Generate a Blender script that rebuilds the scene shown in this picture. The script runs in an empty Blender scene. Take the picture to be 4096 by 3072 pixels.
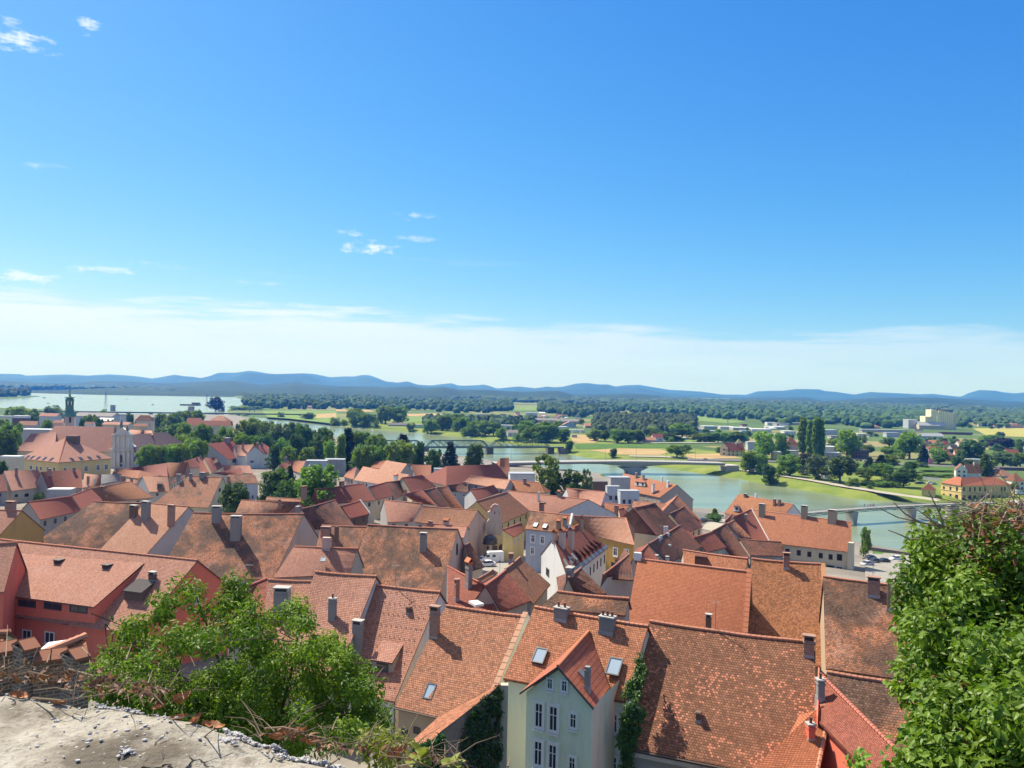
import bpy, bmesh, math, random
from mathutils import Vector, Matrix, noise
from mathutils.geometry import delaunay_2d_cdt
R = random.Random(7)
sc = bpy.context.scene
col = sc.collection
rad = math.radians
V = Vector
# ------------------------------------------------------------------ camera model
H = 60.0                 # eye height above the river
F = 3079.6               # focal length in photo pixels
CX, CY = 2048.0, 1536.0
ROLL = math.atan(0.02)
PITCH = math.atan(19.5 / F)
FW = V((0, math.cos(PITCH), math.sin(PITCH)))
UP = V((0, -math.sin(PITCH), math.cos(PITCH)))
RT = V((1, 0, 0))
EYE = V((0, 0, H))
TILES = {'b0': (0, 2100, 1.70636), 'b1': (1000, 2100, 1.70636), 'b2': (2000, 2100, 1.70636), 'b3': (2996, 2100, 1.70636),
  'm0': (0, 1440, 2.30375), 'm1': (700, 1440, 2.30375), 'm2': (1400, 1440, 2.30375), 'm3': (2100, 1440, 2.30375),
  'm4': (2700, 1440, 2.30375), 'm5': (3296, 1440, 2.30375),
  'z1': (1700, 2150, 3.68667), 'z2': (2150, 2000, 3.68667), 'z3': (2500, 1950, 3.68667), 'z4': (1800, 1980, 4.424),
  'z5': (2300, 1850, 3.68667), 'z6': (0, 1550, 3.68667), 'z7': (3400, 1600, 3.17816), 'z8': (3400, 2000, 3.17816),
  'f': (0, 0, 2212 / 4096)}


def S(t, p):
 if len(p) == 3:
  t, p = p[0], p[1:]
 ox, oy, s = TILES[t]
 return (ox + p[0] / s, oy + p[1] / s)


def ray(px):
 dx, dy = px[0] - CX, px[1] - CY
 X = dx * math.cos(ROLL) + dy * math.sin(ROLL)
 Y = -dx * math.sin(ROLL) + dy * math.cos(ROLL)
 return FW * F + RT * X - UP * Y


def at_z(px, z):
 r = ray(px)
 return EYE + r * ((z - H) / min(r.z, -1e-3))


def at_y(px, y):
 r = ray(px)
 return EYE + r * (y / r.y)


cam = bpy.data.objects.new('camera', bpy.data.cameras.new('camera'))
col.objects.link(cam)
cx_ = RT * math.cos(ROLL) + UP * math.sin(ROLL)
cu_ = -RT * math.sin(ROLL) + UP * math.cos(ROLL)
m = Matrix((cx_, cu_, -FW)).transposed().to_4x4()
m.translation = EYE
cam.matrix_world = m
cam.data.sensor_width = 36
cam.data.lens = 36 * F / 4096
cam.data.clip_start = 0.05
cam.data.clip_end = 90000
sc.camera = cam

# ------------------------------------------------------------------ river and terrain
NEAR_PX = [('m1', (560, 520)), ('m1', (1260, 680)), ('m2', (700, 872)), ('m2', (1230, 942)), ('m3', (750, 1088)), ('m4', (170, 1392)),
  ('m4', (430, 1430)), ('b3', (800, 170)), ('b3', (1060, 215))]
FAR_PX = [('m1', (500, 505)), ('m1', (850, 538)), ('m1', (1000, 546)), ('m1', (1450, 603)), ('m1', (1843, 643)), ('m2', (300, 644)),
  ('m2', (620, 668)), ('m2', (830, 692)), ('m2', (1030, 708)), ('m2', (1300, 752)), ('m2', (1500, 775)), ('m3', (100, 812)), ('m3', (230, 838)),
  ('m3', (480, 885)), ('m3', (700, 925)), ('m3', (1250, 990)), ('m3', (1560, 1035)), ('m4', (600, 1095)), ('m4', (840, 1150)),
  ('m4', (1000, 1168)), ('m4', (1500, 1252)), ('m5', (400, 1290)), ('m5', (1000, 1312))]
LAKE_FAR_PX = [('m1', (480, 470)), ('m1', (500, 450)), ('m1', (700, 390)), ('m1', (640, 370)), ('m1', (500, 326)), ('m1', (0, 300)), ('m0', (1000, 281)),
   ('m0', (275, 262))]
LAKE_NEAR_PX = [('m0', (270, 335)), ('m0', (380, 336)), ('m0', (200, 352)), ('m0', (0, 352))]
xy = lambda q: at_z(S(*q), 0).xy
near = [xy(q) for q in NEAR_PX] + [V((330, 225)), V((620, 60)), V((900, -100))]
far = [xy(q) for q in FAR_PX] + [V((300, 415)), V((520, 330)), V((900, 150))]
lake_far = [xy(q) for q in LAKE_FAR_PX]
lake_near = [xy(q) for q in LAKE_NEAR_PX]
shore = [xy(('m0', (0, 455))) + V((-600, 0)), xy(('m0', (0, 455))), xy(('m0', (560, 470))), xy(('m0', (1100, 510))), xy(('m0', (1500, 520)))]
river_poly = far[::-1] + lake_far + lake_near + [lake_near[-1] + V((-900, -100))] + shore + near
river_poly = [p.copy() for p in river_poly]


def seg_d(p, a, b):
 ab = b - a
 t = max(0.0, min(1.0, (p - a).dot(ab) / max(ab.length_squared, 1e-9)))
 return (p - a - ab * t).length


RSEG = [(river_poly[i], river_poly[(i + 1) % len(river_poly)]) for i in range(len(river_poly))]


def in_river(p):
 c = False
 x, y = p
 for a, b in RSEG:
  if (a.y > y) != (b.y > y) and x < (b.x - a.x) * (y - a.y) / (b.y - a.y) + a.x:
   c = not c
 return c


NSEG = list(zip(near[:-1], near[1:])) + list(zip(shore[:-1], shore[1:]))


def lerp_tab(tab, x):
 if x <= tab[0][0]:
  return tab[0][1]
 for (a, va), (b, vb) in zip(tab, tab[1:]):
  if x <= b:
   return va + (vb - va) * (x - a) / (b - a)
 return tab[-1][1]


GT = [(-60, 57), (0, 56), (6, 53), (12, 48), (22, 41), (36, 32), (50, 29), (85, 27), (120, 23), (160, 19), (200, 16), (250, 13), (300, 11), (400, 8.5),
 (500, 6.5), (700, 4.5), (1000, 3.2)]


FSEG = list(zip(far[:-1], far[1:])) + [(far[0], lake_far[0])] + list(zip(lake_far[:-1], lake_far[1:]))


def is_town(p):
 return p.y < 1700 and min(seg_d(p, a, b) for a, b in NSEG) < min(seg_d(p, a, b) for a, b in FSEG)


def ground_z(x, y):
 p = V((x, y))
 d = min(seg_d(p, a, b) for a, b in RSEG)
 if d < 0.02:
  return 0.0
 if in_river(p):
  return -min(3.0, d * 0.5)
 if is_town(p):
  d = min(seg_d(p, a, b) for a, b in NSEG)
  z = lerp_tab(GT, y)
  return min(z, 0.25 + min(2.8, d * 1.2) + max(0, d - 12) * 0.11)
 return min(3.0, d * 0.27)


GCACHE = {}


def gz(x, y):
 k = (round(x / 2), round(y / 2))
 if k not in GCACHE:
  GCACHE[k] = ground_z(x, y)
 return GCACHE[k]


def on_ground(px, h=0.0):
 """where the sight line through a photo pixel meets the surface h metres above the ground"""
 r = ray(px)
 r = r / r.y
 y, step = 15.0, 0.5
 while y < 30000:
  p = EYE + r * y
  if p.z <= gz(p.x, p.y) + h:
   return p
  y += max(step, y * 0.004)
 return EYE + r * 30000


# ------------------------------------------------------------------ object helpers
USED_LABELS = {}


def tag(o, label=None, cat=None, group=None, kind=None):
 if label:
  if len(label.split()) > 16 or len(label.split()) < 4:
   print('LABEL LENGTH DIAG', label)
  o['label'] = label
  if cat:
   if label in USED_LABELS and USED_LABELS[label] != group:
    print('DUPLICATE LABEL', label)
   USED_LABELS[label] = group
 if cat:
  o['category'] = cat
 if group:
  o['group'] = group
 if kind:
  o['kind'] = kind
 return o


def empty(name, loc, label, cat, group=None, rz=0.0):
 o = bpy.data.objects.new(name, None)
 o.empty_display_size = 0.5
 col.objects.link(o)
 o.location = loc
 o.rotation_euler = (0, 0, rz)
 o.matrix_basis = Matrix.Translation(V(loc)) @ Matrix.Rotation(rz, 4, 'Z')
 return tag(o, label, cat, group)


class MB:
 """collects faces in world space, then links them as one mesh object"""

 def __init__(s):
  s.v, s.f, s.uv, s.mi, s.c = [], [], [], [], []

 def face(s, pts, uv=None, mi=0, c=None):
  i = len(s.v)
  s.v += [tuple(p) for p in pts]
  s.f.append(tuple(range(i, i + len(pts))))
  s.uv.append(uv or [(0, 0)] * len(pts))
  s.mi.append(mi)
  s.c.append(c)

 def box(s, o, a, b, c, mi=0):
  """parallelepiped: centre-bottom o with full edge vectors a, b and height vector c"""
  o, a, b, c = V(o), V(a), V(b), V(c)
  p = [o - a / 2 - b / 2, o + a / 2 - b / 2, o + a / 2 + b / 2, o - a / 2 + b / 2]
  q = [x + c for x in p]
  la, lb, lc = a.length, b.length, c.length
  if a.cross(b).dot(c) < 0:
   p, q = q, p
  s.face(p[::-1], [(0, 0), (la, 0), (la, lb), (0, lb)], mi)
  s.face(q, [(0, 0), (la, 0), (la, lb), (0, lb)], mi)
  for k in range(4):
   n = (k + 1) % 4
   l = la if k % 2 == 0 else lb
   s.face([p[k], p[n], q[n], q[k]], [(0, 0), (l, 0), (l, lc), (0, lc)], mi)

 def tube(s, pts, r, n=6, cap=True, mi=0):
  pts = [V(p) for p in pts]
  rs = r if isinstance(r, (list, tuple)) else [r] * len(pts)
  rings = []
  for i, p in enumerate(pts):
   t = (pts[min(i + 1, len(pts) - 1)] - pts[max(i - 1, 0)]).normalized()
   x = t.orthogonal() if i == 0 else (x - t * x.dot(t))
   x.normalize()
   y = t.cross(x)
   rings.append([p + (x * math.cos(2 * math.pi * k / n) + y * math.sin(2 * math.pi * k / n)) * rs[i] for k in range(n)])
  for i in range(len(rings) - 1):
   for k in range(n):
    s.face([rings[i][k], rings[i][(k + 1) % n], rings[i + 1][(k + 1) % n], rings[i + 1][k]], None, mi)
  if cap:
   s.face(rings[-1], None, mi)
   s.face(rings[0][::-1], None, mi)

 def build(s, name, mat, parent=None, smooth=False, merge=False):
  me = bpy.data.meshes.new(name)
  me.from_pydata(s.v, [], s.f)
  ul = me.uv_layers.new(name='UVMap')
  flat = [x for f in s.uv for p in f for x in p]
  ul.data.foreach_set('uv', flat)
  mats = mat if isinstance(mat, (list, tuple)) else [mat]
  for mm in mats:
   me.materials.append(mm)
  if any(s.mi):
   me.polygons.foreach_set('material_index', s.mi)
  if any(x is not None for x in s.c):
   ca = me.color_attributes.new('tint', 'FLOAT_COLOR', 'CORNER')
   flat = []
   for f, x in zip(s.f, s.c):
    x = x if x is not None else (0.5, 0.5, 0.5)
    flat += [x[0], x[1], x[2], 1.0] * len(f)
   ca.data.foreach_set('color', flat)
  if merge:
   bm = bmesh.new()
   bm.from_mesh(me)
   bmesh.ops.remove_doubles(bm, verts=bm.verts, dist=1e-4)
   bm.to_mesh(me)
   bm.free()
  if smooth:
   me.polygons.foreach_set('use_smooth', [True] * len(me.polygons))
  me.update()
  o = bpy.data.objects.new(name, me)
  col.objects.link(o)
  if parent is not None:
   attach(o, parent)
  return o


def world_of(o):
 m = o.matrix_basis.copy()
 m = o.matrix_parent_inverse @ m
 return m if o.parent is None else world_of(o.parent) @ m


def attach(o, parent):
 o.parent = parent
 o.matrix_parent_inverse = world_of(parent).inverted()


def copy_tree(o, parent=None):
 c = o.copy()
 col.objects.link(c)
 if parent is not None:
  c.parent = parent
  c.matrix_parent_inverse = o.matrix_parent_inverse
 for ch in o.children:
  copy_tree(ch, c)
 return c


# ------------------------------------------------------------------ materials
MATS = {}


def nt(name):
 m = bpy.data.materials.new(name)
 m.use_nodes = True
 t = m.node_tree
 t.nodes.clear()
 out = t.nodes.new('ShaderNodeOutputMaterial')
 b = t.nodes.new('ShaderNodeBsdfPrincipled')
 b.inputs['Roughness'].default_value = 0.85
 if 'Specular IOR Level' in b.inputs:
  b.inputs['Specular IOR Level'].default_value = 0.25
 t.links.new(b.outputs[0], out.inputs[0])
 return m, t, b, out


class N:
 def __init__(s, t):
  s.t = t

 def n(s, typ, ins=None, **kw):
  x = s.t.nodes.new('ShaderNode' + typ)
  for k, v in kw.items():
   setattr(x, k, v)
  for k, v in (ins or {}).items():
   if isinstance(v, bpy.types.NodeSocket):
    s.t.links.new(v, x.inputs[k])
   else:
    x.inputs[k].default_value = v
  return x

 def math(s, op, a, b=0.0, c=0.0, clamp=False):
  x = s.n('Math', {0: a, 1: b, 2: c}, operation=op)
  x.use_clamp = clamp
  return x.outputs[0]

 def mix(s, f, a, b, mode='MIX'):
  x = s.n('Mix', data_type='RGBA', blend_type=mode)
  for k, v in ((0, f), (6, a), (7, b)):
   if isinstance(v, bpy.types.NodeSocket):
    s.t.links.new(v, x.inputs[k])
   else:
    x.inputs[k].default_value = v if k == 0 else (tuple(v) + (1,))[:4]
  return x.outputs[2]

 def noise(s, vec, scale, detail=4, rough=0.55):
  x = s.n('TexNoise', {'Vector': vec, 'Scale': scale, 'Detail': detail, 'Roughness': rough})
  return x.outputs[0]

 def ramp(s, f, stops):
  x = s.n('ValToRGB', {0: f})
  e = x.color_ramp.elements
  while len(e) < len(stops):
   e.new(0.5)
  for i, (p, c) in enumerate(stops):
   e[i].position = p
   e[i].color = (c, c, c, 1) if isinstance(c, (int, float)) else (tuple(c) + (1,))[:4]
  return x.outputs[0]

 def step(s, f, lo, hi):
  x = s.n('MapRange', {0: f, 1: lo, 2: hi, 3: 0.0, 4: 1.0}, interpolation_type='SMOOTHSTEP')
  return x.outputs[0]


def sc3(c, k):
 return tuple(min(1, x * k) for x in c)


def roof_mat(key, base, vary=0.25, lichen=0.0, lcol=(0.06, 0.05, 0.04), pale=0.0, spots=0.0, scol=(0.55, 0.2, 0.1), tw=0.2, th=0.185, streak=0.3, smooth=False, rw=0.55, ls=0.27):
 if key in MATS:
  return MATS[key]
 m, t, b, out = nt('roof_' + key)
 g = N(t)
 uv = g.n('UVMap').outputs[0]
 obj = g.n('TexCoord').outputs['Object']
 geo = g.n('NewGeometry').outputs['Position']
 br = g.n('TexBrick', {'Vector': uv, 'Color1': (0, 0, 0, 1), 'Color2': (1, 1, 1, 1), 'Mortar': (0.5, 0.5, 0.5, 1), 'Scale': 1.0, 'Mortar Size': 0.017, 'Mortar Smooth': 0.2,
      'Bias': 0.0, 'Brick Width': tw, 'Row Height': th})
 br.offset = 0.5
 rnd, gap_shade = br.outputs[0], br.outputs[1]
 n1 = g.noise(geo, ls, 9, 0.70)
 n2 = g.noise(geo, 1.1, 5, 0.6)
 n3 = g.noise(geo, 7.0, 4, 0.6)
 rr = g.math('ADD', g.math('MULTIPLY', rnd, rw), g.math('MULTIPLY', n2, 1 - rw))
 c = g.ramp(rr, [(0.15, sc3(base, 1 - vary * 1.25)), (0.5, base), (0.85, tuple(min(1, x * (1 + vary) + 0.02 * vary) for x in base))])
 # weathering that runs down the slope
 st = g.n('Mapping', {'Vector': uv, 'Scale': (1.6, 0.12, 1)}).outputs[0]
 sn = g.noise(st, 1.0, 5, 0.65)
 c = g.mix(g.math('MULTIPLY', g.step(sn, 0.5, 0.75), streak), c, sc3(base, 0.45))
 if pale:
  c = g.mix(g.math('MULTIPLY', g.step(g.noise(geo, 0.35, 5, 0.6), 0.5, 0.72), pale), c, tuple(min(1, x * 0.8 + 0.22) for x in base))
 if spots:
  w = g.math('ADD', rnd, g.math('MULTIPLY', g.math('SUBTRACT', g.noise(geo, 0.45, 3, 0.5), 0.5), 1.8))
  c = g.mix(g.step(w, 1.0 - spots, 1.0 - spots + 0.06), c, scol)
 if lichen:
  w = g.math('ADD', g.math('MULTIPLY', n1, 1.0), g.math('ADD', g.math('MULTIPLY', n3, 0.16), g.math('MULTIPLY', rnd, 0.14)))
  th_ = 0.97 - 0.62 * lichen
  k = g.step(w, th_ - 0.02, th_ + 0.05)
  lc = g.ramp(g.math('ADD', g.math('MULTIPLY', n2, .6), g.math('MULTIPLY', rnd, .4)), [(.3, sc3(lcol, .5)), (.5, lcol), (.75, sc3(lcol, 1.9))])
  c = g.mix(g.math('MULTIPLY', k, 0.86), c, lc)
  w2 = g.step(g.noise(geo, 2.4, 5, 0.7), 0.56, 0.66)
  c = g.mix(g.math('MULTIPLY', w2, 0.55 * min(1, lichen * 1.6)), c, (0.10, 0.08, 0.06))
  w3 = g.step(g.noise(geo, 4.0, 3, 0.7), 0.68, 0.74)
  c = g.mix(g.math('MULTIPLY', w3, 0.5), c, (0.42, 0.36, 0.27))
 c = g.mix(g.math('MULTIPLY', gap_shade, 0.75), c, sc3(base, 0.18))  # dark tile gaps, with the shade under the tile edges painted in
 c = g.mix(g.math('MULTIPLY', g.step(n3, 0.55, 0.8), 0.22), c, sc3(base, 0.5))
 t.links.new(c, b.inputs['Base Color'])
 b.inputs['Roughness'].default_value = 0.8
 sep = g.n('SeparateXYZ', {0: uv})
 saw = g.math('FRACT', g.math('DIVIDE', sep.outputs[1], th))
 h = g.math('ADD', g.math('MULTIPLY', saw, 0.5), g.math('MULTIPLY', g.math('SUBTRACT', 1.0, gap_shade), 0.4))
 h = g.math('ADD', h, g.math('MULTIPLY', rnd, 0.35))
 h = g.math('ADD', h, g.math('MULTIPLY', n3, 0.4))
 bp = g.n('Bump', {'Strength': 0.35 if smooth else 0.9, 'Distance': 0.055, 'Height': h})
 t.links.new(bp.outputs[0], b.inputs['Normal'])
 MATS[key] = m
 return m


def plaster(key, base, stain=0.35, rough=0.9, bump=0.25, dirt=(0.13, 0.11, 0.09)):
 key = 'plaster_' + key
 if key in MATS:
  return MATS[key]
 m, t, b, out = nt(key)
 g = N(t)
 geo = g.n('NewGeometry').outputs['Position']
 st = g.n('Mapping', {'Vector': geo, 'Scale': (1, 1, 0.25)}).outputs[0]
 n1 = g.noise(st, 0.7, 6, 0.65)
 n2 = g.noise(geo, 9, 4, 0.6)
 c = g.mix(g.math('MULTIPLY', g.step(n1, 0.45, 0.75), stain), base, tuple(x * 0.6 + y * 0.4 for x, y in zip(sc3(base, 0.6), dirt)))
 c = g.mix(g.math('MULTIPLY', n2, 0.22), c, sc3(base, 0.7))
 t.links.new(c, b.inputs['Base Color'])
 b.inputs['Roughness'].default_value = rough
 bp = g.n('Bump', {'Strength': bump, 'Distance': 0.02, 'Height': n2})
 t.links.new(bp.outputs[0], b.inputs['Normal'])
 MATS[key] = m
 return m


def brick_mat(key, base):
 key = 'brick_' + key
 if key in MATS:
  return MATS[key]
 m, t, b, out = nt(key)
 g = N(t)
 uv = g.n('UVMap').outputs[0]
 geo = g.n('NewGeometry').outputs['Position']
 br = g.n('TexBrick', {'Vector': uv, 'Color1': sc3(base, 0.7) + (1,), 'Color2': sc3(base, 1.2) + (1,), 'Mortar': (0.32, 0.28, 0.23, 1), 'Scale': 1.0, 'Mortar Size': 0.012,
      'Brick Width': 0.27, 'Row Height': 0.085})
 c = g.mix(g.math('MULTIPLY', g.step(g.noise(geo, 1.6, 5, 0.65), 0.5, 0.7), 0.55), br.outputs[0], (0.3, 0.25, 0.2))
 t.links.new(c, b.inputs['Base Color'])
 bp = g.n('Bump', {'Strength': 0.5, 'Distance': 0.02, 'Height': g.math('SUBTRACT', 1.0, br.outputs[1])})
 t.links.new(bp.outputs[0], b.inputs['Normal'])
 MATS[key] = m
 return m


def plain(key, base, rough=0.6, metal=0.0, var=0.15, scale=3.0, spec=0.4):
 key = 'plain_' + key
 if key in MATS:
  return MATS[key]
 m, t, b, out = nt(key)
 g = N(t)
 geo = g.n('TexCoord').outputs['Object']
 n = g.noise(geo, scale, 4, 0.6)
 c = g.mix(g.math('MULTIPLY', n, var * 2), base, sc3(base, 0.5))
 t.links.new(c, b.inputs['Base Color'])
 b.inputs['Roughness'].default_value = rough
 b.inputs['Metallic'].default_value = metal
 b.inputs['Specular IOR Level'].default_value = spec
 MATS[key] = m
 return m


def leaf_mat(key, a, b2, trans=0.25, dead=0.0, rough=0.55):
 key = 'leaf_' + key
 if key in MATS:
  return MATS[key]
 m, t, b, out = nt(key)
 g = N(t)
 at = g.n('Attribute', attribute_name='tint').outputs[0]
 oi = g.n('ObjectInfo').outputs['Random']
 sep = g.n('SeparateColor', {0: at})
 c = g.mix(sep.outputs[0], a, b2)
 hs = g.n('HueSaturation', {'Hue': g.math('ADD', 0.5, g.math('MULTIPLY', g.math('SUBTRACT', oi, 0.5), 0.035)), 'Saturation': 1.0,
       'Value': g.math('ADD', 0.8, g.math('MULTIPLY', oi, 0.42)), 'Color': c})
 c = hs.outputs[0]
 if dead:
  c = g.mix(g.step(sep.outputs[1], 1.0 - dead, 1.0 - dead + 0.02), c, (0.16, 0.07, 0.03))
 t.links.new(c, b.inputs['Base Color'])
 b.inputs['Roughness'].default_value = rough
 tr = g.n('BsdfTranslucent', {'Color': g.mix(1.0, c, (1.15, 1.25, 0.5), 'MULTIPLY')})
 mx = g.n('MixShader', {0: trans, 1: b.outputs[0], 2: tr.outputs[0]})
 t.links.new(mx.outputs[0], out.inputs[0])
 MATS[key] = m
 return m


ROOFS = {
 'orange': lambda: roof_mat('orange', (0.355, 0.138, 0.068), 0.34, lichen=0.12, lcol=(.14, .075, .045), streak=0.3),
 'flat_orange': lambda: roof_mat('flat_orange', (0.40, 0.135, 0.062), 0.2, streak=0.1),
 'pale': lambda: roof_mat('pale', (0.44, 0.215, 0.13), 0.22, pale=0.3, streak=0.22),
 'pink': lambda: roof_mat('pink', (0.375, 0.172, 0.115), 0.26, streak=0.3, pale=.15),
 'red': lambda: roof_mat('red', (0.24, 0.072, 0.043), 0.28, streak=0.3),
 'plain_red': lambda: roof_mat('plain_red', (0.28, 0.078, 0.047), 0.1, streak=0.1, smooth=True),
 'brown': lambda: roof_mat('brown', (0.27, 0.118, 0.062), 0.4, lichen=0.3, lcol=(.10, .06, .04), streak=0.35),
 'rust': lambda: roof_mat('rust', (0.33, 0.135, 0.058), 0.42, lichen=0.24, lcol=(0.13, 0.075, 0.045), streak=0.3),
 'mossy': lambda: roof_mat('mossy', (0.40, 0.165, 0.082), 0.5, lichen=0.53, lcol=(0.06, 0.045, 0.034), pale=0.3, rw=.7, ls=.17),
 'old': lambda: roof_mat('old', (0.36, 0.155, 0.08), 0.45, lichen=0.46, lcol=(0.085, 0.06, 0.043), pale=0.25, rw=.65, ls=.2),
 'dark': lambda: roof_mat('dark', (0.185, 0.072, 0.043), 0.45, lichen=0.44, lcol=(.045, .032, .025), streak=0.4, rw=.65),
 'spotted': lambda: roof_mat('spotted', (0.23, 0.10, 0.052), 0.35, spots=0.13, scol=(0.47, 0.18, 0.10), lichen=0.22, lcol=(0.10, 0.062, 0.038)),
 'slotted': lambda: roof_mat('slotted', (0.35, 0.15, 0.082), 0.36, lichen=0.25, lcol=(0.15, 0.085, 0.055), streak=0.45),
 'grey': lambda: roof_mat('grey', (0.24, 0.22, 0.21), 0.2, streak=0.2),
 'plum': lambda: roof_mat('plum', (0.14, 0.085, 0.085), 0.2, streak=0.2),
 'white': lambda: plain('white_sheet', (0.62, 0.62, 0.6), 0.5),
 'sheet': lambda: plain('dark_sheet', (0.105, 0.095, 0.09), 0.95, 0, .15, 3, 0.02),
 'zinc': lambda: plain('zinc', (0.36, 0.38, 0.40), 0.55, 0.1),
}
WALLS = {
 'white': (0.62, 0.61, 0.58), 'cream': (0.60, 0.52, 0.36), 'grey': (0.40, 0.38, 0.36), 'yellow': (0.66, 0.50, 0.20), 'mustard': (0.50, 0.30, 0.09),
 'ochre': (0.56, 0.32, 0.08), 'green': (0.68, 0.70, 0.52), 'lime': (0.52, 0.64, 0.40), 'red': (0.68, 0.165, 0.10), 'brick': (0.30, 0.15, 0.1), 'tan': (0.42, 0.31, 0.2),
 'beige': (0.5, 0.42, 0.31), 'dirty': (0.36, 0.31, 0.26), 'pinkish': (0.52, 0.38, 0.31), 'blue': (0.44, 0.47, 0.50), 'chimgrey': (.24, .225, .205), 'paleyellow': (0.66, 0.57, 0.36), 'brown': (0.16, 0.1, 0.07), 'plum': (0.13, 0.09, 0.09)}


def roofm(k):
 return ROOFS[k]()


def wallm(k):
 return plaster(k, WALLS[k])


GLASS = plain('glass', (0.03, 0.035, 0.045), 0.08, 0, 0.1, 1, 0.6)
FRAME = plain('frame_white', (0.74, 0.72, 0.68), 0.5)
FRAME_D = plain('frame_dark', (0.07, 0.055, 0.05), 0.5)
METAL = plain('lead', (0.20, 0.20, 0.205), 0.55, 0.1)
BLACK = plain('black', (0.018, 0.018, 0.02), 0.5)
CONC = plaster('concrete', (0.38, 0.36, 0.33), 0.4)
BARK = plaster('bark', (0.10, 0.075, 0.055), 0.4)
TERRA = plaster('terracotta', (0.46, 0.17, 0.085), 0.4)
# ------------------------------------------------------------------ houses
DIAG = []


def hit_plane(px, p0, n):
 r = ray(px)
 k = (p0 - EYE).dot(n) / r.dot(n)
 return EYE + r * k


def hz(v):
 return V((v.x, v.y, 0)).normalized()


def grid_face(mb, p00, p10, p01, p11, lu, lv, sag, seed, mi=0, flip=False):
 """slope from ridge p00-p10 down to eave p01-p11, slightly uneven like an old roof"""
 nx = max(1, min(16, int(lu / 1.6)))
 ny = max(1, min(10, int(lv / 1.3)))
 P = []
 for j in range(ny + 1):
  row = []
  for i in range(nx + 1):
   s, q = i / nx, j / ny
   p = p00.lerp(p10, s).lerp(p01.lerp(p11, s), q)
   if sag:
    p = p + V((0, 0, -sag * math.sin(math.pi * s) * (1 - 0.4 * q) + sag * 0.55 * noise.noise(V((p.x * 0.35 + seed, p.y * 0.35, p.z * 0.35)))))
   row.append(p)
  P.append(row)
 L0, L1 = (p10 - p00).length, (p11 - p01).length
 off = (p01 - p00).dot((p10 - p00).normalized()) if L0 > 0.01 else 0
 def uvp(i, j):
  q = j / ny
  return (off * q + (L0 + (L1 - L0) * q) * i / nx + seed, lv * q)
 for j in range(ny):
  for i in range(nx):
   f = [P[j][i], P[j + 1][i], P[j + 1][i + 1], P[j][i + 1]]
   u = [uvp(i, j), uvp(i, j + 1), uvp(i + 1, j + 1), uvp(i + 1, j)]
   if flip:
    f, u = f[::-1], u[::-1]
   mb.face(f, u, mi)
 return P


def ridge_tiles(name, line, mat, parent, r=0.13):
 mb = MB()
 pts = [V(p) for p in line]
 L = sum((b - a).length for a, b in zip(pts, pts[1:]))
 n = max(1, int(L / 0.38))
 n = min(n, 60)
 out, rr = [], []
 tot = 0
 segs = list(zip(pts, pts[1:]))
 for k in range(n + 1):
  d = L * k / n
  acc = 0
  for a, b in segs:
   l = (b - a).length
   if d <= acc + l + 1e-6:
    p = a.lerp(b, (d - acc) / max(l, 1e-6))
    break
   acc += l
  if k:
   out.append(p)
   rr.append(r * 1.16)
  out.append(p)
  rr.append(r * 0.9)
 mb.tube([p + V((0, 0, 0.0 + 0.001 * (i % 2))) for i, p in enumerate(out)], rr, 6)
 return mb.build(name, mat, parent)


CHIM = {'g': ('chimgrey', None), 'b': ('brick', 1), 'w': ('white', None), 't': ('tan', None), 'p': ('pinkish', None), 'd': ('brown', None), 'r': ('red', None)}


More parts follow.
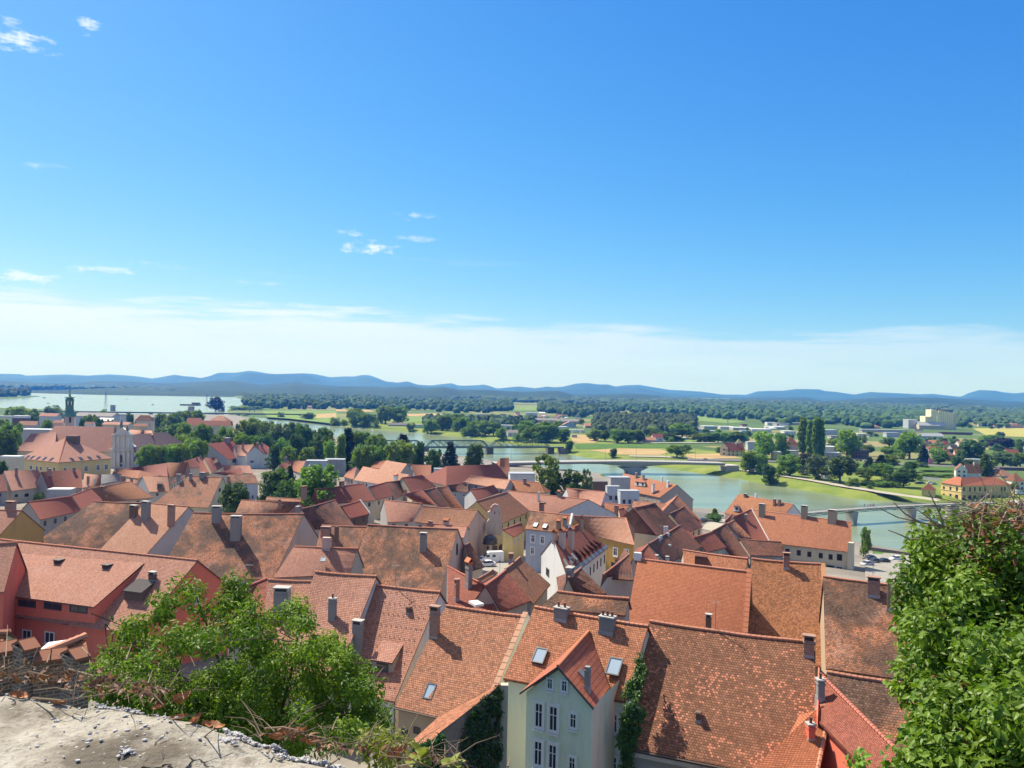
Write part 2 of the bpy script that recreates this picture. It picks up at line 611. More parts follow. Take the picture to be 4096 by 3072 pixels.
def chimney(parent, p, w, dep, h, kind, u, near=False, sink=0.6):
 """p: middle of the front face's foot"""
 nrm = V((-u.y, u.x, 0))
 if nrm.y < 0:
  nrm = -nrm
 c = p + nrm * dep / 2
 k = kind[0]
 mat = brick_mat('chimney', (0.33, 0.14, 0.09)) if CHIM[k][1] else wallm(CHIM[k][0])
 mb = MB()
 mb.box(c - V((0, 0, sink)), u * w, nrm * dep, V((0, 0, h + sink)))
 mb.box(c + V((0, 0, h - 0.16 * min(1, h / 2) - 0.28 * min(1, h / 2))), u * (w + 0.10), nrm * (dep + 0.10), V((0, 0, 0.10)))
 ch = mb.build('chimney', mat, parent)
 top = c + V((0, 0, h))
 if 'p' in kind[1:]:
  n = max(1, int(w / 0.38))
  mb = MB()
  mb.box(top, u * (w + 0.14), nrm * (dep + 0.14), V((0, 0, 0.1)))
  mb.build('cap', CONC, ch)
  for i in range(n):
   mb = MB()
   q = top + u * ((i + 0.5) / n - 0.5) * w + V((0, 0, 0.08))
   mb.tube([q, q + V((0, 0, 0.3)), q + V((0, 0, 0.32)), q + V((0, 0, 0.4))], [0.10, 0.09, 0.12, 0.12], 8)
   mb.build('chimney_pot', plain('pot', (0.14, 0.06, 0.045)), ch)
 elif 'n' in kind[1:]:
  pass
 else:
  mb = MB()
  mb.box(top - V((0, 0, .02)), u * w * .8, nrm * (dep + .03), V((0, 0, .26)))
  mb.build('vent', BLACK, ch)
  mb = MB()
  mb.box(top + V((0, 0, -0.03)), u * w * 0.98, nrm * dep * 0.98, V((0, 0, 0.3)))
  mb.box(top + V((0, 0, 0.27)), u * (w + 0.2), nrm * (dep + 0.2), V((0, 0, 0.09)))
  if 't' in kind[1:]:
   e = top + V((0, 0, 0.36))
   for s in (-1, 1):
    a0, a1 = e - u * (w / 2 + .12), e + u * (w / 2 + .12)
    o = nrm * s * (dep / 2 + .12)
    q = [a0 + o, a1 + o, a1 + V((0, 0, .45)), a0 + V((0, 0, .45))]
    mb.face(q if s < 0 else q[::-1])
  mb.build('cap', TERRA if 't' in kind[1:] else (mat if k in 'pb' else CONC), ch)
 if near:
  mb = MB()
  mb.box(c - V((0, 0, sink)), u * (w + 0.06), nrm * (dep + 0.06), V((0, 0, sink + 0.18)))
  mb.build('flashing', plain('flashing', (0.33, 0.33, 0.34), 0.5, 0.3), ch)
 return ch


def window(parent, p, u, n, w, h, style=0):
 """p: centre on the wall, u along it, n outward"""
 z = V((0, 0, 1))
 fw = max(0.05, min(0.11, w * 0.13))
 mb = MB()
 fr = FRAME_D if style in (1, 3) else FRAME
 o = n * 0.05
 d = n * 0.10
 if style == 2 or style == 4:      # plaster surround
  b = fw * 1.6
  for s in (-1, 1):
   mb.box(p + u * s * (w / 2 + b / 2) + o - z * (h / 2 + b), u * b, d, z * (h + 2 * b))
   mb.box(p + z * s * (h / 2 + b / 2) + o - z * b / 2, u * w, d, z * b)
 for s in (-1, 1):
  mb.box(p + u * s * (w / 2 - fw / 2) + o * 0.8 - z * h / 2, u * fw, d * 0.8, z * h)
  mb.box(p + z * s * (h / 2 - fw / 2) + o * 0.8 - z * fw / 2, u * (w - 2 * fw), d * 0.8, z * fw)
 if style != 1:
  mb.box(p + o * 0.7 - z * (h / 2 - fw), u * fw * 0.7, d * 0.7, z * (h - 2 * fw))
  if h > w * 1.25:
   mb.box(p + o * 0.68 + z * (h * 0.12), u * (w - 2 * fw), d * 0.62, z * fw * 0.6)
 win = mb.build('window', fr, parent)
 mb = MB()
 mb.box(p + n * 0.02 - z * (h / 2 - 0.01), u * (w - 0.02), n * 0.03, z * (h - 0.02))
 mb.build('pane', GLASS if style != 1 else plain('dark_opening', (0.02, 0.017, 0.015), 0.8), win)
 if style in (0, 2, 4):
  mb = MB()
  mb.box(p + n * 0.09 - z * (h / 2 + 0.12 + (fw * 1.6 if style else 0)), u * (w + 0.2), n * 0.18, z * 0.08)
  mb.build('sill', FRAME if style != 4 else CONC, win)
 if style == 4:
  mb = MB()
  q = p + z * (h / 2 + fw * 1.6 + 0.12) + n * 0.03
  a, b, c = q - u * (w * 0.75), q + u * (w * 0.75), q + z * 0.32
  for (e, f2) in ((a, c), (c, b), (a, b)):
   dv = (f2 - e)
   up_ = dv.normalized().cross(n).normalized() * 0.08
   mb.box((e + f2) / 2, dv, n * 0.1, up_)
  mb.build('pediment', fr, win)
 return win


class House:
 pass


def house(t, A, B, C, D, label, roof='orange', wall='cream', ends='gg', hr=12.5, pitch=42, zr=None, name='town_house', cat='house', chim=(), sky=(), win=(), sag=0.07,
  over=0.35, group=None, depth=None, rt=True, back=True, fascia=True, lean=False):
 A, B, C, D = [S(t, q) for q in (A, B, C, D)]
 mid = ((A[0] + B[0]) / 2, (A[1] + B[1]) / 2)
 if depth is not None:
  zr = at_y(mid, depth).z
 if zr is None:
  zr = on_ground(mid, hr).z
 a, b = at_z(A, zr), at_z(B, zr)
 nm = ((C[0] + D[0]) / 2, (C[1] + D[1]) / 2)
 u = hz(b - a)
 m0 = (a + b) / 2
 sgn = lambda p: (p - m0).x * u.y - (p - m0).y * u.x
 side = 1.0 if sgn(at_z(nm, zr)) > 0 else -1.0
 perp = lambda p: sgn(p) * side
 lo, hi = 0.0, 25.0
 tp = math.tan(rad(pitch))
 for _ in range(50):
  k = (lo + hi) / 2
  n_ = at_z(nm, zr - k)
  if perp(n_) <= 0 or k / perp(n_) > tp:
   hi = k
  else:
   lo = k
 ze = zr - (lo + hi) / 2
 c, d = at_z(C, ze), at_z(D, ze)
 h = House()
 h.a, h.b, h.c, h.d, h.u, h.zr, h.ze, h.t = a, b, c, d, u, zr, ze, t
 w = perp((c + d) / 2)
 L = (b - a).length
 sk = math.degrees(math.asin(max(-1, min(1, (c - a).normalized().dot((b - a).normalized())))))
 DIAG.append((label[:46], round(m0.y), round(zr, 1), round(ze, 1), round(gz(m0.x, m0.y), 1), round(L, 1), round(w, 1), round(sk), round((d - c).length, 1)))
 refl = lambda p: p - 2 * V((-u.y, u.x, 0)) * ((p - a).dot(V((-u.y, u.x, 0))))
 c2 = refl(c) if ends[0] == 'h' else V((2 * a.x - c.x, 2 * a.y - c.y, ze))
 d2 = refl(d) if ends[1] == 'h' else V((2 * b.x - d.x, 2 * b.y - d.y, ze))
 if lean:
  c2, d2, back = V((a.x, a.y, ze)), V((b.x, b.y, ze)), False
 h.c2, h.d2 = c2, d2
 base = min(gz(p.x, p.y) for p in (c, d, c2, d2)) - 0.6
 base = min(base, ze - 3)
 h.base = base
 cen = (c + d + c2 + d2) / 4
 h.o = o = empty(name, V((cen.x, cen.y, base)), label, cat, group)
 h.dist = (m0 - EYE).length
 seed = (len(DIAG) * 3.7) % 50
 # roof ------------------------------------------------
 mb = MB()
 lv = (((c + d) / 2) - m0).length
 nrm = (b - a).cross(c - a)
 flip = nrm.z > 0           # grid winding gives upward normals when this is negative
 P = grid_face(mb, a, b, c, d, max(L, (d - c).length), lv, sag, seed, 0, flip)
 if back:
  grid_face(mb, a, b, c2, d2, max(L, (d2 - c2).length), lv, sag, seed, 0, not flip)
 for end, (p, q, q2) in zip(ends, ((a, c, c2), (b, d, d2))):
  if end == 'h':
   e = (q2 - q).length
   sl = ((q + q2) / 2 - p).length
   f = [p, q, q2]
   if (q - p).cross(q2 - p).z < 0:
    f = [p, q2, q]
   mb.face(f, [(e / 2, 0), (0, sl), (e, sl)] if f[1] == q else [(e / 2, 0), (e, sl), (0, sl)])
 if fascia:
  th = V((0, 0, -0.16))
  loop = [(c, d), (c2, d2)] + [x for en, x, y in ((ends[0], (c, c2), (a, 0)), (ends[1], (d, d2), (b, 0))) if en == 'h']
  for p, q in loop:
   mb.face([p + V((0, 0, 0)), q, q + th, p + th], [(0, 0), (1, 0), (1, .1), (0, .1)])
  for en, p, q, q2 in ((ends[0], a, c, c2), (ends[1], b, d, d2)):
   if en == 'g':
    mb.face([p, q, q + th, p + th])
    mb.face([p, q2, q2 + th, p + th])
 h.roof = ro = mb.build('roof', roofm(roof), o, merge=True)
 if rt and h.dist < 330:
  rmat = roofm(roof) if roof in ('white', 'zinc', 'grey') else plaster('ridge_' + roof, tuple(min(1, x * 1.12 + .02) for x in {'red': (0.36, .11, .07), 'plain_red': (.36, .11, .07), 'dark': (.3, .12, .08), 'brown': (.38, .17, .1)}.get(roof, (0.46, 0.19, 0.11))), 0.5)
  line = P[0]
  ridge_tiles('ridge_tiles', [p + V((0, 0, 0.02)) for p in line], rmat, ro)
  for en, p, q, q2 in ((ends[0], a, c, c2), (ends[1], b, d, d2)):
   if en == 'h':
    ridge_tiles('hip_tiles', [p + V((0, 0, .02)), q + V((0, 0, .03))], rmat, ro)
 # walls -----------------------------------------------
 f = min(0.4, over / max(w, 0.5))
 su = u * min(0.15, L * 0.05)
 ia, ib = a + su, b - su
 mvL = su if ends[0] == 'g' else V((0, 0, 0))
 mvR = -su if ends[1] == 'g' else V((0, 0, 0))
 ic, ic2 = c + (a - c) * f + mvL, c2 + (a - c2) * f + mvL
 idd, id2 = d + (b - d) * f + mvR, d2 + (b - d2) * f + mvR
 dz = V((0, 0, -0.14))
 ic, ic2, idd, id2, ia, ib = [p + dz for p in (ic, ic2, idd, id2, ia, ib)]
 h.ic, h.id, h.ic2, h.id2 = ic, idd, ic2, id2
 dn = lambda p: V((p.x, p.y, base))
 mb = MB()
 def wf(p, q, extra=None):
  pts = [dn(p), dn(q), q] + ([extra] if extra else []) + [p]
  e = (q - p)
  e.z = 0
  el = e.length
  uv = [(0, 0), (el, 0), (el, q.z - base)] + ([(el / 2, extra.z - base)] if extra else []) + [(0, p.z - base)]
  mb.face(pts, uv)
 wf(ic, idd)
 wf(id2, ic2)
 wf(idd, id2, ib if ends[1] == 'g' else None)
 wf(ic2, ic, ia if ends[0] == 'g' else None)
 h.wall = mb.build('wall', brick_mat('wall', (0.3, 0.14, 0.09)) if wall == 'brick' else wallm(wall), o)
 # slope frame
 h.n = (b - a).cross(c - a).normalized()
 if h.n.z < 0:
  h.n = -h.n
 h.v = (h.n.cross(u)).normalized()
 if h.v.z > 0:
  h.v = -h.v
 if not win and 120 < h.dist < 430 and ze - base > 3.6 and (idd - ic).length > 4:
  uw = hz(idd - ic)
  nw = V((-uw.y, uw.x, 0))
  if nw.dot(EYE - ic) < 0:
   nw = -nw
  k = min(5, int((idd - ic).length / 3.3))
  for i in range(k):
   q = ic.lerp(idd, (i + .5) / k)
   window(o, V((q.x, q.y, min(ic.z, idd.z) - 1.55)), uw, nw, .9, 1.35, (0, 3)[len(DIAG) % 2])
 if 60 < h.dist < 330 and len(DIAG) % 3 == 0 and not lean:
  q = a.lerp(b, .25 + .5 * ((len(DIAG) * .37) % 1))
  mb = MB()
  tp_ = q + V((0, 0, 2.2))
  mb.tube([q - V((0, 0, .4)), tp_], .025, 4)
  for i in range(4):
   w_ = .5 - .07 * i
   c_ = tp_ + V((.18 * i - .3, 0, -.08))
   mb.tube([c_ - V((0, w_, 0)), c_ + V((0, w_, 0))], .012, 3)
  mb.tube([tp_ + V((-.45, 0, -.08)), tp_ + V((.45, 0, -.08))], .015, 3)
  mb.build('antenna', plain('antenna', (.2, .2, .2), .5, .4), o)
 for q in chim:
  add_chim(h, *q)
 for q in sky:
  add_sky(h, *q)
 for q in win:
  add_win(h, *q)
 return h


def slope_pt(h, t, p):
 return hit_plane(S(t, p), h.a, h.n)


def add_chim(h, x, y, wpx, hpx, kind='g', t=None, dep=None):
 t = t or h.t
 p = slope_pt(h, t, (x, y))
 if p.z > h.zr + 0.3:
  p = at_z(S(t, (x, y)), h.zr)
 s = TILES[t][2]
 w = max(0.35, wpx / s / F * p.y)
 hh = max(0.5, hpx / s / F * p.y * 0.98)
 return chimney(h.o, p, w, dep or max(0.45, w * 0.62), hh, kind, h.u, h.dist < 130)


def add_sky(h, x, y, w=0.8, l=1.2, kind=0, t=None):
 p = slope_pt(h, t or h.t, (x, y))
 u, v, n = h.u, h.v, h.n
 mb = MB()
 for s in (-1, 1):
  mb.box(p + u * s * w / 2, u * 0.09, v * (l + 0.09), n * 0.12)
  mb.box(p + v * s * l / 2, u * (w - 0.09), v * 0.09, n * 0.12)
 sk = mb.build('skylight', plain('skylight_frame', (0.10, 0.10, 0.105), 0.4, 0.3), h.o)
 mb = MB()
 mb.box(p, u * (w - 0.05), v * (l - 0.05), n * 0.07)
 mb.build('pane', plain('skylight_glass', (0.30, 0.38, 0.46), 0.12, 0, 0.1, 1, 0.8) if kind == 0 else FRAME, sk)
 return sk


def add_win(h, side, x, y, wpx, hpx, style=0, t=None):
 t = t or h.t
 p, q = {'F': (h.ic, h.id), 'L': (h.ic, h.ic2), 'R': (h.id, h.id2), 'B': (h.ic2, h.id2)}[side]
 u = hz(q - p)
 n = V((-u.y, u.x, 0))
 pt = hit_plane(S(t, (x, y)), p, n)
 vd = (EYE - pt)
 if n.dot(vd) < 0:
  n = -n
 s = TILES[t][2]
 c = abs(hz(vd).dot(n))
 w = wpx / s / F * pt.y / max(0.35, c)
 hh = hpx / s / F * pt.y
 return window(h.o, pt, u, n, w, hh, style)


def shed_dormer(h, t, tl, tr, bl, br, fl, fr, roof, wall, panes=(), name='dormer'):
 """roof edge points tl,tr on the slope; face foot fl,fr on the slope; front roof edge bl,br above the face"""
 TL, TR = slope_pt(h, t, tl), slope_pt(h, t, tr)
 FL, FR = slope_pt(h, t, fl), slope_pt(h, t, fr)
 e = hz(FR - FL)
 n = V((-e.y, e.x, 0))
 if n.dot(EYE - FL) < 0:
  n = -n
 BL = hit_plane(S(t, bl), FL + n * 0.25, n)
 BR = hit_plane(S(t, br), FL + n * 0.25, n)
 lift = V((0, 0, 0.05))
 mb = MB()
 grid_face(mb, TL + lift, TR + lift, BL, BR, (TR - TL).length, (BL - TL).length, 0.02, 3.3, 0, (TR - TL).cross(BL - TL).z > 0)
 th = V((0, 0, -0.14))
 mb.face([BL, BR, BR + th, BL + th])
 mb.face([TR + lift, BR, BR + th, TR + lift + th])
 mb.face([TL + lift, BL, BL + th, TL + lift + th])
 d = mb.build(name, roofm(roof), h.o)
 mb = MB()
 wl = lambda B, T, Fp: B + (T - B) * (0.25 / max(0.3, (T - B).length)) + V((0, 0, -0.12))
 iL, iR = wl(BL, TL, FL), wl(BR, TR, FR)
 FL2, FR2 = V((iL.x, iL.y, FL.z - 0.25)), V((iR.x, iR.y, FR.z - 0.25))
 mb.face([FL2, FR2, iR, iL])
 mb.face([FR2, TR - V((0, 0, .2)), iR])
 mb.face([FL2, iL, TL - V((0, 0, .2))])
 mb.build('dormer_wall', wallm(wall), d)
 for (x, y, wp, hp) in panes:
  e2 = hz(iR - iL)
  n2 = V((-e2.y, e2.x, 0))
  if n2.dot(EYE - iL) < 0:
   n2 = -n2
  pt = hit_plane(S(t, (x, y)), iL, n2)
  s = TILES[t][2]
  window(d, pt, e2, n2, wp / s / F * pt.y, hp / s / F * pt.y, 3)
 return d


def parapet(h, end, wid=0.35, up=0.35, mat=None, name='fire_wall', cap=None, ext=0.2):
 a, c = (h.a, h.c) if end == 'L' else (h.b, h.d)
 s = -1 if end == 'L' else 1
 off = h.u * s * (wid / 2)
 mb = MB()
 c_ = c + (c - a).normalized() * ext
 p, q = a + off, c_ + off
 e = q - p
 mb.box((p + q) / 2 - V((0, 0, 0.8)), e, h.u * wid, V((0, 0, 0.8 + up)))
 back = (h.c2 if end == 'L' else h.d2)
 q2 = back + off
 mb.box((p + q2) / 2 - V((0, 0, 0.8)), q2 - p, h.u * (wid - 0.01), V((0, 0, 0.8 + up - 0.004)))
 o = mb.build(name, mat or wallm('white'), h.o)
 if cap:
  n = int(e.length / 0.3)
  mb = MB()
  for i in range(n):
   r0 = p + e * ((i + 0.5) / n)
   mb.box(r0 + V((0, 0, up + 0.002)), e * (0.93 / n), h.u * (wid + 0.16), V((0, 0, 0.1 + 0.04 * (i % 2))))
  mb.build('coping', cap, o)
 return o


def prism(mb, pts, up_, mi=0):
 """closed prism from a polygon (list of points) and a thickness vector"""
 pts = [V(p) for p in pts]
 q = [p + up_ for p in pts]
 nrm = sum(((pts[i] - pts[0]).cross(pts[i + 1] - pts[0]) for i in range(1, len(pts) - 1)), V((0, 0, 0)))
 if nrm.dot(up_) > 0:
  mb.face(pts[::-1], None, mi)
  mb.face(q, None, mi)
  s = 1
 else:
  mb.face(pts, None, mi)
  mb.face(q[::-1], None, mi)
  s = -1
 for i in range(len(pts)):
  k = (i + 1) % len(pts)
  f = [pts[i], pts[k], q[k], q[i]]
  mb.face(f if s > 0 else f[::-1], None, mi)


def slab(t, outline, y, thick, mat, name, parent, ndir=None):
 """an upright slab: photo outline on the vertical plane y=const (or turned by ndir), extruded backwards"""
 n = ndir or V((0, 1, 0))
 p0 = at_y(S(t, outline[0]), y)
 pts = [hit_plane(S(t, q), p0, n) for q in outline]
 mb = MB()
 prism(mb, pts, n * thick)
 return mb.build(name, mat, parent), pts
# ------------------------------------------------------------------ the town, nearest rows first
G_ROOF = None
# red house with the long dormer
h = house('b0', (-260, 68), (1350, 240), (-560, 530), (930, 742), 'red walled house with a long shed dormer and dark hatch in its pink tiled roof', 'pink', 'red', hr=13, pitch=40,
  win=[('F', 185, 760, 52, 92, 0), ('F', 340, 768, 56, 80, 0), ('F', 25, 705, 50, 60, 0), ('R', 1340, 505, 26, 62, 0)], sag=0.03)
H_RED = h
shed_dormer(h, 'b0', (-140, 172), (985, 262), (-260, 440), (640, 560), (-260, 560), (632, 655), 'pink', 'red',
   [(52, 522, 76, 44), (186, 536, 152, 48), (361, 554, 152, 48), (537, 574, 150, 48)])
d = shed_dormer(h, 'b0', (945, 365), (1062, 385), (838, 447), (965, 462), (850, 498), (962, 512), 'sheet', 'brown', name='hatch')
for x, y in ((400, 268), (730, 302)):
 p = slope_pt(h, 'b0', (x, y))
 mb = MB()
 mb.box(p - V((0, 0, .2)), h.u * 0.9, V((-h.u.y, h.u.x, 0)) * 0.7, V((0, 0, 0.75)))
 mb.box(p + V((0, 0, .56)), h.u * 1.1, V((-h.u.y, h.u.x, 0)) * 1.0, V((0, 0, 0.08)))
 mb.build('roof_vent', plain('vent_dark', (0.07, 0.05, 0.045), 0.6), h.o)
add_chim(h, 1030, 385, 46, 46, 'd')
p = hit_plane(S('b0', (1510, 445)), h.id, h.u)
mb = MB()
ctr = p + h.u * 0.45
for k in range(12):
 a0, a1 = 2 * math.pi * k / 12, 2 * math.pi * (k + 1) / 12
 q = lambda a, r, dd: ctr + V((math.cos(a) * r, 0, math.sin(a) * r * .8)) + V((0, -dd, dd * .5))
 mb.face([q(a0, .42, .12), q(a1, .42, .12), ctr])
mb.tube([ctr, ctr - h.u * 0.5], 0.03)
mb.build('satellite_dish', FRAME, h.o)
house('b0', (-420, 150), (118, 118), (-420, 480), (28, 455), 'pink tiled roof wing at the frame edge joining the red house', 'pink', 'red', hr=14, pitch=42, sag=.02)
house('b0', (1640, 432), (1824, 364), (1540, 640), (1850, 640), 'dark red roofed house wedged between the red house and the pink roofs', 'red', 'dirty', hr=11.5, pitch=45)
# three pink roofs in a row
house('b1', (120, 372), (430, 384), (70, 900), (235, 930), 'pink roofed house with white verge and a wide grey chimney', 'pink', 'white', hr=12.3, chim=[(206, 640, 100, 190, 'g'),],
 pitch=41)
h = house('b1', (445, 318), (866, 350), (180, 1000), (560, 1120), 'pink roofed house with a slim twin pot chimney on its slope', 'pink', 'white', hr=13.6, pitch=43, chim=[(553, 705, 50, 200, 'gp')])
h = house('b1', (826, 404), (1300, 456), (562, 1120), (986, 1204), 'white house with a small shed dormer and snow hooks on its pink tiled roof', 'pink', 'white', hr=12.6, pitch=44,
  chim=[(722, 890, 66, 215, 'g'), (1076, 612, 10, 52, 'dn')], win=[('F', 808, 1212, 90, 56, 1), ('F', 862, 1425, 46, 84, 3)])
shed_dormer(h, 'b1', (905, 792), (1056, 804), (820, 917), (970, 942), (852, 1000), (965, 1020), 'pink', 'dirty', [(905, 972, 88, 56)])
mb = MB()
for i in range(9):
 for j in range(13):
  q = h.a.lerp(h.b, (j + .5 + .4 * (i % 2)) / 13.6).lerp(h.c.lerp(h.d, (j + .5 + .4 * (i % 2)) / 13.6), 0.06 + i * 0.105)
  mb.box(q + V((0, 0, .02)), h.u * .10, V((-h.u.y, h.u.x, 0)) * .04, V((0, 0, 0.06)))
mb.build('snow_hook', plain('hook', (0.12, 0.05, 0.04), 0.7), h.o)['kind'] = 'stuff'
mb = MB()
e = h.id
mb.tube([e + h.v * .1, V((e.x, e.y - .1, h.ze - .4)), V((e.x, e.y - .1, h.base))], 0.06)
mb.build('drain_pipe', plain('pipe', (0.08, 0.07, 0.065), .5), h.o)
# roof left of the green house
h = house('b1', (1338, 550), (1870, 622), (985, 1240), (1560, 1372), 'orange roofed house with one skylight and a tall brick chimney beside the ivy wall', 'slotted', 'tan', hr=12.6, pitch=42,
  chim=[(1250, 775, 62, 195, 'b')], sky=[(1228, 1137, 0.75, 1.25)], win=[('F', 1058, 1418, 40, 50, 3), ('F', 1140, 1402, 44, 44, 3)])
H_R4 = h
parapet(h, 'R', 0.3, 0.3, wallm('white'), 'fire_wall', plaster('coping', (0.52, 0.3, 0.2), 0.5))
mb = MB()
q = h.c + (h.d - h.c) * 0.01
mb.tube([h.c + V((0, -.05, -.1)), h.d + V((0, -.05, -.1))], 0.08)
mb.build('gutter', plain('gutter', (0.10, 0.07, 0.055), .5, .3), h.o)
# green house: main roof + cross gable
h = house('b2', (236, 560), (1012, 690), (22, 1046), (856, 1208), 'pale green house with a steep cross gable, two skylights and twin grey chimneys', 'orange', 'green', hr=13.4, pitch=42,
  chim=[(408, 655, 92, 82, 'gp'), (721, 742, 100, 108, 'gp')], sky=[(272, 893, .95, 1.25), (781, 968, 1.0, 1.35)],
  win=[('F', 771, 1350, 66, 130, 4), ('F', 768, 1640, 66, 130, 4)])
H_GR = h
zq = slope_pt(h, 'b2', (605, 725)).z
Q = slope_pt(h, 'b2', (605, 725))
P_ = at_z(S('b2', (395, 962)), zq)
un = V((-h.u.y, h.u.x, 0))
if un.y > 0:
 un = -un
FL_, FR_ = hit_plane(S('b2', (136, 1142)), P_, un), hit_plane(S('b2', (640, 1246)), P_, un)
BR_, BL_ = slope_pt(h, 'b2', (748, 1108)), slope_pt(h, 'b2', (205, 1078))
mb = MB()
grid_face(mb, P_, Q, FR_, BR_, (Q - P_).length, (FR_ - P_).length, .02, 9, 0, (Q - P_).cross(FR_ - P_).z > 0)
grid_face(mb, P_, Q, FL_, BL_, (Q - P_).length, (FL_ - P_).length, .02, 4, 0, (Q - P_).cross(FL_ - P_).z > 0)
gro = mb.build('gable_roof', roof_mat('gable_red', (0.34, 0.105, 0.06), 0.12, tw=0.3, th=0.36, streak=.15), h.o)
ridge_tiles('ridge_tiles', [P_, Q], TERRA, gro)
mb = MB()
for q in (FL_, FR_):
 e = q - P_
 mb.box((P_ + q) / 2 + un * .03 - V((0, 0, .17)), e, un * .07, V((0, 0, .16)))
mb.build('verge_board', FRAME_D, h.o)
ins = -un * 0.35
wP = P_ + ins + V((0, 0, -.3))
wL, wR = P_.lerp(FL_, .88) + ins + V((0, 0, -.3)), P_.lerp(FR_, .90) + ins + V((0, 0, -.3))
z0 = h.base
lo = lambda p: V((p.x, p.y, z0))
bk = -un * max(2.0, (BR_ - FR_).dot(-un) + 0.6)
mb = MB()
mb.face([lo(wL), lo(wR), wR, wP, wL])
mb.face([lo(wR), lo(wR + bk), wR + bk, wR])
mb.face([lo(wL + bk), lo(wL), wL, wL + bk])
mb.build('gable_wall', wallm('green'), h.o)
uu = hz(FR_ - FL_)


def gwin(x, y, w, hh, st):
 pt = hit_plane(S('b2', (x, y)), wP, un)
 s = TILES['b2'][2]
 window(h.o, pt, uu, un, w / s / F * pt.y, hh / s / F * pt.y, st)


for q in ((343, 1082, 40, 72, 2), (441, 1098, 42, 74, 2), (267, 1296, 62, 168, 2), (366, 1320, 66, 172, 2), (501, 1335, 48, 98, 2), (262, 1556, 64, 168, 2), (361, 1580, 64, 168, 2),
  (494, 1632, 48, 98, 2)):
 gwin(*q)
p0 = hit_plane(S('b2', (590, 1130)), P_.lerp(FR_, .5), un)
pc = slope = P_.lerp(FR_, 0.62) - un * 1.2
chimney(h.o, P_.lerp(FR_, 0.66) - un * .9, .35, .35, 1.5, 'gn', h.u, True)
mb = MB()
q = P_.lerp(FR_, .45) - un * 1.7
rs_n = (Q - P_).cross(FR_ - P_).normalized()
rs_n = rs_n if rs_n.z > 0 else -rs_n
mb.box(q, (Q - P_).normalized() * .7, (FR_ - P_).normalized() * 1.0, rs_n * .14)
mb.build('roof_hatch', METAL, h.o)
mb = MB()
mb.tube([wR + bk * .97 + uu * .12 + V((0, 0, -.5)), lo(wR + bk * .97 + uu * .12)], .06)
mb.build('drain_pipe', plain('pipe', (0.08, 0.07, 0.065), .5), h.o)
# big spotted roof
h = house('b2', (1020, 655), ('b3', 455, 800), (885, 1520), ('b3', 442, 1768), 'house with a huge brown roof speckled with bright replacement tiles', 'spotted', 'dirty', hr=13.2, pitch=44, sag=0.14,
  chim=[('b3', 408, 903, 66, 130, 'b')][:0])
H_SP = h
add_chim(h, 408, 905, 66, 118, 'b', 'b3')
add_chim(h, 1352, 1350, 10, 70, 'dn')
mb = MB()
mb.tube([h.c + V((0, -.07, -.12)), h.d + V((0, -.07, -.12))], 0.09)
mb.build('gutter', plain('gutter', (0.10, 0.07, 0.055), .5, .3), h.o)
mb = MB()
mb.box((h.c + h.d) / 2 + V((0, -.02, -.55)), (h.d - h.c), V((0, .1, 0)), V((0, 0, .3)))
mb.build('eave_board', plaster('peeling', (0.5, 0.42, 0.32), .9, dirt=(.1, .04, .02)), h.o)
# clean flat orange roof behind
h = house('b2', (940, 230), (1690, 316), (820, 900), (1648, 942), 'house with a smooth even orange roof above the spotted roof', 'flat_orange', 'dirty', hr=13.0, pitch=42, sag=0.02,
  chim=[(1420, 712, 34, 82, 'd')])
parapet(h, 'R', 0.4, 0.25, brick_mat('wall', (0.3, 0.14, 0.09)), 'fire_wall', TERRA)
mb = MB()
mb.box(h.a + V((0, 0, -.2)), h.u * .9, V((-h.u.y, h.u.x, 0)) * .5, V((0, 0, .95)))
mb.build('gable_cap', FRAME, h.o)
h = house('b3', (15, 228), (490, 264), (-10, 900), (526, 975), 'house with a golden brown roof and one small chimney, beside the darker mossy roof', 'rust', 'tan', hr=13.2, pitch=43, sag=.1,
  chim=[(256, 300, 40, 92, 'b')])
parapet(h, 'R', 0.5, 0.10, plaster('coping2', (0.5, 0.26, 0.12), .5), 'verge_coping')
h = house('b3', (505, 350), (1250, 432), (524, 978), (1260, 1088), 'house with a blackened mossy roof and two brick chimneys next to the ivy', 'mossy', 'tan', hr=13.2, pitch=43, sag=.12,
  chim=[(850, 490, 78, 112, 'b'), (966, 585, 44, 205, 'bn')])
h = house('b3', (530, 1000), (1210, 1096), (560, 1600), (1240, 1720), 'lower mossy roof tucked under the eave of the blackened roof by the ivy', 'mossy', 'red', hr=11.5, pitch=40, sag=.1)
# small roofs in the bottom right corner
h = house('b3', (487, 1236), (560, 1236), (20, 1668), (465, 1690), 'low bright orange hipped roof in the bottom corner below the speckled roof', 'flat_orange', 'red', ends='gh', hr=10.2, pitch=38,
  chim=[(430, 1480, 46, 110, 'rp')])
H_BR = h
h = house('b3', (480, 1010), (1015, 1545), (470, 1330), (880, 1760), 'red tiled lean-to roof running down beside the ivy in the bottom corner', 'red', 'red', hr=10.4, pitch=40, sag=.03,
  chim=[(508, 1185, 50, 128, 'gp')])
parapet(h, 'L', .25, .35, wallm('red'), 'fire_wall')
